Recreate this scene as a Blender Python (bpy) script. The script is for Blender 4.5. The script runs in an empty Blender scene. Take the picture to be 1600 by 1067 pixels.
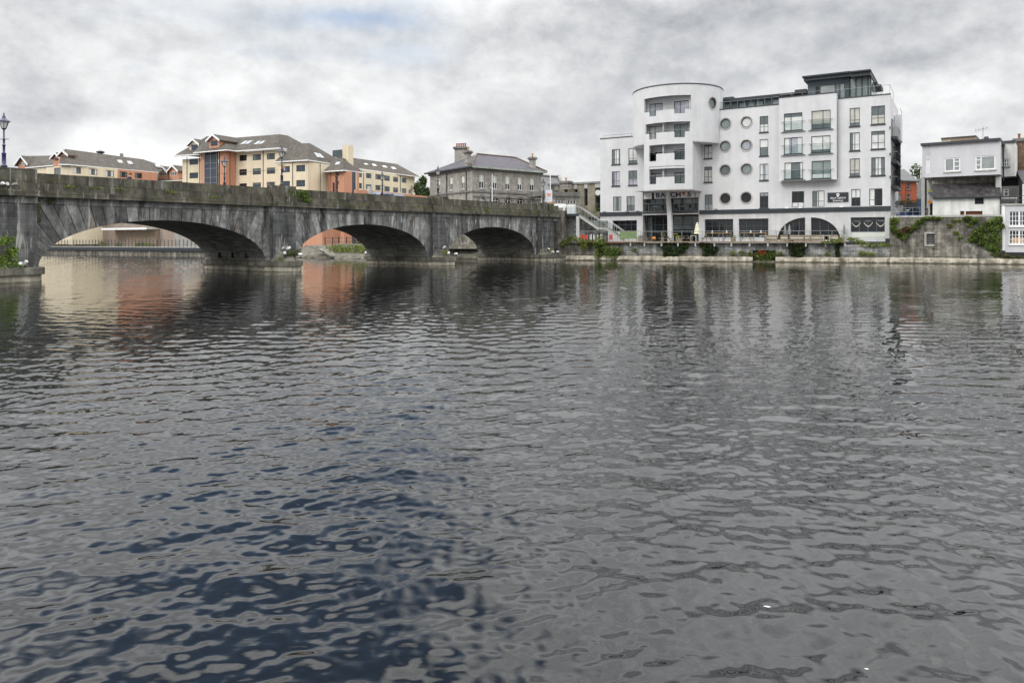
import bpy, bmesh, math, random
import numpy as np
from mathutils import Vector
R = random.Random(7)
rad = math.radians
DENOISE = True
f, H, CX, HY = 1150.0, 2.67, 800.0, 377.0      # camera geometry used to place things at their true distance
sc = bpy.context.scene
COL = sc.collection

# ------------------------------------------------------------------ geometry helpers
def P(px, py, Y):
    return Vector(((px-CX)/f*Y, Y, H+(HY-py)/f*Y))

class Fr:
    """vertical plane: origin, direction along it; d is the distance out of it towards the river"""
    def __init__(s, o, e):
        s.o = Vector((o[0], o[1])); s.e = Vector((e[0], e[1])).normalized(); s.n = Vector((s.e.y, -s.e.x))
    def w(s, u, z, d=0.0):
        q = s.o + s.e*u + s.n*d
        return Vector((q.x, q.y, z))
    def uz(s, px, py, d=0.0):
        a = (px-CX)/f
        o = s.o + s.n*d
        Y = (o.x*s.n.x+o.y*s.n.y)/(a*s.n.x+s.n.y)
        u = (a*Y-o.x)*s.e.x + (Y-o.y)*s.e.y
        return u, H+(HY-py)/f*Y
    def u(s, px, d=0.0): return s.uz(px, HY, d)[0]
    def rect(s, r, d=0.0):
        x0, y0, x1, y1 = r; xm = (x0+x1)/2
        return (s.uz(x0, 0, d)[0], s.uz(x1, 0, d)[0], s.uz(xm, y1, d)[1], s.uz(xm, y0, d)[1])
    def shift(s, d): return Fr(s.o+s.n*d, s.e)
def vp(px, Y, v):
    """frame through the ground point seen at px and depth Y whose horizontals run to vanishing point v"""
    g = Vector(((v-CX)/f, 1.0))
    if v < px: g = -g
    return Fr(((px-CX)/f*Y, Y), g)
W0 = Fr((0, 0), (1, 0))

class Cyl:
    def __init__(s, c, r): s.c = Vector(c); s.r = r; s.a0 = math.atan2(-s.c.y, -s.c.x)
    def w(s, u, z, d=0.0):
        a = s.a0+u/s.r
        return Vector((s.c.x+(s.r+d)*math.cos(a), s.c.y+(s.r+d)*math.sin(a), z))
    def uz(s, px, py, d=0.0):
        g = Vector(((px-CX)/f, 1.0)); r = s.r+d
        A = g.dot(g); B = -2*g.dot(s.c); Cc = s.c.dot(s.c)-r*r
        D = max(B*B-4*A*Cc, 0.0); Y = (-B-math.sqrt(D))/(2*A)
        q = g*Y-s.c
        a = math.atan2(q.y, q.x)-s.a0
        a = (a+math.pi) % (2*math.pi)-math.pi
        return a*s.r, H+(HY-py)/f*Y
    def rect(s, r, d=0.0):
        x0, y0, x1, y1 = r; xm = (x0+x1)/2
        return (s.uz(x0, 0, d)[0], s.uz(x1, 0, d)[0], s.uz(xm, y1, d)[1], s.uz(xm, y0, d)[1])

class MB:
    def __init__(s): s.v = []; s.f = []; s.m = []; s.r = []; s.rv = 0.5
    def face(s, pts, m=0, r=None):
        i = len(s.v); s.v.extend([tuple(p) for p in pts]); s.f.append(tuple(range(i, i+len(pts))))
        s.m.append(m); s.r.append(s.rv if r is None else r)
    def mesh(s, vs, fs, m=0, r=None):
        i = len(s.v); s.v.extend([tuple(p) for p in vs])
        for q in fs:
            s.f.append(tuple(i+k for k in q)); s.m.append(m); s.r.append(s.rv if r is None else r)
    def hexa(s, p, m=0, r=None):
        s.mesh(p, [(0, 1, 2, 3), (7, 6, 5, 4), (0, 4, 5, 1), (1, 5, 6, 2), (2, 6, 7, 3), (3, 7, 4, 0)], m, r)
    def box(s, F, u0, u1, d0, d1, z0, z1, m=0, r=None):
        s.hexa([F.w(u0, z0, d1), F.w(u1, z0, d1), F.w(u1, z0, d0), F.w(u0, z0, d0),
                F.w(u0, z1, d1), F.w(u1, z1, d1), F.w(u1, z1, d0), F.w(u0, z1, d0)], m, r)
    def prism(s, F, poly, d0, d1, m=0, r=None):
        n = len(poly)
        vs = [F.w(u, z, d1) for u, z in poly]+[F.w(u, z, d0) for u, z in poly]
        s.mesh(vs, [tuple(range(n)), tuple(range(2*n-1, n-1, -1))]+[(i, (i+1) % n, n+(i+1) % n, n+i) for i in range(n)], m, r)
    def slab(s, F, poly, z0, z1, m=0, r=None):          # poly of (u,d)
        n = len(poly)
        vs = [F.w(u, z1, d) for u, d in poly]+[F.w(u, z0, d) for u, d in poly]
        s.mesh(vs, [tuple(range(n)), tuple(range(2*n-1, n-1, -1))]+[(i, (i+1) % n, n+(i+1) % n, n+i) for i in range(n)], m, r)
    def plate(s, pts, t, m=0, r=None):                  # flat polygon given real thickness downwards
        n = len(pts); pts = [Vector(p) for p in pts]
        vs = pts+[p-Vector((0, 0, t)) for p in pts]
        s.mesh(vs, [tuple(range(n)), tuple(range(2*n-1, n-1, -1))]+[(i, (i+1) % n, n+(i+1) % n, n+i) for i in range(n)], m, r)
    def tube(s, path, r, n=6, m=0, caps=True):
        path = [Vector(p) for p in path]; k = len(path); vs = []
        for i, p in enumerate(path):
            t = (path[min(i+1, k-1)]-path[max(i-1, 0)]).normalized()
            a = t.cross(Vector((0, 0, 1)))
            if a.length < 1e-3: a = t.cross(Vector((0, 1, 0)))
            a.normalize(); b = t.cross(a)
            rr = r[i] if isinstance(r, (list, tuple)) else r
            vs += [p+(a*math.cos(2*math.pi*j/n)+b*math.sin(2*math.pi*j/n))*rr for j in range(n)]
        fs = [(i*n+j, i*n+(j+1) % n, (i+1)*n+(j+1) % n, (i+1)*n+j) for i in range(k-1) for j in range(n)]
        if caps: fs += [tuple(range(n-1, -1, -1)), tuple(range((k-1)*n, k*n))]
        s.mesh(vs, fs, m)
    def lathe(s, c, prof, n=12, m=0, a0=0.0):
        vs = [(c[0]+r*math.cos(a0+2*math.pi*j/n), c[1]+r*math.sin(a0+2*math.pi*j/n), c[2]+z) for r, z in prof for j in range(n)]
        k = len(prof)
        fs = [(i*n+j, i*n+(j+1) % n, (i+1)*n+(j+1) % n, (i+1)*n+j) for i in range(k-1) for j in range(n)]
        fs += [tuple(range(n-1, -1, -1)), tuple(range((k-1)*n, k*n))]
        s.mesh(vs, fs, m)
    def leaf(s, p, sz, m=0, r=None, flat=0.0):
        p = Vector(p)
        a = Vector((R.gauss(0, 1), R.gauss(0, 1), R.gauss(0, 1)*(1-flat))).normalized()
        b = a.cross(Vector((R.gauss(0, 1), R.gauss(0, 1), R.gauss(0, 1)))).normalized()
        s.face([p-a*sz, p-b*sz*.45+a*sz*.1, p+a*sz, p+b*sz*.45+a*sz*.1], m, R.random() if r is None else r)
    def bounds(s):
        a = np.array(s.v); return a.min(0), a.max(0)
    def build(s, name, mats, parent=None, smooth=False):
        if not isinstance(mats, (list, tuple)): mats = [mats]
        va = np.array(s.v, dtype=float)
        if parent is not None: loc = Vector(parent['_w'])
        else:
            lo, hi = va.min(0), va.max(0); loc = Vector(((lo[0]+hi[0])/2, (lo[1]+hi[1])/2, lo[2]))
        me = bpy.data.meshes.new(name)
        me.from_pydata((va-np.array(loc)).tolist(), [], s.f)
        for mm in mats: me.materials.append(mm)
        me.polygons.foreach_set('material_index', s.m)
        at = me.attributes.new('rnd', 'FLOAT', 'FACE'); at.data.foreach_set('value', s.r)
        uv = me.uv_layers.new(name='UVMap'); co = []
        Z = Vector((0, 0, 1))
        for p in me.polygons:
            n = p.normal
            t = Vector((1, 0, 0)) if abs(n.z) > .96 else Z.cross(n).normalized()
            b = n.cross(t)
            for vi in p.vertices:
                q = Vector(s.v[vi]); co += (q.dot(t), q.dot(b))
        uv.data.foreach_set('uv', co)
        if smooth: me.polygons.foreach_set('use_smooth', [True]*len(me.polygons))
        o = bpy.data.objects.new(name, me); COL.objects.link(o)
        if parent is not None:
            o.parent = parent['_o']
            o.location = (0, 0, 0)
        else: o.location = loc
        return {'_o': o, '_w': tuple(loc)} if parent is None or True else o

def part(mb, name, mats, parent, **k):
    h = mb.build(name, mats, parent, **k)
    h['_w'] = parent['_w']
    return h
def tag(h, label, cat, group=None, kind=None):
    o = h['_o']
    if label: o['label'] = label
    if cat: o['category'] = cat
    if group: o['group'] = group
    o['kind'] = kind or 'thing'
    return h
def thing(name, label, cat, loc, group=None):
    o = bpy.data.objects.new(name, None); COL.objects.link(o); o.location = loc; o.empty_display_size = .3
    return tag({'_o': o, '_w': tuple(loc)}, label, cat, group)
def solo(mb, name, mats, label, cat, group=None, kind=None, **k):
    return tag(mb.build(name, mats, None, **k), label, cat, group, kind)
def struct(mb, name, mats, **k):
    h = mb.build(name, mats, None, **k); h['_o']['kind'] = 'structure'; return h
def copy_tree(o, parent=None):
    c = o.copy(); COL.objects.link(c)
    if parent: c.parent = parent
    for ch in list(o.children): copy_tree(ch, c)
    return c

def wall(mb, M, u0, u1, z0, z1, holes=(), rev=.15, m=0, us=(), mr=None):
    mr = m if mr is None else mr
    hs = [(max(h[0], u0), min(h[1], u1), max(h[2], z0), min(h[3], z1)) for h in holes]
    hs = [h for h in hs if h[1] > h[0]+.01 and h[3] > h[2]+.01]
    U = sorted({u0, u1, *[h[0] for h in hs], *[h[1] for h in hs], *[u for u in us if u0 < u < u1]})
    Zs = sorted({z0, z1, *[h[2] for h in hs], *[h[3] for h in hs]})
    for i in range(len(U)-1):
        for j in range(len(Zs)-1):
            a, b, c, d = U[i], U[i+1], Zs[j], Zs[j+1]
            if b-a < 1e-6 or d-c < 1e-6: continue
            um, zm = (a+b)/2, (c+d)/2
            if any(h[0] < um < h[1] and h[2] < zm < h[3] for h in hs): continue
            mb.face([M.w(a, c), M.w(b, c), M.w(b, d), M.w(a, d)], m)
    for h in hs:
        cu = [u for u in U if h[0]-1e-6 <= u <= h[1]+1e-6]
        for a, b in zip(cu[:-1], cu[1:]):
            for z in (h[2], h[3]):
                mb.face([M.w(a, z), M.w(b, z), M.w(b, z, -rev), M.w(a, z, -rev)], mr)
        for u in (h[0], h[1]):
            mb.face([M.w(u, h[2]), M.w(u, h[3]), M.w(u, h[3], -rev), M.w(u, h[2], -rev)], mr)

def window(M, r, parent, fm, gm, d=-.10, cols=(.5,), rows=(), fr=.07, sill=None, t=.06, name='window', cur=None):
    u0, u1, z0, z1 = r
    mb = MB()
    mb.box(M, u0, u0+fr, d-t, d, z0, z1); mb.box(M, u1-fr, u1, d-t, d, z0, z1)
    mb.box(M, u0+fr, u1-fr, d-t, d, z0, z0+fr); mb.box(M, u0+fr, u1-fr, d-t, d, z1-fr, z1)
    for c in cols:
        uc = u0+(u1-u0)*c; mb.box(M, uc-fr*.5, uc+fr*.5, d-t+.005, d-.004, z0+fr, z1-fr)
    for c in rows:
        zc = z0+(z1-z0)*c; mb.box(M, u0+fr, u1-fr, d-t+.01, d-.008, zc-fr*.4, zc+fr*.4)
    w = part(mb, name, fm, parent)
    g = MB(); g.box(M, u0+fr*.5, u1-fr*.5, d-t*.8, d-t*.55, z0+fr*.5, z1-fr*.5)
    part(g, 'pane', gm, w)
    if cur:
        b = MB(); dc = d-t*.52; a0, a1, b0, b1 = u0+fr*.6, u1-fr*.6, z0+fr*.6, z1-fr*.6
        k = R.random()
        if k < .35: b.box(M, a0, a1, dc, dc+.006, b1-(b1-b0)*R.uniform(.2, .6), b1)
        elif k < .7:
            b.box(M, a0, a0+(a1-a0)*R.uniform(.2, .35), dc, dc+.006, b0, b1); part(b, 'curtain', cur, w); b = MB()
            b.box(M, a1-(a1-a0)*R.uniform(.12, .3), a1, dc, dc+.006, b0, b1)
        elif k < .85: b.box(M, a0, a0+(a1-a0)*R.uniform(.3, .5), dc, dc+.006, b0, b1)
        else: b.box(M, a0, a1, dc, dc+.006, b0, b0+(b1-b0)*R.uniform(.15, .35))
        part(b, 'curtain', cur, w)
    if sill is not None:
        b = MB(); b.box(M, u0-.08, u1+.08, -.02, .10, z0-.16, z0-.004); part(b, 'sill', sill, w)
    return w

# ------------------------------------------------------------------ materials
def nd(nt, typ, **k):
    n = nt.nodes.new(typ)
    for a, v in k.items(): setattr(n, a, v)
    return n
class NT:
    def __init__(s, nt): s.nt = nt
    def put(s, sock, v):
        if isinstance(v, (int, float)): sock.default_value = v
        elif isinstance(v, (tuple, list)):
            v = tuple(v)
            n = len(sock.default_value); sock.default_value = (v+(1.0,)*n)[:n]
        else: s.nt.links.new(v, sock)
    def math(s, op, a, b=None, c=None, clamp=False):
        n = nd(s.nt, 'ShaderNodeMath', operation=op); n.use_clamp = clamp
        s.put(n.inputs[0], a)
        if b is not None: s.put(n.inputs[1], b)
        if c is not None: s.put(n.inputs[2], c)
        return n.outputs[0]
    def vec(s, op, a, b=None, sc=None):
        n = nd(s.nt, 'ShaderNodeVectorMath', operation=op); s.put(n.inputs[0], a)
        if b is not None: s.put(n.inputs[1], b)
        if sc is not None: s.put(n.inputs['Scale'], sc)
        return n.outputs['Value'] if op in ('LENGTH', 'DOT_PRODUCT', 'DISTANCE') else n.outputs['Vector']
    def noise(s, v, scale, detail=4, rough=.55, dist=0.0, col=False):
        n = nd(s.nt, 'ShaderNodeTexNoise'); s.put(n.inputs['Vector'], v)
        n.inputs['Scale'].default_value = scale; n.inputs['Detail'].default_value = detail
        n.inputs['Roughness'].default_value = rough; n.inputs['Distortion'].default_value = dist
        return n.outputs['Color' if col else 'Fac']
    def rng(s, v, a, b, c, d, smooth=False):
        n = nd(s.nt, 'ShaderNodeMapRange'); n.clamp = True
        if smooth: n.interpolation_type = 'SMOOTHSTEP'
        s.put(n.inputs[0], v)
        for i, x in enumerate((a, b, c, d)): n.inputs[i+1].default_value = x
        return n.outputs[0]
    def mix(s, fac, a, b):
        n = nd(s.nt, 'ShaderNodeMix', data_type='RGBA'); s.put(n.inputs[0], fac); s.put(n.inputs[6], a); s.put(n.inputs[7], b)
        return n.outputs[2]

def mat(name, col, rough=.8, var=.15, vs=.7, streak=0, brick=None, spec=.3, metal=0, rnd=0, bump=0, bs=6, lime=0, moss=0,
        limecol=(.42, .41, .38), coat=0, low=None, dark=0, rust=0):
    m = bpy.data.materials.new(name); m.use_nodes = True; nt = m.node_tree; T = NT(nt)
    b = nt.nodes['Principled BSDF']
    pos = nd(nt, 'ShaderNodeNewGeometry').outputs['Position']
    c = tuple(col)+(1,)
    bf = None
    if brick:
        w, h, mc, ms, v = brick
        uv = nd(nt, 'ShaderNodeUVMap').outputs[0]
        uvd = T.vec('ADD', uv, T.vec('SCALE', T.vec('SUBTRACT', T.noise(pos, 1.5, 2, col=True), (.5, .5, .5)), sc=.06*h))
        n = nd(nt, 'ShaderNodeTexBrick'); nt.links.new(uvd, n.inputs['Vector'])
        n.inputs['Color1'].default_value = tuple(x*(1-v) for x in col)+(1,)
        n.inputs['Color2'].default_value = tuple(min(x*(1+v), 1) for x in col)+(1,)
        n.inputs['Mortar'].default_value = tuple(mc)+(1,)
        n.inputs['Scale'].default_value = 1; n.inputs['Brick Width'].default_value = w; n.inputs['Row Height'].default_value = h
        n.inputs['Mortar Size'].default_value = ms; n.inputs['Mortar Smooth'].default_value = .3; n.inputs['Bias'].default_value = 0
        c = n.outputs['Color']; bf = n.outputs['Fac']
    if var: 
        c = T.vec('SCALE', c, sc=T.rng(T.noise(pos, vs, 7, .70), .28, .72, 1-var, 1+var))
    if streak:
        st = T.noise(T.vec('MULTIPLY', pos, (1.5, 1.5, .10)), 1.0, 5, .6)
        c = T.vec('SCALE', c, sc=T.rng(st, .38, .66, 1-streak, 1+streak*.35))
    if rnd:
        at = nd(nt, 'ShaderNodeAttribute'); at.attribute_name = 'rnd'
        c = T.vec('SCALE', c, sc=T.rng(at.outputs['Fac'], 0, 1, 1-rnd, 1+rnd))
    if dark:
        st = T.noise(T.vec('MULTIPLY', T.vec('ADD', pos, (13, 5, 0)), (.9, .9, .22)), 1.0, 6, .65)
        c = T.mix(T.rng(st, .52, .68, 0, dark, True), c, (.012, .013, .012, 1))
    if lime:
        st = T.noise(T.vec('MULTIPLY', T.vec('ADD', pos, (3, 17, 0)), (2.6, 2.6, .33)), 1.0, 4, .6, .6)
        g = T.noise(pos, .35, 2)
        fac = T.math('MULTIPLY', T.rng(st, .57, .67, 0, 1, True), T.rng(g, .40, .55, 0, lime, True))
        c = T.mix(fac, c, tuple(limecol)+(1,))
    if rust:
        st = T.noise(T.vec('MULTIPLY', T.vec('ADD', pos, (31, 7, 0)), (1.6, 1.6, .16)), 1.0, 3, .6, .3)
        c = T.mix(T.rng(st, .66, .72, 0, rust, True), c, (.22, .12, .03, 1))
    if moss:
        g = T.noise(T.vec('MULTIPLY', pos, (1, 1, 2.2)), .9, 6, .65)
        c = T.mix(T.rng(g, .52, .68, 0, moss, True), c, (.085, .08, .028, 1))
    if low:       # damp algae and tide staining near the water line, a band at a real height
        z = nd(nt, 'ShaderNodeSeparateXYZ'); nt.links.new(pos, z.inputs[0])
        zz = T.math('ADD', z.outputs[2], T.math('MULTIPLY', T.math('SUBTRACT', T.noise(pos, 1.6, 5), .5), low[2] if len(low) > 2 else .5))
        c = T.mix(T.rng(zz, low[0], low[0]+low[1], .85, 0, True), c, (.05, .045, .028, 1))
    if isinstance(c, tuple): b.inputs['Base Color'].default_value = c
    else: nt.links.new(c, b.inputs['Base Color'])
    b.inputs['Roughness'].default_value = rough; b.inputs['Metallic'].default_value = metal
    b.inputs['Specular IOR Level'].default_value = spec; b.inputs['Coat Weight'].default_value = coat; b.inputs['Coat Roughness'].default_value = .04
    if bump:
        hgt = T.noise(pos, bs, 6, .65)
        if bf is not None: hgt = T.math('SUBTRACT', hgt, T.math('MULTIPLY', bf, .8))
        bn = nd(nt, 'ShaderNodeBump'); bn.inputs['Strength'].default_value = bump; bn.inputs['Distance'].default_value = .05
        nt.links.new(hgt, bn.inputs['Height']); nt.links.new(bn.outputs[0], b.inputs['Normal'])
    return m

def leafmat(name, c0, c1, c2=None):
    m = bpy.data.materials.new(name); m.use_nodes = True; nt = m.node_tree; T = NT(nt); b = nt.nodes['Principled BSDF']
    at = nd(nt, 'ShaderNodeAttribute'); at.attribute_name = 'rnd'
    pos = nd(nt, 'ShaderNodeNewGeometry').outputs['Position']
    c = T.mix(at.outputs['Fac'], tuple(c0)+(1,), tuple(c1)+(1,))
    c = T.vec('SCALE', c, sc=T.rng(T.noise(pos, 1.4, 3), .3, .7, .55, 1.4))
    if c2: c = T.mix(T.rng(T.noise(pos, 1.1, 3), .55, .65, 0, .8), c, tuple(c2)+(1,))
    nt.links.new(c, b.inputs['Base Color']); b.inputs['Roughness'].default_value = .55; b.inputs['Specular IOR Level'].default_value = .3
    tr = nd(nt, 'ShaderNodeBsdfTranslucent'); nt.links.new(c, tr.inputs[0])
    mx = nd(nt, 'ShaderNodeMixShader'); mx.inputs[0].default_value = .25
    out = nt.nodes['Material Output']
    nt.links.new(b.outputs[0], mx.inputs[1]); nt.links.new(tr.outputs[0], mx.inputs[2]); nt.links.new(mx.outputs[0], out.inputs[0])
    return m

def clearglass(name, tint=(.86, .91, .9)):
    m = bpy.data.materials.new(name); m.use_nodes = True; nt = m.node_tree
    nt.nodes.remove(nt.nodes['Principled BSDF']); t = nd(nt, 'ShaderNodeBsdfTransparent'); t.inputs[0].default_value = tuple(tint)+(1,)
    nt.links.new(t.outputs[0], nt.nodes['Material Output'].inputs[0])
    return m

G = {}
def glass(name, col, rough=.05, spec=.5, coat=0):
    G[name] = mat('glass_'+name, col, rough=rough, var=.25, vs=.9, spec=spec, coat=coat); return G[name]
glass('dark', (.012, .014, .016)); glass('mid', (.13, .15, .155)); glass('light', (.66, .67, .65)); glass('lilac', (.42, .41, .47))  # pale tones put bright sky reflection and drawn blinds into the pane colour
glass('cream', (.5, .49, .44)); glass('teal', (.05, .065, .075)); glass('navy', (.045, .06, .08)); glass('green', (.22, .26, .25)); glass('sky', (.36, .385, .42)); glass('grey', (.27, .29, .29))
M_ = dict(
 stone=mat('dark_limestone', (.235, .236, .227), .85, .6, 1.9, .5, spec=.25, rnd=.40, bump=.7, bs=9, lime=.9, limecol=(.5, .49, .46), dark=.8, rust=.6),
 joint=mat('stone_joint', (.03, .03, .028), .9, .3),
 ashlar_dark=mat('dark_ashlar', (.125, .128, .126), .85, .45, 1.2, .5, brick=(1.05, .42, (.2, .2, .19), .018, .3), bump=.5, bs=9, lime=.85, dark=.55, low=(.2, .9)),
 parapet=mat('parapet_stone', (.125, .117, .09), .9, .5, 1.3, .4, brick=(1.5, .74, (.05, .05, .04), .014, .28), bump=.7, bs=10, moss=.6, lime=.4, dark=.6),
 soffit=mat('arch_soffit_stone', (.21, .205, .18), .85, .5, 1.0, .0, brick=(1.3, .38, (.028, .028, .026), .02, .3), bump=.5, lime=.7, limecol=(.36, .34, .27)),  # pale lime streaks put light reflected off the water into the soffit colour
 pierbase=mat('pier_base_stone', (.19, .18, .145), .85, .5, 1.0, .45, brick=(1.6, .46, (.05, .05, .04), .012, .2), bump=.5, lime=.4, low=(.05, .3, .3)),
 plinth=mat('pale_plinth', (.52, .48, .38), .85, .45, .9, .5, bump=.4, low=(-.05, .2, .3), dark=.6),
 quay=mat('quay_blockwork', (.29, .295, .285), .85, .5, 1.2, .5, brick=(.62, .32, (.44, .44, .42), .022, .35), bump=.4, low=(.5, .9)),
 quayold=mat('old_quay_stone', (.225, .21, .178), .9, .65, 1.1, .5, brick=(.9, .42, (.16, .155, .135), .02, .3), bump=.6, moss=.45, dark=.6, lime=.35),
 ledge=mat('limewashed_ledge', (.46, .42, .335), .9, .5, 1.6, .4, brick=(1.4, .8, (.3, .27, .2), .02, .15), bump=.6, bs=8, low=(.08, .2, .5), dark=.7),
 white=mat('white_render', (.62, .62, .625), .8, .08, .5, .05, bump=.1, bs=14, spec=.2, dark=.05),
 white2=mat('stone_cladding', (.56, .56, .56), .75, .10, .6, .12, brick=(1.2, .6, (.46, .46, .46), .012, .05), spec=.25),
 white3=mat('weathered_white_paint', (.68, .68, .65), .85, .18, .7, .16, bump=.3, dark=.10),
 lav=mat('pale_grey_render', (.57, .57, .585), .8, .06, .5, .05, bump=.1),
 cream=mat('cream_render', (.70, .615, .455), .85, .07, .4, .08, spec=.2),
 orange=mat('terracotta_render', (.54, .28, .185), .85, .08, .4, .10, spec=.2),
 beige=mat('beige_render', (.31, .25, .205), .85, .1, .4, .12, spec=.2),
 tile=mat('brown_roof_tiles', (.118, .105, .088), .85, .35, .9, .2, brick=(.33, .34, (.05, .045, .04), .03, .22), spec=.25, bump=.3),
 slate=mat('purple_slate', (.092, .086, .10), .7, .2, .8, .12, brick=(.4, .28, (.065, .06, .068), .02, .22), spec=.3),
 slate2=mat('mossy_dark_slate', (.075, .07, .07), .85, .4, 1.4, .3, brick=(.35, .25, (.03, .03, .03), .02, .35), spec=.2, bump=.4),
 slateg=mat('grey_slate', (.16, .16, .16), .8, .15, .8, .08, brick=(.4, .3, (.12, .12, .12), .02, .12)),
 greystone=mat('grey_ashlar', (.345, .325, .29), .88, .22, .9, .18, brick=(.75, .36, (.25, .24, .22), .014, .16), bump=.3, dark=.18),
 greyplain=mat('grey_stone_trim', (.21, .2, .185), .88, .3, .9, .3, dark=.25),
 copper=mat('green_gutter', (.34, .38, .33), .6, .3, 1.0, .2),
 concrete=mat('brown_panel_concrete', (.29, .265, .205), .9, .18, .8, .25, brick=(1.2, .3, (.19, .17, .13), .012, .1)),
 palecon=mat('pale_concrete', (.46, .45, .42), .85, .2, .8, .25),
 greycon=mat('grey_concrete', (.27, .27, .265), .85, .25, .7, .25),
 brick=mat('red_brick', (.34, .07, .03), .85, .2, .9, .12, brick=(.24, .08, (.3, .12, .07), .012, .2)),
 brownbrick=mat('old_brown_brick', (.2, .13, .085), .9, .35, 1.2, .2, brick=(.3, .12, (.14, .11, .08), .02, .3)),
 frame=mat('dark_grey_frame', (.045, .048, .055), .45, .05, spec=.4),
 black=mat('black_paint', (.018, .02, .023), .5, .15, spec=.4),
 fasc=mat('charcoal_fascia', (.03, .036, .042), .5, .1, spec=.4),
 clad=mat('slate_blue_cladding', (.075, .095, .11), .5, .1, spec=.4),
 whitep=mat('white_paint', (.8, .8, .79), .5, .04, spec=.4),
 steel=mat('stainless_steel', (.5, .5, .5), .35, .1, metal=.8),
 galv=mat('galvanised_steel', (.24, .25, .26), .5, .15, metal=.4),
 navy=mat('navy_paint', (.012, .011, .075), .35, .1, spec=.5, coat=.3),
 ink=mat('dark_ink_paint', (.02, .02, .035), .4, .1, spec=.5),
 lamp_glass=mat('frosted_lantern_glass', (.62, .62, .6), .2, .05, spec=.6),
 wood=mat('weathered_timber', (.27, .21, .155), .85, .3, 2.0, spec=.2, rnd=.15),
 woodr=mat('reddish_timber', (.2, .085, .05), .8, .3, 2.0, spec=.2, rnd=.2),
 red=mat('red_plastic', (.58, .055, .035), .5, .08), orangep=mat('orange_plastic', (.7, .26, .05), .5, .08),
 yellow=mat('yellow_paint', (.66, .6, .1), .5, .08), greenp=mat('lime_green_paint', (.17, .24, .11), .6, .25, 2.5),
 canvas=mat('cream_canvas', (.66, .64, .48), .9, .1), tan=mat('tan_board', (.5, .33, .17), .7, .15),
 asphalt=mat('asphalt', (.055, .055, .055), .9, .2), ground=mat('bank_ground', (.16, .15, .12), .9, .3),
 paving=mat('pale_paving', (.29, .28, .26), .85, .2, brick=(.6, .6, (.28, .27, .25), .01, .1)),
 bankst=mat('bank_stone', (.13, .12, .095), .9, .6, 1.4, bump=.6), soil=mat('dark_soil', (.05, .04, .028), .95, .4),
 pot=mat('clay_pot', (.42, .24, .1), .8, .2), potr=mat('red_clay_pot', (.28, .1, .06), .8, .2),
 bark=mat('bark', (.09, .07, .05), .9, .3), rubber=mat('black_rubber', (.02, .02, .02), .8, .1),
 carw=mat('white_car_paint', (.75, .75, .76), .25, .03, coat=.8), carb=mat('blue_car_paint', (.05, .1, .28), .25, .05, coat=.8), card=mat('dark_car_paint', (.03, .03, .035), .25, .05, coat=.8),
 pillow=mat('pale_cushion', (.6, .62, .56), .9, .1),
)
LEAF = dict(
 ivy=leafmat('ivy_leaves', (.045, .08, .018), (.19, .26, .05)),
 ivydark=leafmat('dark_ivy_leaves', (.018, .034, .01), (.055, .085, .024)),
 bright=leafmat('bright_leaves', (.08, .15, .02), (.24, .34, .05)),
 weed=leafmat('weed_leaves', (.09, .13, .02), (.25, .29, .06)),
 olive=leafmat('olive_leaves', (.05, .065, .02), (.13, .15, .045), (.12, .075, .04)),
 tree=leafmat('tree_leaves', (.03, .055, .016), (.085, .125, .04)),
 flame=leafmat('orange_flower', (.42, .11, .03), (.62, .2, .06)),
 brownl=leafmat('withered_leaves', (.09, .055, .03), (.17, .11, .05)),
)
CG = clearglass('railing_glass', (.95, .965, .96)); CG2 = clearglass('tinted_railing_glass', (.90, .925, .92))

# ------------------------------------------------------------------ camera, light, sky
cam = bpy.data.cameras.new('camera'); co = bpy.data.objects.new('camera', cam); COL.objects.link(co)
co.location = (0, 0, H); co.rotation_euler = (rad(90), 0, 0)
cam.sensor_width = 36; cam.lens = f/1600*36; cam.shift_y = -(533.5-HY)/1600; cam.clip_end = 6000; cam.clip_start = .1
sc.camera = co
sc.view_settings.view_transform = 'Standard'; sc.view_settings.look = 'None'; sc.view_settings.gamma = 1; sc.view_settings.exposure = EXPOSURE = 0.0
SUN = Vector((-.60, -.50, .62)).normalized()
sl = bpy.data.lights.new('sun', 'SUN'); so = bpy.data.objects.new('sun', sl); COL.objects.link(so)
sl.energy = 1.0; sl.angle = rad(14); sl.color = (1, .965, .92)
so.rotation_euler = SUN.to_track_quat('Z', 'Y').to_euler(); so.location = (0, 0, 60)

cy = sc.cycles; cy.max_bounces = 6; cy.diffuse_bounces = 2; cy.glossy_bounces = 3; cy.transmission_bounces = 3; cy.transparent_max_bounces = 10; cy.caustics_reflective = True; cy.caustics_refractive = False; cy.use_denoising = DENOISE
w = bpy.data.worlds.new('World'); sc.world = w; w.cycles.sampling_method = 'NONE'; w.use_nodes = True
nt = w.node_tree; T = NT(nt); nt.nodes.clear()
out = nd(nt, 'ShaderNodeOutputWorld')
sky = nd(nt, 'ShaderNodeTexSky'); sky.sky_type = 'NISHITA'; sky.sun_disc = False
sky.sun_elevation = math.asin(SUN.z); sky.sun_rotation = math.atan2(SUN.x, SUN.y) % (2*math.pi)
sky.air_density = 1.0; sky.dust_density = .2; sky.ozone_density = 1.5
bg1 = nd(nt, 'ShaderNodeBackground'); nt.links.new(sky.outputs[0], bg1.inputs[0]); bg1.inputs[1].default_value = .17
dirv = nd(nt, 'ShaderNodeTexCoord').outputs['Generated']
sx = nd(nt, 'ShaderNodeSeparateXYZ'); nt.links.new(dirv, sx.inputs[0])
x, y, z = sx.outputs
zp = T.math('MAXIMUM', z, 0.0)
den = T.math('ADD', zp, .16)
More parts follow.
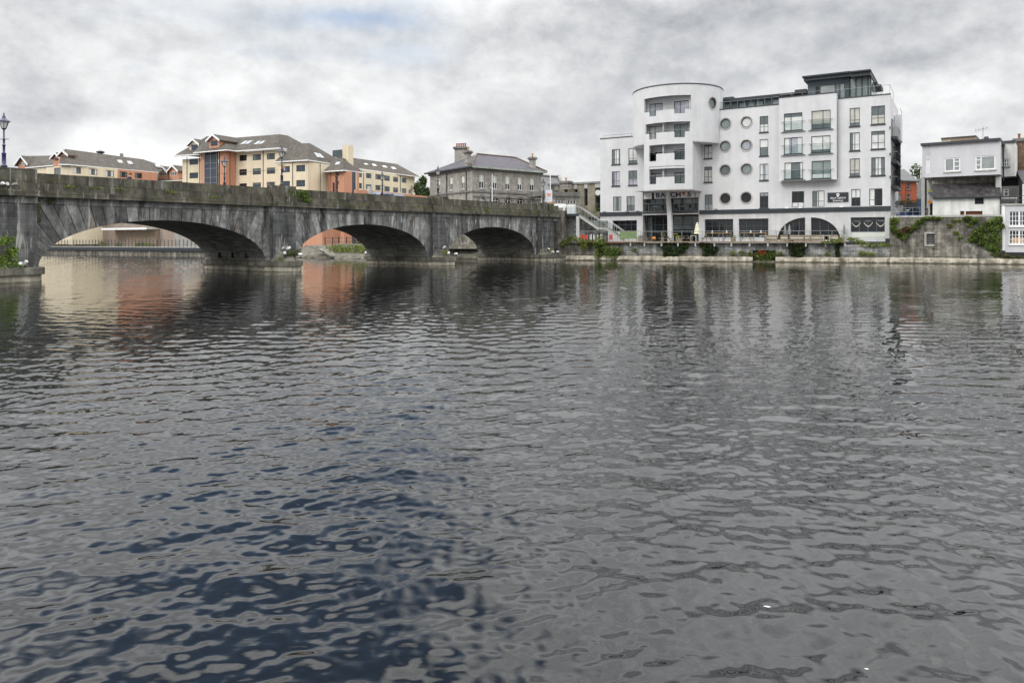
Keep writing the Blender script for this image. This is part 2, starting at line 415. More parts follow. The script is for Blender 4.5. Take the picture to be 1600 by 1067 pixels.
cmb = nd(nt, 'ShaderNodeCombineXYZ'); nt.links.new(T.math('DIVIDE', x, den), cmb.inputs[0]); nt.links.new(T.math('DIVIDE', y, den), cmb.inputs[1])
cp = cmb.outputs[0]
cs = T.vec('MULTIPLY', T.vec('ADD', dirv, (5.0, 1.1, 4.0)), (1, 1, 1.55))
n2 = T.noise(cs, 5.2, 7, .62)
n4 = T.noise(T.vec('ADD', cs, (.013, .0, -.028)), 5.2, 7, .62)     # the same field a little lower: their difference models lit tops and grey bases         # lumps
n3 = T.noise(T.vec('MULTIPLY', T.vec('ADD', dirv, (2.0, 3.1, 1.0)), (1, 1, 1.9)), 2.6, 3, .5)   # broad tone, slightly layered
ym = T.math('MAXIMUM', y, .05)
wob = T.vec('SCALE', T.vec('SUBTRACT', T.noise(dirv, 8.0, 4, .62, col=True), (.5, .5, .5)), sc=.12)
ws = nd(nt, 'ShaderNodeSeparateXYZ'); nt.links.new(wob, ws.inputs[0])
A = T.math('ADD', T.math('DIVIDE', x, ym), ws.outputs[0]); B = T.math('ADD', T.math('DIVIDE', z, ym), T.math('MULTIPLY', ws.outputs[1], .8))
front = T.rng(y, .02, .12, 0, 1)
def gauss(a, b, sa, sb, amp):
    da = T.math('DIVIDE', T.math('SUBTRACT', A, a), sa); db = T.math('DIVIDE', T.math('SUBTRACT', B, b), sb)
    q = T.math('ADD', T.math('MULTIPLY', da, da), T.math('MULTIPLY', db, db))
    return T.math('MULTIPLY', T.math('MULTIPLY', T.math('POWER', 2.718, T.math('MULTIPLY', q, -1.0)), amp), front)
def total(l):
    t = l[0]
    for q in l[1:]: t = T.math('ADD', t, q)
    return t
def pa(px): return (px-800)/1150
def pb(py): return (377-py)/1150
tone = total([T.math('MULTIPLY', T.math('SUBTRACT', n2, n4), .72), T.math('SUBTRACT', T.rng(n2, .36, .64, 0, .15, True), .065), T.math('MULTIPLY', T.math('SUBTRACT', n3, .5), .38),
    gauss(pa(170), pb(228), .055, .036, .22), gauss(pa(230), pb(245), .09, .03, .14), gauss(pa(120), pb(195), .06, .03, -.05),       # the bright cumulus on the left
    gauss(pa(330), pb(140), .24, .06, .10), gauss(pa(560), pb(300), .7, .05, .07), gauss(pa(900), pb(170), .2, .05, .06),
    gauss(pa(1250), pb(40), .33, .075, -.22), gauss(pa(1420), pb(110), .14, .035, -.08), gauss(pa(1560), pb(215), .08, .05, -.10), gauss(pa(1500), pb(150), .09, .035, .14),
    gauss(pa(80), pb(20), .2, .06, -.07), gauss(pa(60), pb(195), .06, .05, -.08), gauss(pa(300), pb(200), .05, .03, -.07),
    gauss(.45, .42, .45, .12, -.12)])
zen = T.math('ADD', T.rng(z, .27, .42, 0, 1.15, True), T.rng(z, .4, .75, 0, .7, True))
lum = T.math('MULTIPLY', T.math('ADD', tone, .79), T.math('ADD', T.math('MULTIPLY', zen, 1.3), 1.0))
lum = T.math('MAXIMUM', lum, .2)
ccol = T.mix(T.rng(lum, .35, .85, 0, 1), (.90, .945, 1.03, 1), (.985, .993, 1.0, 1))
bg2 = nd(nt, 'ShaderNodeBackground'); nt.links.new(T.vec('SCALE', ccol, sc=lum), bg2.inputs[0]); bg2.inputs[1].default_value = 1.0
blue = total([gauss(pa(640), pb(85), .09, .024, .34), gauss(pa(420), pb(25), .30, .035, .30), gauss(-.34, .64, .27, .19, 1.35), gauss(-.10, .78, .20, .16, .55), gauss(-.16, .50, .16, .10, .30), gauss(-.15, .41, .06, .075, .55), gauss(pa(430), pb(78), .09, .014, .30), gauss(pa(555), pb(25), .07, .016, .34), gauss(pa(205), pb(97), .05, .010, .26), gauss(-.75, .75, .3, .2, .7), T.math('MULTIPLY', T.math('SUBTRACT', n2, .5), .5)])
bf = T.rng(blue, .08, 1.15, 0, .98, True)
mx = nd(nt, 'ShaderNodeMixShader'); nt.links.new(bf, mx.inputs[0]); nt.links.new(bg2.outputs[0], mx.inputs[1]); nt.links.new(bg1.outputs[0], mx.inputs[2])
nt.links.new(mx.outputs[0], out.inputs[0])

# ------------------------------------------------------------------ river
def water():
    rng = np.random.RandomState(5)
    Y = [2.6]
    while Y[-1] < 132: Y.append(Y[-1]+min(max(.8*Y[-1]**2/1965, .026), .24))
    while Y[-1] < 330: Y.append(Y[-1]*1.02+.1)
    Y = np.array(Y)
    a = np.concatenate([np.linspace(-2.2, -.78, 60, endpoint=False), np.linspace(-.78, .78, 900, endpoint=False), np.linspace(.78, 2.2, 61)])
    yy, aa = np.meshgrid(Y, a, indexing='ij'); xx = aa*yy
    X = xx.ravel(); Yv = yy.ravel()
    z = np.zeros_like(X); N = 96
    gust = .75+.45*np.sin(X*.11+Yv*.05+1)*np.sin(Yv*.07-X*.03+.4)+.25*np.sin(X*.31-Yv*.23+2.1)*np.sin(X*.17+Yv*.29)
    gust = np.clip(gust, .3, 1.3)
    lam = np.exp(np.concatenate([rng.uniform(np.log(.085), np.log(.5), 64), rng.uniform(np.log(.36), np.log(2.4), 40)])); N = len(lam)
    wgt = np.where(np.arange(N) < 64, np.exp(-((np.log(lam)-np.log(.19))/.6)**2), np.exp(-((np.log(lam)-np.log(.62))/.65)**2))
    wgt[:64] *= WAVE/math.sqrt((wgt[:64]**2).sum()/2); wgt[64:] *= SWELL/math.sqrt((wgt[64:]**2).sum()/2)
    wd = rad(98)
    for i in range(N):
        th = wd+rng.normal(0, rad(42)); k = 2*math.pi/lam[i]
        amp = wgt[i]/k
        ph = k*(math.cos(th)*X+math.sin(th)*Yv)+rng.uniform(0, 6.28)
        s = np.sin(ph)
        z += amp*s*(gust if lam[i] < .8 else 1.0)
    fade = np.clip((330-Yv)/100, 0, 1)
    z *= fade
    V = np.stack([X, Yv, z], 1)
    me = bpy.data.meshes.new('river_water')
    nr, nc = len(Y), len(a)
    idx = np.arange(nr*nc).reshape(nr, nc)
    q = np.stack([idx[:-1, :-1], idx[:-1, 1:], idx[1:, 1:], idx[1:, :-1]], -1).reshape(-1, 4)
    me.vertices.add(nr*nc); me.vertices.foreach_set('co', V.ravel())
    me.loops.add(q.size); me.loops.foreach_set('vertex_index', q.ravel())
    me.polygons.add(len(q)); me.polygons.foreach_set('loop_start', np.arange(0, q.size, 4)); me.polygons.foreach_set('loop_total', np.full(len(q), 4))
    me.polygons.foreach_set('use_smooth', np.ones(len(q), bool))
    me.update(); me.validate()
    m = bpy.data.materials.new('river_water'); m.use_nodes = True; nt = m.node_tree; T = NT(nt); b = nt.nodes['Principled BSDF']
    b.inputs['Base Color'].default_value = (.0045, .0055, .006, 1); b.inputs['Roughness'].default_value = .02; b.inputs['IOR'].default_value = 1.42
    pos = nd(nt, 'ShaderNodeNewGeometry').outputs['Position']
    hgt = T.noise(T.vec('MULTIPLY', pos, (1, 1.3, 1)), 6.0, 2, .45)
    bn = nd(nt, 'ShaderNodeBump'); bn.inputs['Strength'].default_value = .25; bn.inputs['Distance'].default_value = .012
    nt.links.new(hgt, bn.inputs['Height']); nt.links.new(bn.outputs[0], b.inputs['Normal'])
    me.materials.append(m)
    o = bpy.data.objects.new('river_water', me); COL.objects.link(o); o['kind'] = 'structure'
WAVE, SWELL = .068, .049
water()
# ================================================================== the stone bridge
L = 20.9; BW = 9.7
FB = Fr((-32.43, 50.0), (.6024, .7980))
def bz(s): return .0035*max(s, 0)                       # the roadway climbs slightly
S0, S1 = -16.0, 62.7
PIL = [(-3.4, 0.0), (18.49, 20.9), (38.89, 41.4), (59.1, 62.7)]
ARCH = [(.25, 18.0), (21.15, 38.4), (41.65, 58.8)]
ZS, ZC, ZF = .95, 4.26, 5.2                             # springing, crown, underside of the frieze
root = thing('stone_bridge', 'long dark limestone road bridge with three low elliptical arches across the river', 'bridge', FB.w(20, 0, -5))
def shear(mb):
    o = FB.o; e = FB.e
    nv = []
    for x, y, z in mb.v:
        s = (x-o.x)*e.x+(y-o.y)*e.y
        t = min(max((z-ZS)/(ZF-ZS), 0), 1)
        nv.append((x, y, z+bz(s)*t))
    mb.v = nv
# spandrels laid as radiating voussoirs, each stone its own block of tone
def arch_pts(a, n):
    c = (a[0]+a[1])/2; h = (a[1]-a[0])/2; r = ZC-ZS
    return [(c+h*math.cos(t), ZS+r*math.sin(t)) for t in [math.pi*(1-i/n) for i in range(n+1)]]
for ai, a in enumerate(ARCH):
    mb = MB(); c = (a[0]+a[1])/2; h = (a[1]-a[0])/2; r = ZC-ZS
    sl = PIL[ai][1]-.02; sr = PIL[ai+1][0]+.02
    NV = 33
    def ray_exit(t):
        p = (c+h*math.cos(t), ZS+r*math.sin(t)); d = (math.cos(t)/h, math.sin(t)/r); l = math.hypot(*d); d = (d[0]/l, d[1]/l)
        if abs(d[0]) < .55: d = (d[0]*1.0, d[1])
        ts = []
        if d[1] > 1e-5: ts.append(((ZF-p[1])/d[1], 0))
        if d[0] > 1e-5: ts.append(((sr-p[0])/d[0], 1))
        if d[0] < -1e-5: ts.append(((sl-p[0])/d[0], 2))
        k, w_ = min(ts)
        return (p[0]+d[0]*k, p[1]+d[1]*k), w_
    th = [math.pi*(1-i/NV) for i in range(NV+1)]
    for i in range(NV):
        g = .0022
        t0, t1 = th[i]-g, th[i+1]+g
        e0, w0 = ray_exit(t0); e1, w1 = ray_exit(t1)
        poly = [(c+h*math.cos(t), ZS+r*math.sin(t)) for t in (t0, (2*t0+t1)/3, (t0+2*t1)/3, t1)]
        poly.append(e1)
        if w0 != w1: poly.append((sl if 2 in (w0, w1) else sr, ZF))
        poly.append(e0)
        pr = R.uniform(0, .035)
        mb.rv = R.random()
        poly = poly[::-1]
        n = len(poly); cx_ = sum(p[0] for p in poly)/n; cz_ = sum(p[1] for p in poly)/n
        ins = [(cx_+(p[0]-cx_)*.985, cz_+(p[1]-cz_)*.985) for p in poly]
        vs = [FB.w(u, z, .0+pr) for u, z in ins]+[FB.w(u, z, -.03+pr) for u, z in poly]+[FB.w(u, z, -.45) for u, z in poly]
        mb.mesh(vs, [tuple(range(n))]+[(i2, (i2+1) % n, n+(i2+1) % n, n+i2) for i2 in range(n)]+[(n+i2, n+(i2+1) % n, 2*n+(i2+1) % n, 2*n+i2) for i2 in range(n)])
    # joint backing behind the stones
    shear(mb)
    ring = part(mb, 'spandrel', M_['stone'], root)
    b2 = MB(); pts = arch_pts(a, 30)
    for (u0, z0), (u1, z1) in zip(pts[:-1], pts[1:]):
        b2.face([FB.w(u0, z0, -.10), FB.w(u1, z1, -.10), FB.w(u1, ZF, -.10), FB.w(u0, ZF, -.10)])
    b2.face([FB.w(sl, ZS, -.1), FB.w(a[0], ZS, -.1), FB.w(a[0], ZF, -.1), FB.w(sl, ZF, -.1)]); b2.face([FB.w(a[1], ZS, -.1), FB.w(sr, ZS, -.1), FB.w(sr, ZF, -.1), FB.w(a[1], ZF, -.1)])
    shear(b2); part(b2, 'joint', M_['joint'], ring)
    # soffit
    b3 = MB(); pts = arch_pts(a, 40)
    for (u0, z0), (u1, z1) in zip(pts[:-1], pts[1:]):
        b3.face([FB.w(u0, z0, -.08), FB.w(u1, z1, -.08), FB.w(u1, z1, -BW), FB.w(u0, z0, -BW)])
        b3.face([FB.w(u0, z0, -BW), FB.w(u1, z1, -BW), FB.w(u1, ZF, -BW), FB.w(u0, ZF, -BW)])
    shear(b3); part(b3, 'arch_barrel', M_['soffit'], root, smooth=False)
# pilasters, piers and cutwaters
for i, (a, b) in enumerate(PIL):
    lo = -9 if i == 0 else a
    mb = MB()
    mb.box(FB, a if i else S0, b, -.6, .42, ZS-.1, ZF+.005)
    mb.box(FB, (S0 if i == 0 else a+.02), b-.02, -BW+.02, -.6, ZS-.1, ZF)      # the body of the pier
    shear(mb); pl = part(mb, 'pier', M_['ashlar_dark'], root)
    l0 = S0 if i == 0 else ARCH[i-1][1]-.05; l1 = ARCH[i][0]+.05 if i < 3 else S1+1.8
    for nm, z0, z1, gr, mm in (('pier_ledge', .50, .93, .22, 'pierbase'), ('pier_plinth', -.6, .495, .02, 'plinth')):
        bb = MB(); c0, c1 = l0-gr, l1+gr; nose = 2.3+gr
        if i == 0: poly = [(c0, -BW), (c1, -BW), (c1, .3), (-.55+gr, nose), (-2.2, nose+.25), (c0, nose+.5)]
        elif i == 3: poly = [(c0, -BW), (c1, -BW), (c1, 1.0+gr), (60.4, 1.3+gr), (58.9, .9+gr), (c0, .1)]
        else:
            m_ = (a+b)/2-.2
            poly = [(c0, -BW-gr), (c1, -BW-gr), (c1, .2), (m_+1.0, nose-.55), (m_+.35, nose), (m_-.35, nose-.05), (m_-1.1, nose-.9), (c0, .1)]
        bb.slab(FB, poly, z0, z1); part(bb, nm, M_[mm], pl)
    if i in (1, 2, 3):
        bb = MB(); m_ = (a+b)/2-.1; k = {1: 1.55, 2: 1.5, 3: .75}[i]
        base = [FB.w(a-.2, .93, .4), FB.w(m_, .93, k+.5), FB.w(b+.2, .93, .4)]; top = [FB.w(a+.5, 1.75, .42), FB.w(m_, 1.35, k*.75), FB.w(b-.5, 1.75, .42)]
        bb.mesh(base+top, [(0, 1, 4, 3), (1, 2, 5, 4), (3, 4, 5)]); part(bb, 'cutwater', M_['pierbase'], pl)
    if i in (1,):     # square drain holes at the foot of the barrel
        for k in range(3):
            bb = MB(); bb.box(FB, ARCH[0][1]-.30-.02*k, ARCH[0][1]-.12, -3.2-k*2.1, -2.6-k*2.1, 1.15, 1.65); part(bb, 'drain_hole', M_['black'], pl)
# frieze, cornice, parapet
def course(name, z0, z1, d1, mm, pd, d0=-.5, back=False):
    mb = MB(); cuts = [S0]
    segs = []
    for i, (a, b) in enumerate(PIL):
        segs.append((a if i else S0, b, pd))
        if i < 3: segs.append((b, PIL[i+1][0], 0.0))
    segs.append((S1, S1+1.7, 0.0))
    for a, b, ex in segs:
        n = max(1, int((b-a)/3))
        for k in range(n):
            mb.box(FB, a+(b-a)*k/n, a+(b-a)*(k+1)/n, d0, d1+ex, z0, z1+(.0 if not ex or name != 'parapet' else .22))
        if back: mb.box(FB, a, b, -BW-d1*.5, -BW+.55, z0, z1-.03)
    shear(mb); return part(mb, name, M_[mm], root)
course('frieze', ZF+.01, 5.66, .06, 'stone', .42)
course('cornice', 5.67, 6.10, .44, 'parapet', .42)
course('parapet', 6.11, 7.30, .06, 'parapet', .38, d0=-.40, back=True)
course('coping_step', 6.11, 6.58, .26, 'parapet', .40, d0=.05)
mb = MB(); mb.box(FB, S0, S1+14, -BW+.56, -.41, 5.3, 5.98); shear(mb)
rd = part(mb, 'carriageway', M_['asphalt'], root)
mb = MB()
for d0, d1 in ((-BW+.57, -BW+2.2), (-2.2, -.42)): mb.box(FB, S0, S1+14, d0, d1, 5.985, 6.11)
shear(mb); part(mb, 'footway', M_['paving'], root)

# ------------------------------------------------------------------ street lamps on the bridge
def lamp(loc, label, kind='ink', h=3.45, pipe=True):
    t = thing('street_lamp', label, 'street lamp', loc, 'lamp posts along the bridge')
    q = h/3.45
    mb = MB(); mb.lathe(loc, [(.20, 0), (.20, .12*q), (.13, .2*q), (.12, .85*q), (.15, .9*q), (.075, 1.0*q), (.07, 1.4*q), (.11, 1.43*q), (.11, 1.48*q), (.065, 1.52*q), (.06, 1.8*q), (.10, 1.83*q), (.06, 1.88*q), (.05, 2.52*q)], 12)
    part(mb, 'pole', M_[kind], t, smooth=True)
    mb = MB(); mb.tube([Vector(loc)+Vector((-.32, 0, 1.86*q)), Vector(loc)+Vector((.32, 0, 1.86*q))], .025, 6); part(mb, 'ladder_bar', M_[kind], t)
    b = (loc[0], loc[1], loc[2]+2.5*q)
    mb = MB(); mb.lathe(b, [(.12, 0), (.15, .06), (.13, .07)], 6)
    for j in range(6):
        a = 2*math.pi*j/6
        mb.tube([Vector(b)+Vector((.14*math.cos(a), .14*math.sin(a), .06)), Vector(b)+Vector((.29*math.cos(a), .29*math.sin(a), .50))], .016, 4)
    part(mb, 'lantern_frame', M_[kind], t)
    mb = MB(); mb.lathe(b, [(.125, .075), (.272, .50)], 6); part(mb, 'lantern_glass', M_['lamp_glass'], t)
    mb = MB(); mb.lathe(b, [(.37, .50), (.36, .55), (.24, .64), (.13, .74), (.09, .84), (.10, .87), (.04, .90), (.035, .97), (.05, 1.0), (.008, 1.12)], 12); part(mb, 'lantern_cap', M_['ink' if kind == 'ink' else 'navy'], t)
    return t
PM = [(-1.75), 19.7, 40.15, 60.9]
def pz(s): return 7.52+bz(s)
near = []
for s, lab, kd, hh in ((-1.85, 'tall royal blue lantern post at the far left end of the bridge parapet', 'navy', 3.45), (19.62, 'dark lantern post with a small flag, above the near pier', 'ink', 3.45),
               (40.0, 'dark lantern post in front of the left end of the grey stone house', 'ink', 3.2), (60.6, 'dark lantern post at the right corner of the grey stone house', 'ink', 3.1)):
    l = FB.w(s, pz(s), .12); near.append(lamp(l, lab, kd, hh))
far = []
for s, lab in ((19.95, 'lantern post on the far parapet in front of the glazed hotel bay'), (40.6, 'lantern post on the far parapet in front of the long rear wing'), (61.4, 'lantern post on the far parapet in front of the arched ground floor windows')):
    mb = MB(); mb.box(FB, s-.3, s+.3, -BW-.06, -BW+.56, 7.28+bz(s), 7.42+bz(s))
    l = FB.w(s, 7.42+bz(s), -BW+.2); far.append(lamp(l, lab, 'ink', 3.3)); part(mb, 'base_block', M_['parapet'], far[-1])
for l, s in zip(near, (-1.85, 19.62, 40.0, 60.6)):      # the white conduit that feeds each lamp down the face of the parapet
    mb = MB(); z = bz(s)
    mb.tube([FB.w(s+.22, 7.5+z, .2), FB.w(s+.22, 7.5+z, .545), FB.w(s+.22, 6.6+z, .56), FB.w(s+.18, 6.12+z, .7)], .03, 6); part(mb, 'conduit', M_['galv'], l)
# small flag on the second lamp
mb = MB(); b = FB.w(19.62, pz(19.62)+1.95, .12)
pts0 = [b+Vector((.08+.34*i/5, .06*math.sin(i*1.3), -.02-.42*(i/5)-.08*math.sin(i))) for i in range(6)]
for i in range(5):
    p, q = pts0[i], pts0[i+1]
    mb.face([p, q, q-Vector((0, 0, .34)), p-Vector((0, 0, .34))], m=0 if i < 2 else (1 if i < 3 else 2))
fl = mb.build('flag', [M_['orangep'], M_['lav'], M_['carb']])
tag(fl, 'small drooping orange white and blue flag on a bridge lamp post', 'flag')

# ------------------------------------------------------------------ floodlights
def floodlight(loc, aim, label, sz=.17, grp='floodlights on the bridge piers', white=True):
    t = thing('floodlight', label, 'floodlight', loc, grp)
    a = Vector(aim).normalized(); c = Vector(loc)+Vector((0, 0, .30))
    mb = MB(); mb.tube([Vector(loc), Vector(loc)+Vector((0, 0, .22))], .03, 6); mb.tube([Vector(loc)-Vector((.12, 0, -.02)), Vector(loc)+Vector((.12, 0, .02))], .03, 4); part(mb, 'bracket', M_['black'], t)
    mb = MB(); mb.tube([c-a*.2, c-a*.14, c, c+a*.16], [.07, sz*.85, sz*.95, sz], 12); part(mb, 'housing', M_['whitep' if white else 'galv'], t)
    mb = MB(); mb.tube([c+a*.165, c+a*.18], sz*.88, 12); part(mb, 'lens', G['light'], t)
    return t
up = lambda s=1: tuple(FB.n*.0)+(0,)
for s, d, z, ax, lab, wh in (
    (-2.15, .62, 6.10, (.3, -.7, .3), 'white floodlight nearest the left edge on the parapet ledge', True), (-1.86, .62, 6.10, (0, -1, .1), 'square faced pale floodlight between the other two ledge floodlights', True),
    (-1.45, .62, 6.10, (.9, -.2, .2), 'grey floodlight turned sideways on the parapet ledge at the left', False),
    (-1.1, 1.5, .95, (.3, -.6, .7), 'white floodlight, the higher of the two beside the leafy pier shrub', True), (-1.5, 1.9, .93, (-.3, -.8, .1), 'white floodlight, the lower of the two beside the leafy pier shrub', True),
    (19.0, 1.45, 1.35, (-.5, -.5, .1), 'black and white floodlight at the left of the near pier planting', True), (19.25, 1.0, 1.7, (-.8, 0, .4), 'pale floodlight behind the planting on the near pier', False), (19.8, .9, 1.75, (.6, -.3, .4), 'white floodlight above the planting on the near pier', True), (20.5, 1.6, 1.2, (.7, -.6, 0), 'white floodlight at the water end of the near pier nose', True),
    (39.75, 1.9, 1.05, (-.4, -.7, .4), 'white floodlight below the planting on the middle pier', True), (40.1, 1.0, 1.7, (.3, -.5, .5), 'small white floodlight above the planting on the middle pier', True), (41.8, 1.2, .95, (.7, -.6, 0), 'white floodlight at the right edge of the middle pier', True), (38.5, -BW-.3, 1.0, (.4, .7, .4), 'white floodlight at the upstream end of the middle pier', True),
    (60.2, 1.2, 1.3, (-.3, -.6, .4), 'pale floodlight, first of three on the last pier before the quay', False), (60.8, 1.5, .95, (0, -.9, .2), 'round white floodlight facing the river on the last pier', True), (62.9, .9, .95, (.5, -.7, .2), 'small white floodlight at the right end of the last pier', True)):
    aa = FB.e*ax[0]-FB.n*ax[1]
    floodlight(FB.w(s, z+bz(s)*(z > 4), d), (aa.x, aa.y, ax[2]), lab, white=wh, sz=.11 if s < 10 else .13, grp='floodlights on the bridge piers')

# ------------------------------------------------------------------ plants on the bridge
def plant(name, label, cat, mm, gen, group=None, stems=None, extra=None):
    mb = MB(); gen(mb)
    if not mb.v: return
    mats = [mm] if not extra else [mm]+list(extra)
    lo, hi = mb.bounds()
    base = Vector(((lo[0]+hi[0])/2, (lo[1]+hi[1])/2, lo[2]))
    if stems:
        t = thing(name, label, cat, base, group); part(mb, 'foliage', mats, t)
        m2 = MB(); stems(m2); part(m2, 'stem', M_['bark'], t); return t
    return solo(mb, name, mats, label, cat, group)
def blob(mb, F, u, d, z, ru, rd_, rz, n, sz, m=0, hang=0):
    k = 0
    while k < n:
        a, b, c = R.uniform(-1, 1), R.uniform(-1, 1), R.uniform(-1, 1)
        q = a*a+b*b+c*c
        if q > 1 or (q < .35 and R.random() < .6): continue
        if R.random() < .14: a, b, c = a*1.35, b*1.2, c*1.35
        mb.leaf(F.w(u+a*ru, z+c*rz-hang*a*a, d+b*rd_), sz*R.uniform(.6, 1.35), m); k += 1
def shrubgen(F, clumps, n, sz):
    def g(mb):
        for (u, d, z, r1, r2, r3) in clumps: blob(mb, F, u, d, z, r1, r2, r3, n, sz)
    return g
pier_sh = [(-3.0+R.uniform(-.9, 1.3), 1.3+R.uniform(-.5, .5), 1.3+R.uniform(.0, 1.7), .34, .3, .26) for _ in range(16)]+[(-2.2, 1.7, 1.15, .7, .4, .22), (-1.5, 1.5, 1.2, .4, .3, .25), (-2.9, 1.8, 1.2, .8, .4, .25)]
def st(mb):
    for c in pier_sh[:16]: mb.tube([FB.w(-2.6, .93, 1.3), FB.w((c[0]-2.6)/2, (c[2]+.9)/2, 1.35), FB.w(c[0], c[2], c[1])], [.025, .018, .008], 5)
plant('leafy_shrub', 'bright yellow-green leafy shrub growing on the left pier of the bridge', 'shrub', LEAF['bright'], shrubgen(FB, pier_sh, 70, .085), stems=st)
plant('pier_plants', 'patch of reddish green weeds on the nose of the near pier', 'plant', LEAF['olive'], shrubgen(FB, [(20.0+.3*i, 1.2+.1*(i % 2), 1.45+.12*(i % 3), .36, .3, .25) for i in range(-2, 3)], 120, .07))
plant('pier_plants', 'low yellow weed tuft beside the floodlight on the near pier', 'plant', LEAF['weed'], shrubgen(FB, [(18.7, 1.2, 1.1, .35, .25, .12)], 90, .06))
plant('pier_plants', 'small green plant between the floodlights on the middle pier', 'plant', LEAF['weed'], shrubgen(FB, [(39.8, 1.4, 1.45, .5, .3, .28), (40.3, 1.3, 1.5, .3, .3, .22)], 120, .07))
plant('pier_plants', 'small green plants between the floodlights on the last pier', 'plant', LEAF['weed'], shrubgen(FB, [(61.0, 1.1, 1.4, .9, .25, .3)], 120, .07))
fern = [(20.4+.30*i, .40+R.uniform(-.1, .1), 7.0-.42*(i % 3)*.5+R.uniform(-.1, .1), .36, .14, .32) for i in range(7)]
plant('fern', 'dark green fern clump hanging over the parapet right of the flag lamp', 'fern', LEAF['ivy'], shrubgen(FB, [(u, d, z+bz(20), a, b, c) for u, d, z, a, b, c in fern], 110, .085))
plant('fern', 'yellow green fern tuft on the cornice below the dark fern', 'fern', LEAF['bright'], shrubgen(FB, [(22.3, .4, 6.35+bz(22), .45, .15, .22)], 160, .07))
plant('ivy', 'dark weeds hanging in the corner where the left pilaster meets the first arch', 'ivy', LEAF['olive'], shrubgen(FB, [(.25, .2, 5.35, .6, .25, .4), (.0, .45, 4.9, .28, .12, .5), (.1, .3, 4.3, .2, .1, .4), (.9, .15, 5.45, .4, .2, .15)], 80, .07))
plant('ledge_plants', 'brownish weeds behind the floodlights on the left parapet ledge', 'plant', LEAF['olive'], shrubgen(FB, [(-1.5, .62, 6.25, .5, .15, .16), (-.45, .55, 6.5, .2, .1, .3), (.0, .5, 6.2, .2, .12, .1)], 70, .06))
ORD = ['first', 'second', 'third', 'fourth', 'fifth', 'sixth', 'seventh', 'eighth']
for nm, ss in (('near arch', (2.2, 3.8, 5.4, 9.5, 13.0)), ('middle arch', (25.6, 29.2, 36.2, 37.8)), ('far arch', (44.4, 45.8, 48.4, 51.2, 53.0, 55.6, 58.0))):
    for k, s in enumerate(ss):
        plant('weed_tuft', f'yellow-green weed tuft on the ledge above the {nm}, {ORD[k]} from the left', 'weed', LEAF['weed'],
              shrubgen(FB, [(s, .36, 6.2+bz(s)+(.3 if s < 10 else .0), .42 if s > 20 else .55, .14, .13 if s < 20 else .2)], 46, .07), group='weeds along the parapet ledge')
plant('weed_tuft', 'taller weeds sprouting from the last pilaster of the bridge parapet', 'weed', LEAF['weed'], shrubgen(FB, [(61.0, .6, 6.5, .4, .15, .3), (62.3, .5, 6.35, .5, .2, .25), (61.4, .62, 7.2, .15, .1, .2), (63.6, .3, 6.4, .6, .3, .3)], 60, .08), group='weeds along the parapet ledge')

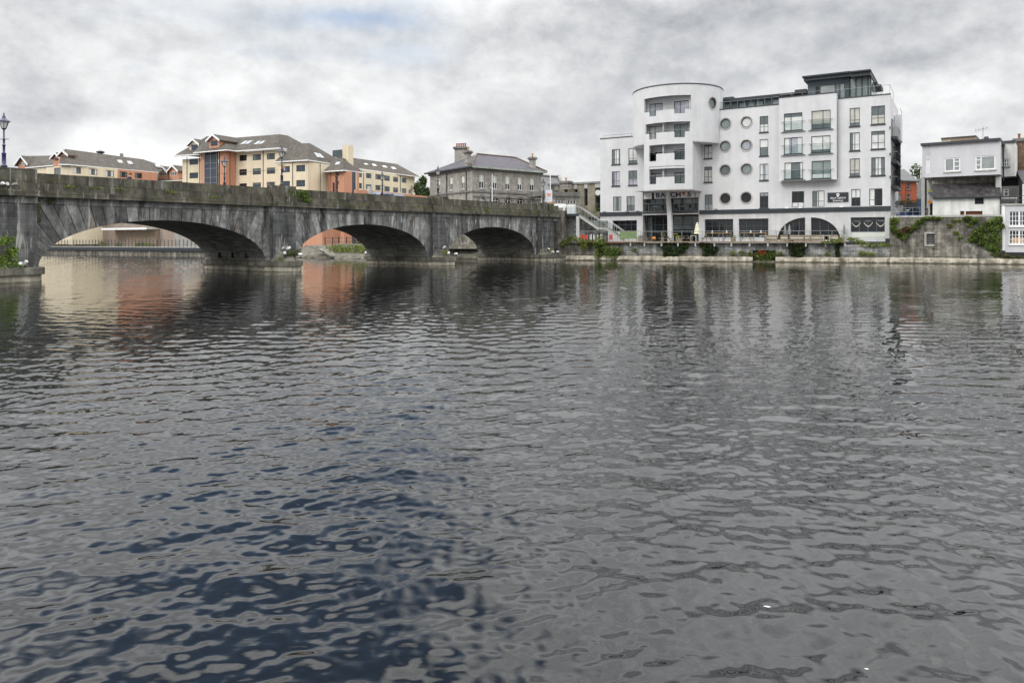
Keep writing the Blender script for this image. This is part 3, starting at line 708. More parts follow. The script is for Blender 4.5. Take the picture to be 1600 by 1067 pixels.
# ------------------------------------------------------------------ somebody walking over the bridge
def person(base, yaw, label, cat='person'):
    me = bpy.data.meshes.new('body'); bm = bmesh.new(); sk = bm.verts.layers.skin.verify()
    J = {}
    def j(n, co, r, par=None):
        v = bm.verts.new(co); v[sk].radius = (r, r); J[n] = v
        if par: bm.edges.new((J[par], v))
    j('hip', (0, 0, .95), .15); j('waist', (0, .02, 1.12), .14, 'hip'); j('chest', (0, .05, 1.34), .17, 'waist'); j('neck', (0, .09, 1.5), .065, 'chest'); j('jaw', (0, .13, 1.58), .075, 'neck'); j('head', (0, .13, 1.68), .10, 'jaw'); j('crown', (0, .12, 1.77), .06, 'head')
    for sd in (-1, 1):
        q = 'l' if sd < 0 else 'r'
        j(q+'sh', (sd*.19, .05, 1.40), .075, 'chest'); j(q+'el', (sd*.25, .02+sd*.08, 1.14), .05, q+'sh'); j(q+'wr', (sd*.22, .14+sd*.1, .93), .032, q+'el'); j(q+'ha', (sd*.21, .18+sd*.1, .85), .035, q+'wr')
        for k in range(4): j(q+'f%d' % k, (sd*.21, .165+sd*.1+.018*(k-1.5), .755), .009, q+'ha')
        j(q+'th', (sd*.19, .22+sd*.1, .81), .01, q+'ha')
        j(q+'hp', (sd*.1, 0, .88), .10, 'hip'); j(q+'kn', (sd*.1, .04+sd*.12, .5), .06, q+'hp'); j(q+'an', (sd*.1, -.04+sd*.18, .09), .04, q+'kn'); j(q+'to', (sd*.1, .12+sd*.18, .04), .035, q+'an')
    J['hip'][sk].use_root = True
    bm.to_mesh(me); bm.free()
    o = bpy.data.objects.new('tmp', me); COL.objects.link(o)
    o.modifiers.new('s', 'SKIN'); sb = o.modifiers.new('b', 'SUBSURF'); sb.levels = 2
    dg = bpy.context.evaluated_depsgraph_get(); dg.update()
    ev = bpy.data.meshes.new_from_object(o.evaluated_get(dg)); bpy.data.objects.remove(o)
    for m in (mat('dark_coat', (.022, .022, .026), .85, .2), mat('skin', (.45, .27, .2), .6, .1), mat('dark_jeans', (.03, .035, .06), .85, .2)): ev.materials.append(m)
    for p in ev.polygons:
        zc = p.center.z; p.material_index = 1 if (zc > 1.5 or (zc < .9 and abs(p.center.x) > .165)) else (2 if zc < .92 else 0); p.use_smooth = True
    ev.name = 'body'
    t = bpy.data.objects.new('person', ev); COL.objects.link(t); t.location = base; t.rotation_euler = (0, 0, yaw); t['label'] = label; t['category'] = cat
    h = {'_o': t, '_w': (0, 0, 0)}
    mb = MB(); mb.lathe((0, .115, 1.675), [(.113, -.02), (.115, .05), (.09, .10), (.04, .125)], 12)
    hb = mb.build('hair', M_['bark'], h, smooth=True)
    mb = MB()
    for sx_ in (-1, 1): mb.lathe((sx_*.035, .222, 1.685), [(.004, -.008), (.011, 0), (.004, .008)], 6)
    mb.build('eye', M_['black'], h)
    mb = MB(); mb.mesh([(-.014, .225, 1.64), (.014, .225, 1.64), (0, .25, 1.642), (0, .225, 1.69)], [(0, 1, 2), (0, 2, 3), (1, 3, 2)]); mb.build('nose', ev.materials[1], h)
    mb = MB()
    for sx_ in (-1, 1): mb.lathe((sx_*.105, .125, 1.675), [(.006, -.03), (.022, 0), (.006, .03)], 6)
    mb.build('ear', ev.materials[1], h)
    return t
ps = FB.uz(179, 273)[0]
person(FB.w(ps+1.6, 6.11, -1.2), math.atan2(-FB.e.x, FB.e.y), 'person in a dark coat walking along the bridge behind the parapet')
# ================================================================== far bank: hotel, grey house, offices
def poly(mb, pts, m=0): mb.face([Vector(p) for p in pts], m)
def roofpart(name, parent, polys, mm='tile', t=.22, edge=None):
    mb = MB()
    for p in polys: mb.plate(p, t)
    return part(mb, name, M_[mm], parent)
def gutter(parent, pts, mm='whitep', r=.16, name='gutter'):
    mb = MB()
    for a, b in zip(pts[:-1], pts[1:]):
        a, b = Vector(a), Vector(b); e = (b-a).normalized(); n = Vector((e.y, -e.x, 0)).normalized()
        mb.hexa([a-n*.1-Vector((0, 0, r)), b-n*.1-Vector((0, 0, r)), b+n*.12-Vector((0, 0, r)), a+n*.12-Vector((0, 0, r)), a-n*.1+Vector((0, 0, .05)), b-n*.1+Vector((0, 0, .05)), b+n*.12+Vector((0, 0, .05)), a+n*.12+Vector((0, 0, .05))])
    return part(mb, name, M_[mm], parent)
def skylight(parent, q, gm='sky'):
    """q: four 3-D corners on the roof; lifted off it and given a frame"""
    q = [Vector(p) for p in q]; n = (q[1]-q[0]).cross(q[2]-q[0]).normalized()
    if n.z < 0: n = -n
    c = sum(q, Vector())/4
    mb = MB(); o = [c+(p-c)*1.0+n*.16 for p in q]; b = [p-n*.1 for p in q]
    mb.hexa(b+o); w_ = part(mb, 'skylight', M_['palecon'], parent)
    mb = MB(); o2 = [c+(p-c)*.86+n*.19 for p in q]; b2 = [p-n*.06 for p in o2]
    mb.hexa(b2+o2); part(mb, 'pane', G[gm], w_)
def onplane(px, py, a, b, c):
    """the point seen at px,py on the plane through three points"""
    a, b, c = Vector(a), Vector(b), Vector(c); n = (b-a).cross(c-a)
    d = Vector(((px-CX)/f, 1, (HY-py)/f)); o = Vector((0, 0, H))
    return o+d*((a-o).dot(n)/d.dot(n))
def sky_px(parent, pts, pl, gm='sky'): skylight(parent, [onplane(x, y, *pl) for x, y in pts], gm)
def pipe(M, px, y0, y1, parent, d=.08, r=.06, mm='frame', name='downpipe'):
    u, z0 = M.uz(px, y1); _, z1 = M.uz(px, y0)
    mb = MB(); mb.tube([M.w(u, z0, d), M.w(u, z1, d)], r, 6); part(mb, name, M_[mm], parent)

# ---- hotel, main block
HO = thing('hotel', 'cream and terracotta four storey hotel with brown tiled hipped roofs behind the first bridge arch', 'hotel', P(440, 377, 152)-Vector((0, 0, 2)))
FA = vp(438.5, 150, -1530); rr = Vector(((1430-800)/1150, 1)).normalized()
zE = 21.4
def wins(M, lst, parent, gl, d=-.10, fm='frame', **k):
    out_ = []
    for r in lst:
        q = M.rect(r); window(M, q, parent, M_[fm], G[R.choice(gl)], d=d, **k); out_.append(q)
    return out_
cols_ = [(373.7, 385.6), (394.9, 407.8), (416.8, 429.8)]; rows_ = [(242.3, 251.8), (264.6, 274.2), (286.8, 297.5)]
hr = [(a, y0-(a-373.7)*.055, b, y1-(a-373.7)*.055) for a, b in cols_ for y0, y1 in rows_]
mb = MB(); wall(mb, FA, FA.u(368.6), FA.u(438.5), 2, zE, [FA.rect(r) for r in hr], .2); part(mb, 'wall', M_['cream'], HO)
for i, r in enumerate(hr): window(FA, FA.rect(r), HO, M_['frame'], G['dark' if i < 3 else R.choice(['teal', 'navy'])], d=-.1, cols=(.33, .68) if i % 2 else (.6,), fr=.09, cur=G['mid'] if i > 2 else None)
pipe(FA, 411.5, 235, 300, HO)
Fside = Fr(FA.w(FA.u(438.5), 0).xy, rr)
mb = MB(); wall(mb, Fside, 0.0, 20, 2, zE); part(mb, 'wall', M_['cream'], HO)
mb = MB()
for z in (11.4, 17.2): mb.box(FA, FA.u(368.7), FA.u(438.4), .0, .03, z, z+.06)
part(mb, 'movement_joint', M_['wood'], HO)
# projecting gabled wing with the glazed bay
c354 = FA.w(FA.u(368.6), 0).xy-rr*2.6
FPf = Fr(c354, FA.e); FPs = Fr(c354, rr)
u0 = FPf.u(313.5); ug0, ug1 = FPf.u(319), FPf.u(343.5)
mb = MB(); wall(mb, FPf, u0, ug0, 2, 21.9); wall(mb, FPf, ug1, 0, 2, 21.9); wall(mb, FPs, 0.0, 2.6, 2, 21.9); part(mb, 'wall', M_['orange'], HO)
pipe(FPs, 359, 238, 292, HO, d=.06)
mb = MB(); um = FPf.u(338.8)
mb.box(FPf, ug0, um, -.4, -.15, 2, 21.8); glz = part(mb, 'glazed_bay', G['navy'], HO)
mb = MB(); mb.box(FPf, um+.02, ug1, -.8, -.5, 2, 21.8); part(mb, 'pane', G['dark'], glz)
mb = MB()
for px in (319.3, 328.5, 338.5): mb.box(FPf, FPf.u(px)-.09, FPf.u(px)+.09, -.145, -.05, 2, 21.8)
for y in (255, 263.5, 277.5, 286): z = FPf.uz(329, y)[1]; mb.box(FPf, ug0, um, -.145, -.07, z-.05, z+.05)
part(mb, 'mullion', M_['galv'], glz)
# recessed cream corner on the left
FL = Fr(FPf.w(u0, 0, -1.8).xy, FA.e); ul = FL.u(285)
lw = [(296, 248.5, 309.6, 257.6), (296, 270, 309.6, 279)]
mb = MB(); wall(mb, FL, ul, .05, 2, 20.6, [FL.rect(r) for r in lw], .2); part(mb, 'wall', M_['cream'], HO)
for r in lw: window(FL, FL.rect(r), HO, M_['frame'], G['navy'], d=-.1, cols=(.33, .67), fr=.09)
pipe(FL, 292.5, 245, 288, HO); pipe(FL, 312.3, 243, 288, HO)
FLs = Fr(FL.w(ul, 0).xy, -rr)
mb = MB(); mb.face([FL.w(ul, 2), FL.w(ul, 20.6), FL.w(ul, 20.6)+Vector((rr.x, rr.y, 0))*14, FL.w(ul, 2)+Vector((rr.x, rr.y, 0))*14]); part(mb, 'wall', M_['cream'], HO)
# roofs: every corner a point in space
e0, e1 = P(366, 236.5, 154.2), P(436, 231.3, 149.0); r0, r1 = P(368, 215.5, 162.5), P(435.6, 210, 156.0)
er, r2, r3 = P(456.8, 233.6, 155.5), P(450, 212.2, 166), P(474, 225.5, 170)
roofpart('roof', HO, [[e0, e1, r1, r0], [e1, er, r3, r2, r1]])
gutter(HO, [e0, e1, er])
pl = (e0, e1, r0)
for x in (375, 396):
    for k in (0, 1): sky_px(HO, [(x+k*7.5, 227-k*.6), (x+k*7.5+5.8, 226.6-k*.6), (x+k*7.5+13.5, 221.2-k*.6), (x+k*7.5+7.7, 221.6-k*.6)], pl)
p0, p1 = P(302.5, 238.8, 155.6), P(354.6, 234.2, 151.8); p2, p3 = P(368.8, 236.3, 154.0), P(312, 226.5, 160); p4 = P(350, 212.3, 160); p5 = P(368, 215.5, 162.5); p6 = P(322, 213.5, 161.5)
roofpart('roof', HO, [[p0, p1, p4, p6, p3], [p1, p2, p5, p4]]); gutter(HO, [p0, p1, p2])
q0, q1, q2, q3 = P(272, 243.4, 160.5), P(315, 241, 156.8), P(322, 214, 168), P(300, 232, 166)
roofpart('roof', HO, [[q0, q1, q2, q3]]); gutter(HO, [q0, q1])
# dormers
def dormer(M, x0, x1, yb, ye, yap, wr, wallm, parent, ov=.5, depth=7, gm='navy', fmx='frame'):
    ua, zb = M.uz(x0, yb); ub, _ = M.uz(x1, yb); uc = (ua+ub)/2; ze = M.uz((x0+x1)/2, ye)[1]; za = M.uz((x0+x1)/2, yap)[1]
    mb = MB(); mb.prism(M, [(ua, zb-1.2), (ub, zb-1.2), (ub, ze), (uc, za), (ua, ze)], -depth, 0); dm = part(mb, 'dormer', M_[wallm], parent)
    sl = (za-ze)/(uc-ua)
    mb = MB()
    for sg in (-1, 1):
        ed = uc+sg*(uc-ua+ov)
        pts = [(uc, za+.05), (ed, ze-sl*ov+.05), (ed, ze-sl*ov+.28), (uc, za+.28)]
        mb.prism(M, pts, -depth, ov*.9)
    part(mb, 'roof', M_['tile'], dm)
    mb = MB()
    for sg in (-1, 1):
        ed = uc+sg*(uc-ua+ov)
        mb.prism(M, [(uc, za-.12), (ed, ze-sl*ov-.12), (ed, ze-sl*ov+.3), (uc, za+.3)], ov*.9+.01, ov*.9+.09)
    part(mb, 'bargeboard', M_['whitep'], dm)
    q = M.rect(wr); mb = MB(); mb.box(M, q[0], q[1], .01, .06, q[2], q[3]); part(mb, 'window', M_[fmx], dm)
    mb = MB(); n = 3
    for k in range(n):
        a = q[0]+(q[1]-q[0])*k/n; mb.box(M, a+.06, a+(q[1]-q[0])/n-.06, .065, .075, q[2]+.08, q[3]-.08)
    part(mb, 'pane', G[gm], dm)
FD1 = Fr(P(334, 377, 155.2).xy, FA.e); dormer(FD1, 326.5, 342.5, 229, 219, 212, (329.6, 219.8, 339.8, 228), 'orange', HO)
FD2 = Fr(P(303, 377, 161).xy, FA.e); dormer(FD2, 296, 311, 235.5, 226, 219, (299.2, 226.3, 309.2, 234.6), 'cream', HO)
# lower wing
FW2 = vp(481, 145, -1530); FW2s = Fr(FW2.o, rr)
hr = [(437.5+3.0, 260, 453, 269.6), (462.8, 258, 476.7, 268.4), (440.5, 283.2, 453, 293), (462.8, 281.6, 476.7, 291.8)]
ze2 = FW2.uz(481, 253.3)[1]
mb = MB(); wall(mb, FW2, FW2.u(434), 0, 2, ze2, [FW2.rect(r) for r in hr], .2); part(mb, 'wall', M_['cream'], HO)
for r in hr: window(FW2, FW2.rect(r), HO, M_['frame'], G['navy'], d=-.1, cols=(.25, .72), fr=.09, cur=G['teal'])
pipe(FW2, 457.5, 254, 300, HO)
mb = MB(); wall(mb, FW2s, 0, 9, 2, ze2); part(mb, 'wall', M_['cream'], HO); pipe(FW2s, 500, 255, 302, HO, d=.06)
a0, a1, a2 = P(429, 253.3, 148.8), P(481, 250.2, 144.3), P(521, 256.4, 154); a3, a4, a5 = P(457, 224.6, 153.5), P(481.5, 224.0, 152.5), P(526, 248, 162); a6 = P(484.5, 224.1, 156)
roofpart('roof', HO, [[a0, a1, a4, a3], [a1, a2, a5, a6, a4]]); gutter(HO, [a0, a1, a2])
for k in (0, 1): sky_px(HO, [(489.5+k*5.5, 239+k*1.2), (494+k*5.5, 239.8+k*1.2), (501+k*5.5, 247.3+k*.9), (496+k*5.5, 246.6+k*.9)], (a1, a2, a4))
# terracotta corner block with the glass slot
FO = vp(537.6, 146, -900); FOs = Fr(FO.o, rr)
zo = FO.uz(537, 266.5)[1]
mb = MB(); wall(mb, FO, FO.u(512), 0, 2, zo); wall(mb, FOs, 0, FOs.u(550), 2, zo); wall(mb, FOs, FOs.u(557), FOs.u(561), 2, zo); part(mb, 'wall', M_['orange'], HO)
mb = MB(); mb.box(FOs, FOs.u(550), FOs.u(557), -.4, -.2, 2, zo); part(mb, 'glass_slot', G['navy'], HO)
pipe(FO, 516.5, 268, 302, HO, mm='orange')
b0, b1, b2_ = P(506, 268.2, 148), P(537.5, 266.2, 145), P(569, 270.2, 158); b3 = P(535.8, 247, 152); b4 = P(519, 247.5, 156); b5 = P(545, 251, 162)
roofpart('roof', HO, [[b0, b1, b3, b4], [b1, b2_, b5, b3]]); gutter(HO, [b0, b1, b2_])
sky_px(HO, [(523, 258.8), (529.5, 258.2), (532.8, 254), (526.5, 254.3)], (b0, b1, b3))
FT = vp(544, 156, -700); FTs = Fr(FT.o, rr)
mb = MB(); ut = FT.u(535); z1 = FT.uz(544, 226.6)[1]
q1_ = FT.o+FTs.e*FTs.u(552)
mb.slab(W0, [(p.x, -p.y) for p in (FT.w(ut, 0).xy, FT.o, q1_, q1_+FT.w(ut, 0).xy-FT.o)], 12, z1); part(mb, 'stair_tower', M_['cream'], HO)
FX = vp(534, 164, -700); mb = MB(); mb.box(FX, FX.u(519.5), FX.u(532), -1.5, 0, 15, FX.uz(527, 234.5)[1]); part(mb, 'plant_room', M_['clad'], HO)
# vertical lettering on the terracotta block
def text(s, size, M, u, z, d, parent, mm, rot=0, ext=.02, off=0.0, al='CENTER', name='lettering', shear_=0):
    cu = bpy.data.curves.new(name, 'FONT'); cu.body = s; cu.size = size; cu.extrude = ext; cu.align_x = al; cu.align_y = 'CENTER'; cu.offset = off; cu.shear = shear_
    tmp = bpy.data.objects.new(name, cu); COL.objects.link(tmp); me = bpy.data.meshes.new_from_object(tmp); bpy.data.objects.remove(tmp)
    me.materials.clear(); me.materials.append(mm); me.name = name; o = bpy.data.objects.new(name, me); COL.objects.link(o)
    p = M.w(u, z, d)
    from mathutils import Matrix
    e = Vector((M.e.x, M.e.y, 0)); n = Vector((M.n.x, M.n.y, 0)); Z = Vector((0, 0, 1))
    m = Matrix((e, Z, n)).transposed() @ Matrix.Rotation(rot, 3, 'Z')
    o.rotation_euler = m.to_euler()
    o.location = p-Vector(parent['_w']); o.parent = parent['_o']
    return o
def script_sign(M, px, y0, y1, lab, sc_=1.0):
    u, z1 = M.uz(px, y0); _, z0 = M.uz(px, y1)
    t = thing('wall_sign', lab, 'sign', M.w(u, z0, .1), 'vertical script signs of the hotel')
    mb = MB(); mb.box(M, u-.9*sc_, u-.5*sc_, .02, .12, z0+.2, z0+(z1-z0)*.55); part(mb, 'blue_bar', M_['navy'], t)
    text('Radisson', 1.5*sc_*(z1-z0)/4.8, M, u+.25*sc_, (z0+z1)/2, .08, t, M_['ink'], rot=-math.pi/2, off=.035, shear_=.3)
    return t
script_sign(FO, 525.5, 270.5, 303, 'tall vertical dark blue script sign on the terracotta corner block of the hotel', 1.0)
# ---- rear wing of the hotel
HW = thing('hotel_wing', 'long cream rear wing with a brown roof and five skylights, right of the terracotta block', 'hotel wing', P(605, 377, 205)-Vector((0, 0, 1)))
FC = vp(648, 208, 1425)
cw = [(549+12, 269, 565.5, 277.4, 0), (571.8, 271.2, 580.4, 278.8, 0), (586.5, 272.6, 594.7, 280.7, 0), (600.5, 274.8, 609, 282.8, 0), (614.3, 276.8, 622, 284.4, 0), (627.7, 278.4, 635, 285.8, 0)]
hr = []
for (x0, y0, x1, y1, _) in cw: hr += [(x0, y0, x1, y1), (x0, y0+17.3-(x0-571)*.018, x1, y1+17.2-(x0-571)*.018)]
zc_ = FC.uz(605, 270.6)[1]
mb = MB(); wall(mb, FC, FC.u(556), FC.u(648), 3, zc_, [FC.rect(r) for r in hr], .2); part(mb, 'wall', M_['cream'], HW)
for r in hr: window(FC, FC.rect(r), HW, M_['frame'], G[R.choice(['teal', 'teal', 'mid', 'navy'])], d=-.1, cols=(.7,), fr=.1, cur=G['mid'])
for px in (568, 598, 625.5): pipe(FC, px, 268+(px-568)*.12, 300, HW)
mb = MB(); Fe = Fr(FC.w(FC.u(648), 0).xy, FC.n*-1); mb.face([FC.w(FC.u(648), 3), FC.w(FC.u(648), zc_), FC.w(FC.u(648), zc_, -11), FC.w(FC.u(648), 3, -11)]); part(mb, 'wall', M_['cream'], HW)
d0_, d1_, d2_, d3_ = P(556, 263.2, 190.5), P(656.5, 276.8, 207), P(620, 256.5, 211), P(545, 246.0, 196)
d4_ = P(657.5, 276.8, 222)
roofpart('roof', HW, [[d0_, d1_, d2_, d3_], [d1_, d4_, d2_]]); gutter(HW, [d0_, d1_])
for x, y in ((552.5, 253), (566, 255), (579.5, 257), (596, 259.5), (610, 261.8)): sky_px(HW, [(x, y), (x+5.5, y+.2), (x+10, y+3.6), (x+4, y+3.3)], (d0_, d1_, d2_), 'light')
script_sign(FC.shift(.3), 642.5, 290.5, 303.5, 'small vertical dark blue script sign at the right end of the cream rear wing', 1.0)
# ---- garden wall with hoarding
GW = vp(620, 140, 1500)
mb = MB(); mb.prism(GW, [(GW.u(556), 3), (GW.u(668), 3), (GW.u(668), GW.uz(668, 306.8)[1]), (GW.u(575), GW.uz(575, 297.5)[1]), (GW.u(556), GW.uz(556, 296.5)[1])], -.4, 0)
gwall = solo(mb, 'garden_wall', M_['orange'], 'terracotta garden wall running right from the hotel to the grey house', 'wall')
u, z = GW.uz(576.3, 299)
mb = MB(); mb.box(GW, u-.4, u+.4, .02, .5, 3, GW.uz(576.3, 291.5)[1]); part(mb, 'gate_pillar', M_['palecon'], gwall)
hb = thing('banner', 'blue and white banner on the terracotta garden wall behind the bridge', 'banner', GW.w(GW.u(605), 8, .2))
mb = MB(); mb.prism(GW, [(GW.u(578), GW.uz(578, 306)[1]), (GW.u(631), GW.uz(631, 308.5)[1]), (GW.u(631), GW.uz(631, 304.2)[1]), (GW.u(578), GW.uz(578, 299.5)[1])], .03, .10); part(mb, 'panel', mat('pale_blue_panel', (.45, .52, .66), .6, .3, .5), hb)
mb = MB()
x = 593.5
while x < 614:
    wd_ = R.uniform(.8, 2.2); mb.prism(GW, [(GW.u(x), GW.uz(x, 305.8)[1]), (GW.u(x+wd_), GW.uz(x+wd_, 306)[1]), (GW.u(x+wd_), GW.uz(x+wd_, 303.2)[1]), (GW.u(x), GW.uz(x, 303)[1])], .105, .13); x += wd_+.5
mb.box(GW, GW.u(585), GW.u(587.2), .105, .13, GW.uz(586, 305)[1], GW.uz(586, 303.2)[1]); part(mb, 'lettering', M_['navy'], hb)
# ---- low wing on the far left
LW = thing('apartment_house', 'low cream and terracotta house with a long brown skylit roof at the far left', 'house', P(170, 377, 160)-Vector((0, 0, 1)))
FLW = vp(112, 150, 1390); 
hr = [(114, 261.5, 126.5, 271.5), (139, 263.8, 152, 273.5), (164.3, 266.5, 178, 276.5), (187, 268.5, 199, 277.5), (210.5, 270.5, 222, 279)]
zl = FLW.uz(170, 263)[1]
us = FLW.u(183.5)
mb = MB(); wall(mb, FLW, 0, us, 2, zl, [FLW.rect(r) for r in hr[:3]], .2); part(mb, 'wall', M_['cream'], LW)
mb = MB(); wall(mb, FLW, us, FLW.u(246), 2, zl, [FLW.rect(r) for r in hr[3:]], .2); part(mb, 'wall', M_['orange'], LW)
for i, r in enumerate(hr): window(FLW, FLW.rect(r), LW, M_['frame'], G['mid' if i in (0, 1, 2) else 'dark'], d=-.1, cols=(.5,), fr=.09, cur=G['light'] if i < 3 else G['mid'])
FLl = vp(112, 150, -900)
h2 = FLl.rect((84.5, 262.5, 95, 273)); 
mb = MB(); wall(mb, FLl, FLl.u(72), 0, 2, zl, [h2], .2); part(mb, 'wall', M_['cream'], LW); window(FLl, h2, LW, M_['frame'], G['mid'], cols=(.45,), fr=.09)
g0, g1, g2, g3 = P(108, 257.2, 149.2), P(247, 269.6, 169), P(224, 249.2, 177), P(101.5, 233, 157.5); g4, g5 = P(92, 256.8, 152.0), P(96, 247, 156)
roofpart('roof', LW, [[g0, g1, g2, g3], [g4, g0, g3, g5]]); gutter(LW, [g4, g0, g1])
g6 = P(262, 262, 182); roofpart('roof', LW, [[g1, g6, g2]])
for x, y in ((119.5, 244), (153, 247.5), (182.5, 250.7), (198, 252.5), (241.5, 257)): sky_px(LW, [(x, y), (x+7, y+.6), (x+10, y+5.2), (x+3, y+4.8)], (g0, g1, g2), 'sky' if x < 180 else 'light')
FDl = Fr(P(101, 377, 154).xy, FA.e)
dormer(FDl, 93.5, 107, 249.5, 243, 236.5, (97, 243.5, 103.5, 248.5), 'orange', LW, depth=1.6)
FDl = Fr(P(89, 377, 158).xy, FA.e); dormer(FDl, 83, 94.5, 252, 246.5, 240.5, (86, 247.5, 91, 251), 'orange', LW, depth=5)
mb = MB(); c = P(157, 237.5, 172); mb.lathe((c.x, c.y, c.z-1.2), [(.35, 0), (.35, .7), (.9, 1.0), (.9, 1.25), (.2, 1.5)], 10); part(mb, 'roof_vent', M_['ink'], LW)
mb = MB(); c = P(190, 243.5, 174); mb.lathe((c.x, c.y, c.z-1.5), [(.45, 0), (.45, 2.0)], 6); part(mb, 'chimney_pot', M_['greycon'], LW)
# two small gabled dormers between the low wing and the hotel
TD = thing('gabled_house', 'small terracotta house with twin white edged gables between the low house and the hotel', 'house', P(266, 377, 176)-Vector((0, 0, 1)))
Ft = Fr(P(262, 377, 176).xy, FA.e)
mb = MB(); wall(mb, Ft, Ft.u(226), Ft.u(290), 2, Ft.uz(262, 285)[1]); part(mb, 'wall', M_['orange'], TD)
t0, t1, t2, t3 = P(226, 284, 175.3), P(287, 281.5, 173.5), P(287, 266, 184), P(250, 268, 184); roofpart('roof', TD, [[t0, t1, t2, t3]]); gutter(TD, [t0, t1])
dormer(Ft.shift(.2), 248.5, 261.5, 275.5, 268.5, 261.5, (251.5, 269.5, 260, 275.4), 'orange', TD, depth=9, gm='mid', fmx='whitep'); dormer(Ft.shift(.2), 264.5, 278, 275, 267, 260, (267.5, 268.5, 276, 274.5), 'orange', TD, depth=9, gm='mid', fmx='whitep')
# house row at the very left
HL = thing('gabled_house', 'brown roofed terracotta gable house at the far left edge behind the parapet', 'house', P(60, 377, 170)-Vector((0, 0, 1)))
Fh = Fr(P(40, 377, 172).xy, FA.e)
dormer(Fh, 28.5, 44.5, 262, 256, 245.5, (34.5, 254, 39.8, 258.5), 'orange', HL, depth=12, gm='mid', fmx='whitep', ov=.7)
k0, k1, k2, k3 = P(40, 262.3, 170), P(84, 258.5, 160), P(86, 243.2, 172), P(37, 244, 180); roofpart('roof', HL, [[k0, k1, k2, k3]])
mb = MB(); Fk = Fr(P(40, 377, 170.6).xy, (P(84, 377, 160.6)-P(40, 377, 170.6)).xy); wall(mb, Fk, 0, Fk.u(84), 2, Fk.uz(62, 261)[1]); part(mb, 'wall', M_['cream'], HL); gutter(HL, [k0, k1])
sky_px(HL, [(60, 256), (65, 255.6), (68.5, 252.3), (63.5, 252.7)], (k0, k1, k2), 'light'); sky_px(HL, [(52, 255.5), (55, 255.2), (56.5, 253), (53.5, 253.2)], (k0, k1, k2), 'light')

# ---- grey stone house
GS = thing('stone_house', 'two storey grey stone house with a hipped slate roof and tall chimneys', 'house', P(740, 377, 120)-Vector((0, 0, 1)))
FG = vp(738, 118, 2207); FGl = vp(738, 118, 0)
ze = 14.55
ur = FG.u(845.5); ull = FGl.u(672)
up_ = [(749, 272.8, 756.8, 294.8), (770.2, 274.3, 777, 295.6), (790, 275.5, 797, 296.8), (809, 277.3, 816, 297.4), (828.3, 278.8, 835.2, 298.5)]
lo_ = [(747.5, 308.5, 757.5, 330), (770, 309.5, 779, 330), (789.5, 309, 799, 330), (808.5, 310, 817.5, 330), (826.5, 310.5, 835.5, 330)]
mb = MB(); wall(mb, FG, 0, ur, 4, ze, [FG.rect(r) for r in up_+lo_], .32); part(mb, 'wall', M_['greystone'], GS)
for r in up_:
    q = FG.rect(r); w_ = window(FG, q, GS, M_['whitep'], G['dark'], d=-.16, cols=(.5,), rows=(.5,), fr=.10, sill=M_['palecon'])
    mb = MB(); mb.box(FG, q[0]+.1, q[1]-.1, -.175, -.165, q[2]+(q[3]-q[2])*R.uniform(.42, .52), q[3]-.1); part(mb, 'blind', M_['pillow'], w_)
for i, r in enumerate(lo_):
    q = FG.rect(r); w_ = window(FG, q, GS, M_['whitep'], G['green' if i in (0, 4) else 'dark'], d=-.16, cols=(.5,), rows=(.4, .8), fr=.09)
    uc = (q[0]+q[1])/2; hw = (q[1]-q[0])/2; mb = MB(); K = 10; zt = q[3]
    zc0 = zt-hw*.92     # the arch: the wall fills the corners above it and a ring of voussoirs stands proud
    for sg in (-1, 1):
        pts = [(uc+sg*hw, zc0)]+[(uc+sg*hw*math.cos(math.pi/2*k/K), zc0+hw*.92*math.sin(math.pi/2*k/K)) for k in range(1, K+1)]+[(uc+sg*hw, zt)]
        mb.prism(FG, pts, -.155, -.004)
    part(mb, 'arch_infill', M_['greystone'], w_)
    mb = MB()
    for k in range(2*K):
        a0_, a1_ = math.pi*k/(2*K), math.pi*(k+1)/(2*K); ri, ro = hw*1.08, hw*1.42
        mb.prism(FG, [(uc+ri*math.cos(a0_), zc0+ri*math.sin(a0_)), (uc+ro*math.cos(a0_), zc0+ro*math.sin(a0_)), (uc+ro*math.cos(a1_), zc0+ro*math.sin(a1_)), (uc+ri*math.cos(a1_), zc0+ri*math.sin(a1_))], .0, .12)
    part(mb, 'hood_mould', M_['greyplain'], w_)
ll = [(684, 278.5, 688, 299), (702, 276.8, 707.2, 297.6), (720.3, 274.8, 725.6, 295.6)]
mb = MB(); wall(mb, FGl, ull, 0, 4, ze, [FGl.rect(r) for r in ll], .32); part(mb, 'wall', M_['greystone'], GS)
for r in ll:
    q = FGl.rect(r); w_ = window(FGl, q, GS, M_['whitep'], G['dark'], d=-.16, cols=(.5,), rows=(.5,), fr=.10, sill=M_['palecon'])
    mb = MB(); mb.box(FGl, q[0]+.1, q[1]-.1, -.175, -.165, q[2]+(q[3]-q[2])*.5, q[3]-.1); part(mb, 'blind', M_['pillow'], w_)
zs = 10.8
mb = MB(); mb.box(FG, .0, ur+.1, 0, .16, zs-.25, zs); mb.box(FGl, ull-.1, .16, 0, .16, zs-.25, zs); mb.box(FG, 0, ur, 0, .12, zs-1.0, zs-.9); part(mb, 'string_course', M_['greyplain'], GS)
for F_, a, b in ((FG, .0, ur+.3), (FGl, ull-.3, .0)):
    mb = MB(); mb.box(F_, a, b, 0, .22, ze-.45, ze); mb.box(F_, a-.0, b, .22, .55, ze-.12, ze+.02); part(mb, 'cornice', M_['greyplain'], GS)
pipe(FGl, 698.5, 270, 320, GS, r=.09); pipe(FGl, 729, 264, 320, GS, r=.09)
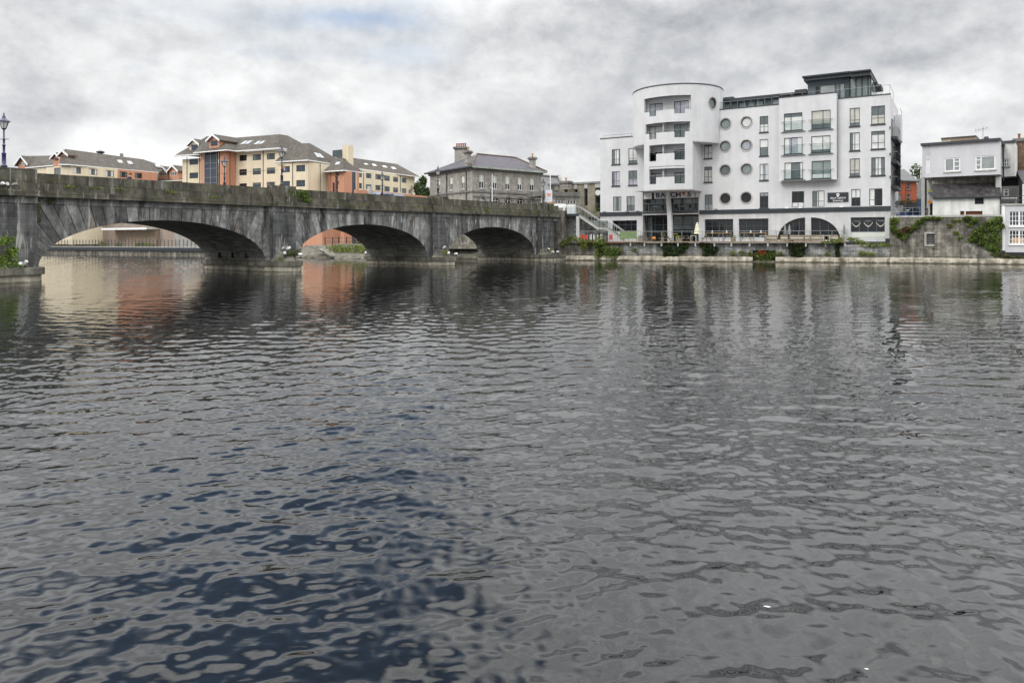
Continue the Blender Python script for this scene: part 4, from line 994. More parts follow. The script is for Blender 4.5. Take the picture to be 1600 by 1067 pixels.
c0 = FG.w(.0, ze+.06, .75)-Vector((FG.e.x, FG.e.y, 0))*.6; c1 = FG.w(ur+.7, ze+.06, .75); c2 = FGl.w(ull-.7, ze+.06, .75)
c3 = c1+(c2-c0)
ra, rb = P(745, 241.3, 128), P(806, 247.2, 133.5)
roofpart('roof', GS, [[c0, c1, rb, ra], [c2, c0, ra, (c2+c3)/2*.3+ra*.7], [c1, c3, rb]], 'slate', .2)
gutter(GS, [c0, c1], 'copper', .22); gutter(GS, [c2, c0], 'frame', .16)
mb = MB(); mb.tube([c0+Vector((0, 0, .12)), ra+Vector((0, 0, .1)), rb+Vector((0, 0, .1)), c1+Vector((0, 0, .12))], .13, 6); part(mb, 'ridge_tile', M_['brownbrick'], GS)
# seen from the quay the roof runs back to a rear ridge on the left
def chimney(c, w_, dp, z0, z1, parent, pots, ang=FG.e, pm='pot', cm='greystone'):
    F_ = Fr(c, ang); mb = MB(); mb.box(F_, -w_/2, w_/2, -dp/2, dp/2, z0, z1-.5); mb.box(F_, -w_/2-.08, w_/2+.08, -dp/2-.08, dp/2+.08, z0+(z1-z0)*.35, z0+(z1-z0)*.35+.18)
    ch = part(mb, 'chimney', M_[cm], parent)
    mb = MB()
    for k, (ex, a, b) in enumerate(((.12, -.5, -.36), (.26, -.355, -.17), (.14, -.165, 0))): mb.box(F_, -w_/2-ex, w_/2+ex, -dp/2-ex, dp/2+ex, z1+a, z1+b)
    part(mb, 'corbel', M_['greyplain'], ch)
    for k in range(pots):
        u = 0 if pots == 1 else -w_/2+.2+(w_-.4)*k/(pots-1); p = F_.w(u, z1)
        mb = MB(); mb.lathe(p, [(.16, 0), (.13, .1), (.14, .5), (.18, .55), (.17, .62)], 8); part(mb, 'chimney_pot', M_[pm], ch)
p = P(720.5, 377, 130); chimney(p.xy, 2.0, 1.2, 14.4, P(720, 229.8, 130).z, GS, 5, pm='potr', ang=Vector((.9, -.3)))
p = P(731.3, 377, 119.6); chimney(p.xy, .75, .75, 14.2, P(731, 236, 119.6).z, GS, 1)
p = P(832, 377, 128); chimney(p.xy, .8, .8, 14.2, P(832, 245.8, 128).z, GS, 1)

# ---- single storey extension, chapel roof, brown office
EX = thing('flat_roofed_extension', 'single storey grey stone extension with white triple windows right of the grey stone house', 'extension', P(880, 377, 113)-Vector((0, 0, 1)))
FE = vp(846, 118, 3600)
hr = []
for x0 in (847.5, 867.5, 887):
    for k in range(3): hr.append((x0+k*4.6, 313+.0*k, x0+k*4.6+3.6, 318.6))
mb = MB(); wall(mb, FE, 0, FE.u(906.8), 4, FE.uz(880, 306.5)[1], [FE.rect(r) for r in hr], .25); part(mb, 'wall', M_['greystone'], EX)
for r in hr: window(FE, FE.rect(r), EX, M_['whitep'], G['dark'], d=-.06, cols=(), rows=(), fr=.07)
z = FE.uz(880, 304)[1]
mb = MB(); mb.box(FE, 0, FE.u(907.3), -6, .3, z-.3, z+.12); mb.box(FE, 0, FE.u(906.9), -6, .1, z+.125, z+.4); part(mb, 'cornice', M_['greyplain'], EX)
mb = MB(); ue = FE.u(906.8); mb.face([FE.w(ue, 4), FE.w(ue, z), FE.w(ue, z, -6), FE.w(ue, 4, -6)]); part(mb, 'wall', M_['greystone'], EX)
u, zz = FE.uz(876, 311.5); mb = MB(); mb.prism(FE, [(u-.9, zz), (u+.9, zz), (u+.6, zz+.35), (u, zz+.5), (u-.6, zz+.35)], .0, .12); part(mb, 'arched_crest', M_['greyplain'], EX)
CHP = thing('chapel', 'grey slated chapel roof with a stone gable between the grey house and the brown office', 'chapel', P(860, 377, 165)-Vector((0, 0, 1)))
mb = MB(); mb.plate([P(838, 302, 150), P(884, 302, 152), P(873, 277.3, 160), P(838, 275.2, 157)], .3); part(mb, 'roof', M_['slateg'], CHP)
mb = MB(); mb.tube([P(873.8, 275.5, 159.8), P(879.5, 287.5, 155), P(887, 303, 151)], .35, 5); mb.box(Fr(P(873.8, 377, 160).xy, (1, 0)), -.35, .35, -.3, .3, 15, P(873, 273.8, 160).z); part(mb, 'gable_coping', M_['greystone'], CHP)
mb = MB(); mb.face([P(873.5, 277, 160.2), P(886.5, 303, 152), P(886.5, 340, 152), P(873.5, 340, 160.2)]); part(mb, 'gable_wall', M_['greystone'], CHP)
mb = MB(); mb.tube([P(838, 275.2, 157)+Vector((0, 0, .15)), P(873.5, 277.2, 160)+Vector((0, 0, .15))], .25, 5); part(mb, 'ridge_tile', M_['slateg'], CHP)
p = P(884.3, 377, 150); OF = thing('office_building', 'brown panelled office with tall dark window slots beside the white apartment block', 'office', P(905, 377, 132)-Vector((0, 0, 1)))
F0 = vp(945, 124, -850)
sl_ = [(866.6, 298.5, 871.6, 318), (881.8, 297, 887, 318), (897.2, 296, 902.2, 318), (913, 295, 918.2, 321.3), (930, 293.5, 939, 331)]
zt = F0.uz(912, 287.5)[1]
mb = MB(); wall(mb, F0, F0.u(858), F0.u(958), 3, zt, [F0.rect(r) for r in sl_], .5); part(mb, 'wall', M_['concrete'], OF)
for r in sl_:
    q = F0.rect(r); w_ = window(F0, q, OF, M_['frame'], G['dark'], d=-.4, cols=(), rows=(.3, .62), fr=.08)
    mb = MB(); mb.box(F0, q[0], q[1], -.1, .1, q[3]+.02, zt-.02); part(mb, 'spandrel_panel', M_['palecon'], w_)
mb = MB(); mb.box(F0, F0.u(857), F0.u(958), -10, .25, zt, zt+.3); part(mb, 'roof', M_['greycon'], OF)
chimney(P(884.5, 377, 126).xy, 1.5, 1.2, zt-1, P(884, 287.0, 126).z+.4, OF, 1, ang=F0.e)
mb = MB(); u, z = F0.uz(936, 301.5); mb.tube([F0.w(u, z, .3), F0.w(u, z, .45)], .48, 16); solo(mb, 'round_sign', M_['pillow'], 'round white sign at the corner between the brown office and the white block', 'sign')
mb = MB(); q = F0.rect((933, 317, 938, 331)); blob(mb, F0, q[0]+.2, .6, q[2]+.4, .5, .4, 1.1, 60, .13); solo(mb, 'leafy_shrub', LEAF['bright'], 'slim green shrub in front of the brown office beside the white block', 'shrub')

# ---- trees on the far bank
def tree(name, base, h, cr, label, n=900, sz=.3, mm='tree', group=None, asp=1.0, lean=0):
    t = thing(name, label, 'tree', base, group); b = Vector(base)
    mb = MB(); mb.tube([b, b+Vector((.1, 0, h*.35)), b+Vector((lean*.5, 0, h*.62)), b+Vector((lean, .1, h*.9))], [h*.035, h*.028, h*.018, h*.006], 8)
    cl = []
    for k in range(13):
        a = R.uniform(0, 6.28); zz = R.uniform(.32, .97); r_ = cr*(1-abs(zz-.55)*1.35)*R.uniform(.35, .9)
        c = b+Vector((math.cos(a)*r_, math.sin(a)*r_, h*zz)); cl.append((c, cr*R.uniform(.28, .5)))
        mb.tube([b+Vector((0, 0, h*zz*.6)), (b+Vector((0, 0, h*zz*.75))+c)/2, c], [h*.012, h*.008, h*.003], 5)
    part(mb, 'trunk', M_['bark'], t)
    mb = MB()
    for c, r_ in cl:
        for k in range(n//13):
            v = Vector((R.gauss(0, 1), R.gauss(0, 1), R.gauss(0, 1))).normalized()*r_*R.uniform(.45, 1.05); v.z *= asp; mb.leaf(c+v, sz*R.uniform(.6, 1.3))
    part(mb, 'crown', LEAF[mm], t); return t
tree('tree', P(658, 377, 190)-Vector((0, 0, 0)), 16.3, 2.9, 'green tree between the cream rear wing and the grey stone house', n=5200, sz=.42, asp=1.3)
tree('tree', P(-16, 377, 190), 22.5, 4, 'treetop at the far left edge above the parapet', n=3000, sz=.5)

# ---- cars on the bridge approach
def car(base, yaw, paint, label):
    t = thing('parked_car', label, 'car', base, None)
    o = t['_o']; o.rotation_euler = (0, 0, yaw); t['_w'] = (0, 0, 0)
    mb = MB()
    prof = [(-2.1, .35), (-2.15, .75), (-1.95, .92), (-1.0, 1.0), (-.35, 1.46), (1.15, 1.48), (1.75, 1.05), (2.1, .98), (2.15, .4), (1.75, .28), (-1.75, .28)]
    n = len(prof)
    def ring(y, s): return [(x_, y, .28+(z_-.28)) if z_ < 1.0 else (x_*.97, y*s, z_) for x_, z_ in prof]
    vs = ring(-.84, .8)+ring(.84, .8)
    mb.mesh(vs, [tuple(range(n)), tuple(range(2*n-1, n-1, -1))]+[(i, (i+1) % n, n+(i+1) % n, n+i) for i in range(n)]); part(mb, 'body', M_[paint], t)
    for y in (-1, 1):
        mb = MB(); mb.hexa([(-.85, y*.855, 1.0), (1.6, y*.855, 1.0), (1.6, y*.83, 1.0), (-.85, y*.83, 1.0), (-.3, y*.70, 1.42), (1.1, y*.70, 1.42), (1.1, y*.66, 1.42), (-.3, y*.66, 1.42)]); part(mb, 'side_window', G['dark'], t)
    mb = MB(); mb.hexa([(-.99, -.72, 1.03), (-.99, .72, 1.03), (-.9, .72, 1.02), (-.9, -.72, 1.02), (-.40, -.62, 1.44), (-.40, .62, 1.44), (-.3, .6, 1.42), (-.3, -.6, 1.42)]); part(mb, 'windscreen', G['dark'], t)
    mb = MB(); mb.hexa([(1.75, -.7, 1.08), (1.75, .7, 1.08), (1.6, .7, 1.05), (1.6, -.7, 1.05), (1.20, -.62, 1.46), (1.20, .62, 1.46), (1.1, .6, 1.42), (1.1, -.6, 1.42)]); part(mb, 'rear_window', G['dark'], t)
    for x_ in (-1.35, 1.35):
        for y in (-1, 1):
            mb = MB(); mb.tube([(x_, y*.68, .32), (x_, y*.86, .32)], .32, 14); wh = part(mb, 'wheel', M_['rubber'], t)
            mb = MB(); mb.tube([(x_, y*.861, .32), (x_, y*.875, .32)], .2, 10); part(mb, 'rim', M_['galv'], wh)
    for y in (-.6, .6):
        mb = MB(); mb.box(W0, -2.17, -2.1, -y-.14, -y+.14, .68, .8); part(mb, 'headlight', G['light'], t)
        mb = MB(); mb.box(W0, 2.09, 2.15, -y-.14, -y+.14, .78, .92); part(mb, 'tail_light', M_['red'], t)
    return t
ya = math.atan2(FB.e.y, FB.e.x)
car(FB.w(FB.u(770)+4.5, 6.21, -3.6), ya, 'carw', 'white car on the bridge beside the flagpole, in front of the arched windows')
car(FB.w(FB.u(793)+4.5, 6.25, -3.4), ya, 'carw', 'white car on the bridge in front of the middle arched window')
car(FB.w(FB.u(740)+7, 6.19, -6.4), ya+math.pi, 'card', 'dark car on the far lane of the bridge near the grey stone house')
mb = MB(); fu = FB.uz(769, 272, -2.0); p = FB.w(fu[0], 6.2, -2.0); fh = fu[1]-6.2; mb.lathe(p, [(.06, 0), (.05, fh*.5), (.035, fh*.97), (.045, fh*.985), (.01, fh)], 8); solo(mb, 'flagpole', M_['whitep'], 'plain white flagpole standing in front of the grey stone house', 'flagpole')
p = FB.w(FB.u(859.5)+.2, 6.25, -.1)+Vector((0, 0, .6))
bn = thing('flagpole', 'white flagpole with a white and orange advertising banner at the end of the bridge', 'flagpole', p)
mb = MB(); mb.lathe((p.x, p.y, 4.6), [(.10, 0), (.085, 2), (.055, 7.0), (.01, 7.2)], 8); part(mb, 'pole', M_['whitep'], bn)
FBn = Fr((p.x, p.y), (1, -.15)); a = FBn.rect((852.5, 297, 863, 315.5))
mb = MB(); mb.box(FBn, a[0], a[1], .10, .14, a[2], a[3]); part(mb, 'banner', mat('pale_banner', (.62, .66, .72), .8, .15, 1.0), bn)
mb = MB()
for k in range(4): mb.box(FBn, a[0]+.15+.03*k, a[0]+.75-.08*(k % 2), .145, .155, a[3]-.55-.12*k, a[3]-.47-.12*k)
part(mb, 'orange_mark', M_['orangep'], bn)
mb = MB()
for k in range(3): mb.box(FBn, a[0]+.1, a[1]-.2-.2*k, .145, .155, a[2]+.25+.16*k, a[2]+.31+.16*k)
part(mb, 'lettering', M_['lav'], bn)
mb = MB(); mb.box(FBn, a[0]+.45, a[0]+.75, .1, .16, a[2]-.3, a[2]); part(mb, 'orange_tag', M_['orangep'], bn)

# ---- far bank seen through the arches
FK = Fr((-91.3, 150.5), (.868, -.497))                  # the quay edge upstream of the bridge
qk = thing('far_quay', 'dark quay wall with a pale walkway seen through the first bridge arch', 'quay wall', FK.w(15, -1))
mb = MB(); mb.box(FK, -60, 52, -3, 0, -1, .85); part(mb, 'wall', M_['quayold'], qk)
mb = MB(); mb.box(FK, -60, 52, -.6, .25, .86, 1.45); part(mb, 'fender_beam', M_['fasc'], qk)
mb = MB(); mb.box(FK, -60, 52, -9, .1, 1.46, 1.62); part(mb, 'walkway', M_['paving'], qk)
rl = thing('quay_railing', 'dark post railing along the quay under the first bridge arch', 'railing', FK.w(15, 1.62, -.3))
for k in range(62):
    mb = MB(); u = -14+k*1.08; mb.box(FK, u-.04, u+.04, -.45, -.37, 1.62, 3.0); part(mb, 'post', M_['frame'], rl)
for z in (2.15, 2.62):
    mb = MB(); mb.tube([FK.w(-14, z, -.41), FK.w(52, z, -.41)], .025, 5); part(mb, 'rail', M_['frame'], rl)
bt = thing('beige_terrace', 'beige rendered terrace wall with a white edged balcony, seen through the first arch', 'terrace', FK.w(15, 1.62, -8))
mb = MB(); mb.box(FK, -50, 28, -20, -7, 1.63, 7.2); part(mb, 'wall', M_['beige'], bt)
mb = MB(); mb.box(FK, 5.6, 20.5, -7, -4.2, 5.0, 5.3); part(mb, 'balcony_slab', M_['palecon'], bt)
mb = MB(); mb.box(FK, 5.6, 20.5, -4.19, -4.1, 4.95, 5.35); part(mb, 'balcony_edge', M_['whitep'], bt)
mb = MB(); mb.box(FK, 10.5, 20.3, -6.99, -6.3, 1.64, 4.99); part(mb, 'balcony_pier', M_['wood'], bt)
for k in range(14):
    mb = MB(); u = 6.7+k; mb.box(FK, u-.03, u+.03, -4.35, -4.29, 5.3, 6.4); part(mb, 'post', M_['galv'], bt)
mb = MB(); mb.box(FK, 6.7, 19.7, -4.36, -4.28, 6.4, 6.46); part(mb, 'rail', M_['galv'], bt)
st_ = thing('quay_steps', 'white edged steps climbing beside the hotel terrace, seen through the first arch', 'steps', FK.w(32, 1.63, -5))
mb = MB()
for k in range(14): mb.box(FK, 27.5+k*.6, 28.1+k*.6, -7.5, -5.2, 1.63, 5.6-k*.28)
part(mb, 'tread', M_['paving'], st_)
mb = MB(); mb.prism(FK, [(27, 6.6), (36, 2.6), (36, 2.3), (27, 6.2)], -5.2, -5.05); part(mb, 'edge_string', M_['whitep'], st_)
pl_ = []
for k in range(10): pl_.append((R.uniform(-14, 28), -6.2+R.uniform(-.3, .6), 1.9, R.uniform(.9, 2.2), .5, R.uniform(.35, .8)))
plant('reed_bed', 'strip of grassy planting at the foot of the beige terrace wall', 'plants', LEAF['weed'], shrubgen(FK, pl_, 110, .16))
mb = MB(); mb.box(FK, 29, 42, -30, -14, 1.6, 9); an = solo(mb, 'hotel_annexe', M_['orange'], 'terracotta annexe wall of the hotel seen through the middle arch', 'annexe')
FN = vp(503.7, 131, 1600); FNl = vp(503.7, 131, -200)
nx = thing('terracotta_wall', 'tall terracotta building corner seen through the middle bridge arch', 'building', P(503, 377, 131)-Vector((0, 0, 1)))
mb = MB(); wall(mb, FN, 0, FN.u(532), .5, 8); wall(mb, FNl, FNl.u(486), 0, .5, 8); part(mb, 'wall', M_['orange'], nx)
mb = MB(); wall(mb, FNl.shift(-.4), FNl.u(470), FNl.u(486.2), .5, 8); part(mb, 'side_wall', M_['orange'], nx)
# bank under the middle arch
bk = FK.u(455); bk1 = FK.u(590)
mb = MB()
gp = []
for k in range(25):
    u = bk+(bk1-bk)*k/24; gp.append(u)
pr_ = [(.6, .0), (.2, .45), (-1.6, .9), (-3.2, 1.9), (-4.4, 2.0), (-16, 2.1)]
grid = [[FK.w(u, z+R.uniform(-.08, .08), d+R.uniform(-.15, .15)) for d, z in pr_] for u in gp]
for i in range(24):
    for k in range(len(pr_)-1): mb.face([grid[i][k], grid[i+1][k], grid[i+1][k+1], grid[i][k+1]])
struct(mb, 'bank', M_['bankst'])
mb = MB(); mb.box(FK, FK.u(498), FK.u(590), -4.6, -3.9, 1.5, 2.25); solo(mb, 'bank_wall', M_['greycon'], 'low grey kerb wall along the path under the middle arch', 'wall')
mb = MB(); a, b = FK.uz(500, 388), FK.uz(522, 401)
mb.prism(FK, [(FK.u(494), 1.75), (FK.u(494), 2.0), (FK.u(526), .35), (FK.u(526), .1)], -1.0, .9); solo(mb, 'slipway', M_['quayold'], 'pale concrete ramp down to the water under the middle arch', 'ramp')
plant('reeds', 'yellowing reeds and weeds on the bank under the middle arch', 'reeds', LEAF['weed'], shrubgen(FK, [(FK.u(505+5*i), -1.7-.3*(i % 3), 1.35, 1.1, 1.0, .8) for i in range(14)], 130, .17))
plant('hedge', 'dark clipped hedge beside the terracotta wall under the middle arch', 'hedge', LEAF['ivydark'], shrubgen(FK, [(FK.u(518+4*i), -6, 3.0, 1.0, .6, 1.0) for i in range(5)], 160, .18))
plant('hanging_creeper', 'bright green creeper covering the slope behind the middle arch', 'creeper', LEAF['bright'], shrubgen(FK, [(FK.u(536+5*i), -9, 2.3+1.3*j, 1.6, .8, 1.1) for i in range(10) for j in range(5)], 60, .26))
r2_ = thing('path_railing', 'dark railing along the path under the middle arch', 'railing', FK.w(FK.u(520), 2.2, -4.3))
for px in (478, 490, 499.5, 512, 524, 535, 544, 557, 568):
    mb = MB(); u = FK.u(px); mb.box(FK, u-.06, u+.06, -4.3, -4.18, 2.0, 3.35); part(mb, 'post', M_['frame'], r2_)
for z in (2.6, 3.2): mb = MB(); mb.tube([FK.w(FK.u(478), z, -4.24), FK.w(FK.u(575), z, -4.24)], .03, 5); part(mb, 'rail', M_['frame'], r2_)
# steps and rubble behind the far arch
sb = thing('river_steps', 'stone river steps and rubble wall seen through the far bridge arch', 'steps', P(735, 400, 112))
FS = vp(735, 109, -900)
mb = MB()
for k in range(6): mb.box(FS, FS.u(640), FS.u(790), -12, -.55*k, -.5 if k == 0 else .38*k-.05, .38*(k+1)-.06)
part(mb, 'steps', M_['pierbase'], sb)
mb = MB(); mb.box(FS, FS.u(600), FS.u(800), -14, -5.0, .2, 5.8); part(mb, 'rubble_wall', M_['quayold'], sb)
# ================================================================== white apartment block
FW = vp(1230, 96.5, -1080)
WB = thing('apartment_block', 'white apartment block with a round drum, porthole windows and a dark rooftop penthouse', 'apartments', FW.w(FW.u(1170), 2.6, -6))
ZB = 2.5
U = FW.u
def zz_(px, py, d=0): return FW.uz(px, py, d)[1]
zband0, zband1 = 6.42, 6.98
zL, zM, zR = 17.95, 20.65, 20.65
wl = []
for r in ((956, 233.5, 969, 257), (982, 231.7, 995.6, 255.9), (956, 268, 968.7, 290.6), (982, 266.7, 995.6, 289.5), (958, 307.4, 970.8, 330), (979, 306.8, 991.8, 330)): wl.append((r, 0))
for r in ((1100.3, 189, 1113, 213.8), (1100.2, 223.8, 1112.5, 247.8), (1100.2, 260.7, 1112.7, 284.8), (1101, 304.2, 1113.2, 327.8), (1187, 181.8, 1200.3, 206.6), (1187, 217.8, 1200.3, 243.6), (1187, 256.2, 1200.3, 281.7), (1187, 301.2, 1200.5, 325)): wl.append((r, 0))
row4 = ((1237.2, 299.2, 1256.4, 324), (1269.2, 298.3, 1288.2, 323.5), (1330.2, 295.8, 1344.4, 322.4), (1358.2, 295, 1378.8, 321.8))
for r in ((1327.7, 169, 1343.4, 197.3), (1361.3, 165.8, 1382.7, 194), (1327.7, 207.4, 1343.4, 235.3), (1361.3, 205, 1382.7, 232.8), (1327.7, 248, 1343.4, 275.6), (1361.3, 246, 1382.7, 274)): wl.append((r, 0))
circ = ((1133.4, 193.7), (1166.3, 190.9), (1132.7, 228.8), (1165.9, 381/3.557+120), (1133.0, 266), (1166.3, 264.2), (1133.4, 310.2), (1166.1, 308.9))
RC = .71
holes = [FW.rect(r) for r, _ in wl]+[FW.rect(r) for r in row4]
ch = []
for x, y in circ:
    u, z = FW.uz(x, y); ch.append((u, z)); holes.append((u-RC, u+RC, z-RC, z+RC))
ul0, udl, udr, ub0, ub1, uend = U(938), U(1003.2), U(1093), U(1217), U(1306.8), U(1391.2)
uuL = U(1004)
# upper walls
mb = MB()
wall(mb, FW, ul0, udl, zband1, zL, holes, .16)
wall(mb, FW, udl, udr, 9.95, 16.3, [], .16)
wall(mb, FW, udr, ub0, zband1, zM, holes, .16)
wall(mb, FW, ub0, ub1, zband1, 20.9, holes, .16)
wall(mb, FW, ub1, uend, zband1, zR, holes, .16)
for u, z in ch:           # render filling the corners of each porthole
    K = 8
    for sx_ in (-1, 1):
        for sz_ in (-1, 1):
            pts = [(u+sx_*RC, z+sz_*RC)]+[(u+sx_*RC*math.cos(math.pi/2*k/K), z+sz_*RC*math.sin(math.pi/2*k/K)) for k in range(K+1)]
            mb.face([FW.w(a, b, -.001) for a, b in pts])
wmain = part(mb, 'wall', M_['white'], WB)
mb = MB()      # end walls, back and roof deck
for (ua, zt) in ((ul0, zL), (uend, zR)): mb.face([FW.w(ua, ZB), FW.w(ua, zt), FW.w(ua, zt, -13), FW.w(ua, ZB, -13)])
mb.face([FW.w(ul0, ZB, -13), FW.w(uend, ZB, -13), FW.w(uend, zR, -13), FW.w(ul0, zR, -13)])
part(mb, 'end_wall', M_['white'], WB)
mb = MB(); mb.box(FW, ul0+.02, U(1030), -12.9, -.1, zL-.4, zL-.25); mb.box(FW, udr+.02, uend-.02, -12.9, -.1, zM-.5, zM-.3); part(mb, 'roof_deck', M_['greycon'], WB)
mb = MB(); mb.box(FW, ul0-.05, U(1000), -.35, .06, zL+.005, zL+.13); mb.box(FW, U(1097), ub0, -.35, .06, zM+.005, zM+.13); mb.box(FW, ub1+.02, uend+.05, -.35, .06, zR+.005, zR+.13); part(mb, 'parapet_cap', M_['frame'], WB)
glw = ['light', 'light', 'light', 'mid', 'lilac', 'cream', 'sky']
gsel = {0: 'light', 1: 'light', 2: 'lilac', 3: 'lilac', 4: 'mid', 5: 'mid', 6: 'sky', 7: 'light', 8: 'cream', 9: 'mid', 10: 'light', 11: 'mid', 12: 'sky', 13: 'dark', 14: 'cream', 15: 'cream', 16: 'light', 17: 'light', 18: 'cream', 19: 'light'}
for i, (r, _) in enumerate(wl):
    ro = () if i in (4, 5, 9, 11) else (.34,)
    window(FW, FW.rect(r), WB, M_['frame'], G[gsel[i]], d=-.08, cols=(.5,) if i != 11 else (), rows=ro, fr=.07, sill=M_['frame'] if i not in (4, 5, 9) else None, cur=G['mid'] if gsel[i] in ('light', 'cream', 'lilac') else (G['light'] if i in (6, 12, 11) else G['grey']))
for r, g in zip(row4, ('dark', 'light', 'dark', 'dark')): window(FW, FW.rect(r), WB, M_['frame'], G[g], d=-.08, cols=(.5,), rows=(.36,), fr=.07, cur=G['light'] if g == 'dark' else G['mid'])
for i, (u, z) in enumerate(ch):
    mb = MB(); K = 28
    for ri, ro, da, db in ((.60, .70, -.3, -.02), (.70, .86, -.02, .07)):
        for k in range(K):
            a, b = 2*math.pi*k/K, 2*math.pi*(k+1)/K
            mb.prism(FW, [(u+ri*math.cos(a), z+ri*math.sin(a)), (u+ro*math.cos(a), z+ro*math.sin(a)), (u+ro*math.cos(b), z+ro*math.sin(b)), (u+ri*math.cos(b), z+ri*math.sin(b))], da, db, m=0 if ri < .7 else 1)
    pw = part(mb, 'porthole', [M_['frame'], M_['palecon']], WB)
    mb = MB(); mb.prism(FW, [(u+.62*math.cos(2*math.pi*k/K), z+.62*math.sin(2*math.pi*k/K)) for k in range(K)], -.22, -.18); part(mb, 'pane', G[('green', 'light', 'green', 'sky', 'mid', 'green', 'dark', 'dark')[i]], pw)
# projecting bay with French windows and glass balustrades
FY = FW.shift(.95); bu0, bu1 = FY.u(1217.4), FY.u(1307)
zb0, zb1 = FY.uz(1262, 282.5)[1], FY.uz(1262, 149.6)[1]
bl = [(1225, 177, 1253.7, 204), (1268, 172.8, 1297.8, 201), (1225.2, 215, 1253.8, 240.8), (1267.6, 212.5, 1297.4, 238.5), (1225.8, 254, 1254.3, 279.8), (1268, 251.4, 1298, 279.2)]
mb = MB(); wall(mb, FY, bu0, bu1, zb0, zb1, [FY.rect(r) for r in bl], .2)
for u in (bu0, bu1): mb.face([FY.w(u, zb0), FY.w(u, zb1), FY.w(u, zb1, -.96), FY.w(u, zb0, -.96)])
mb.face([FY.w(bu0, zb0), FY.w(bu1, zb0), FY.w(bu1, zb0, -.96), FY.w(bu0, zb0, -.96)]); mb.face([FY.w(bu0, zb1), FY.w(bu1, zb1), FY.w(bu1, zb1, -3), FY.w(bu0, zb1, -3)])
bay = part(mb, 'bay', M_['white'], WB)
mb = MB(); mb.box(FY, bu0-.04, bu1+.04, -.4, .06, zb1+.005, zb1+.12); part(mb, 'parapet_cap', M_['frame'], bay)
for i, r in enumerate(bl):
    q = FY.rect(r); window(FY, q, WB, M_['frame'], G[('light', 'cream', 'sky', 'light', 'mid', 'green')[i]], d=-.1, cols=(.38 if i % 2 == 0 else .6,), rows=(), fr=.08, sill=M_['frame'], cur=G['light'] if i in (2, 4, 5) else G['mid'])
    mb = MB(); mb.box(FY, q[0]-.35, q[1]+.35, .16, .20, q[2]+1.12, q[2]+1.17); mb.box(FY, q[0]-.35, q[1]+.35, .02, .2, q[2]-.2, q[2]-.14)
    for u in (q[0]-.05, q[1]+.05): mb.box(FY, u-.02, u+.02, .02, .2, q[2]+1.05, q[2]+1.1)
    b_ = part(mb, 'balustrade', M_['galv'], WB)
    mb = MB(); mb.box(FY, q[0]-.1, q[1]+.1, .165, .18, q[2]-.05, q[2]+1.11); part(mb, 'glass_panel', CG2, b_)
pipe(FW, 1308.8, 158, 279, WB, d=.1, r=.05)
for px in (1308, 1391.0):
    for y in (200, 241, 277):
        u, z = FW.uz(px, y); mb = MB(); mb.box(FW, u-.06, u+.06, .02, .16, z-.15, z+.15); part(mb, 'wall_light', M_['black'], WB)
# dark signboard
u0, u1, z0, z1 = FW.rect((1293.2, 301, 1325.8, 315.8))
sg = thing('signboard', 'black brewery signboard with a white map pin and lettering on the white block', 'sign', FW.w((u0+u1)/2, z0, .05))
mb = MB(); mb.box(FW, u0, u1, .01, .10, z0, z1); part(mb, 'board', M_['fasc'], sg)
uc = (u0+u1)/2; text('dead centre', .38, FW, uc, z0+.52, .115, sg, M_['whitep']); text('brewing', .36, FW, uc, z0+.17, .115, sg, M_['whitep'])
mb = MB(); K = 20; zc = z1-.28; rr_ = .18
ro = [(uc+rr_*math.cos(a), zc+rr_*math.sin(a)) for a in [math.radians(-35+250*k/K) for k in range(K+1)]]+[(uc, zc-.34)]
ri = [(uc+.08*math.cos(2*math.pi*k/(K+2)-.6), zc+.08*math.sin(2*math.pi*k/(K+2)-.6)) for k in range(K+2)]
for k in range(K+2):
    j = (k+1) % (K+2); mb.prism(FW, [ri[k], ro[k], ro[j], ri[j]], .105, .125)
part(mb, 'map_pin', M_['whitep'], sg)
# ------ ground floor in pale cladding
g_rect = [(957, 344.6, 995, 362), (1101, 342.5, 1145.5, 371), (1154.3, 341.8, 1200.6, 371), (1329.3, 339.6, 1382.6, 370.6)]
gh = [FW.rect(r) for r in g_rect]
gh = [(a, b, max(c, ZB+.25), d) for a, b, c, d in gh]
ua0, ua1, ua2, ua3 = U(1214.5), U(1258), U(1267), U(1313)
zA = zz_(1262, 340)
mb = MB(); zt = zband0
wall(mb, FW, ul0, udl, ZB, zt, gh, .45); part(mb, 'ground_floor_wall', M_['white2'], WB); mb = MB(); wall(mb, FW, udr, ua0, ZB, zt, gh, .45); wall(mb, FW, ua3, uend, ZB, zt, gh, .45)
wall(mb, FW, ua1, ua2, ZB, zA, [], .2)
K = 16; z00 = ZB+.35; wall(mb, FW, ua0, ua3, ZB, z00); wall(mb, FW, ua0, ua3, zA, zt)
for k in range(K):
    a, b = math.pi/2*k/K, math.pi/2*(k+1)/K
    for (uo, ui) in ((ua0, ua1), (ua3, ua2)):
        x0, x1 = ui+(uo-ui)*math.cos(a), ui+(uo-ui)*math.cos(b); y0, y1 = z00+(zA-z00)*math.sin(a), z00+(zA-z00)*math.sin(b)
        mb.face([FW.w(x0, y0), FW.w(x1, y1), FW.w(x1, zA), FW.w(x0, zA)])
        mb.face([FW.w(x0, y0), FW.w(x1, y1), FW.w(x1, y1, -.45), FW.w(x0, y0, -.45)])
for u in (ua1, ua2): mb.face([FW.w(u, z00), FW.w(u, zA), FW.w(u, zA, -.45), FW.w(u, z00, -.45)])
part(mb, 'ground_floor_wall', M_['white2'], WB)
for i, q in enumerate(gh):
    window(FW, q, WB, M_['frame'] if i != 3 else M_['clad'], G['dark'], d=-.3, cols=(.25, .5, .75), rows=(.62,) if i < 3 else (.86, .28), fr=.09)
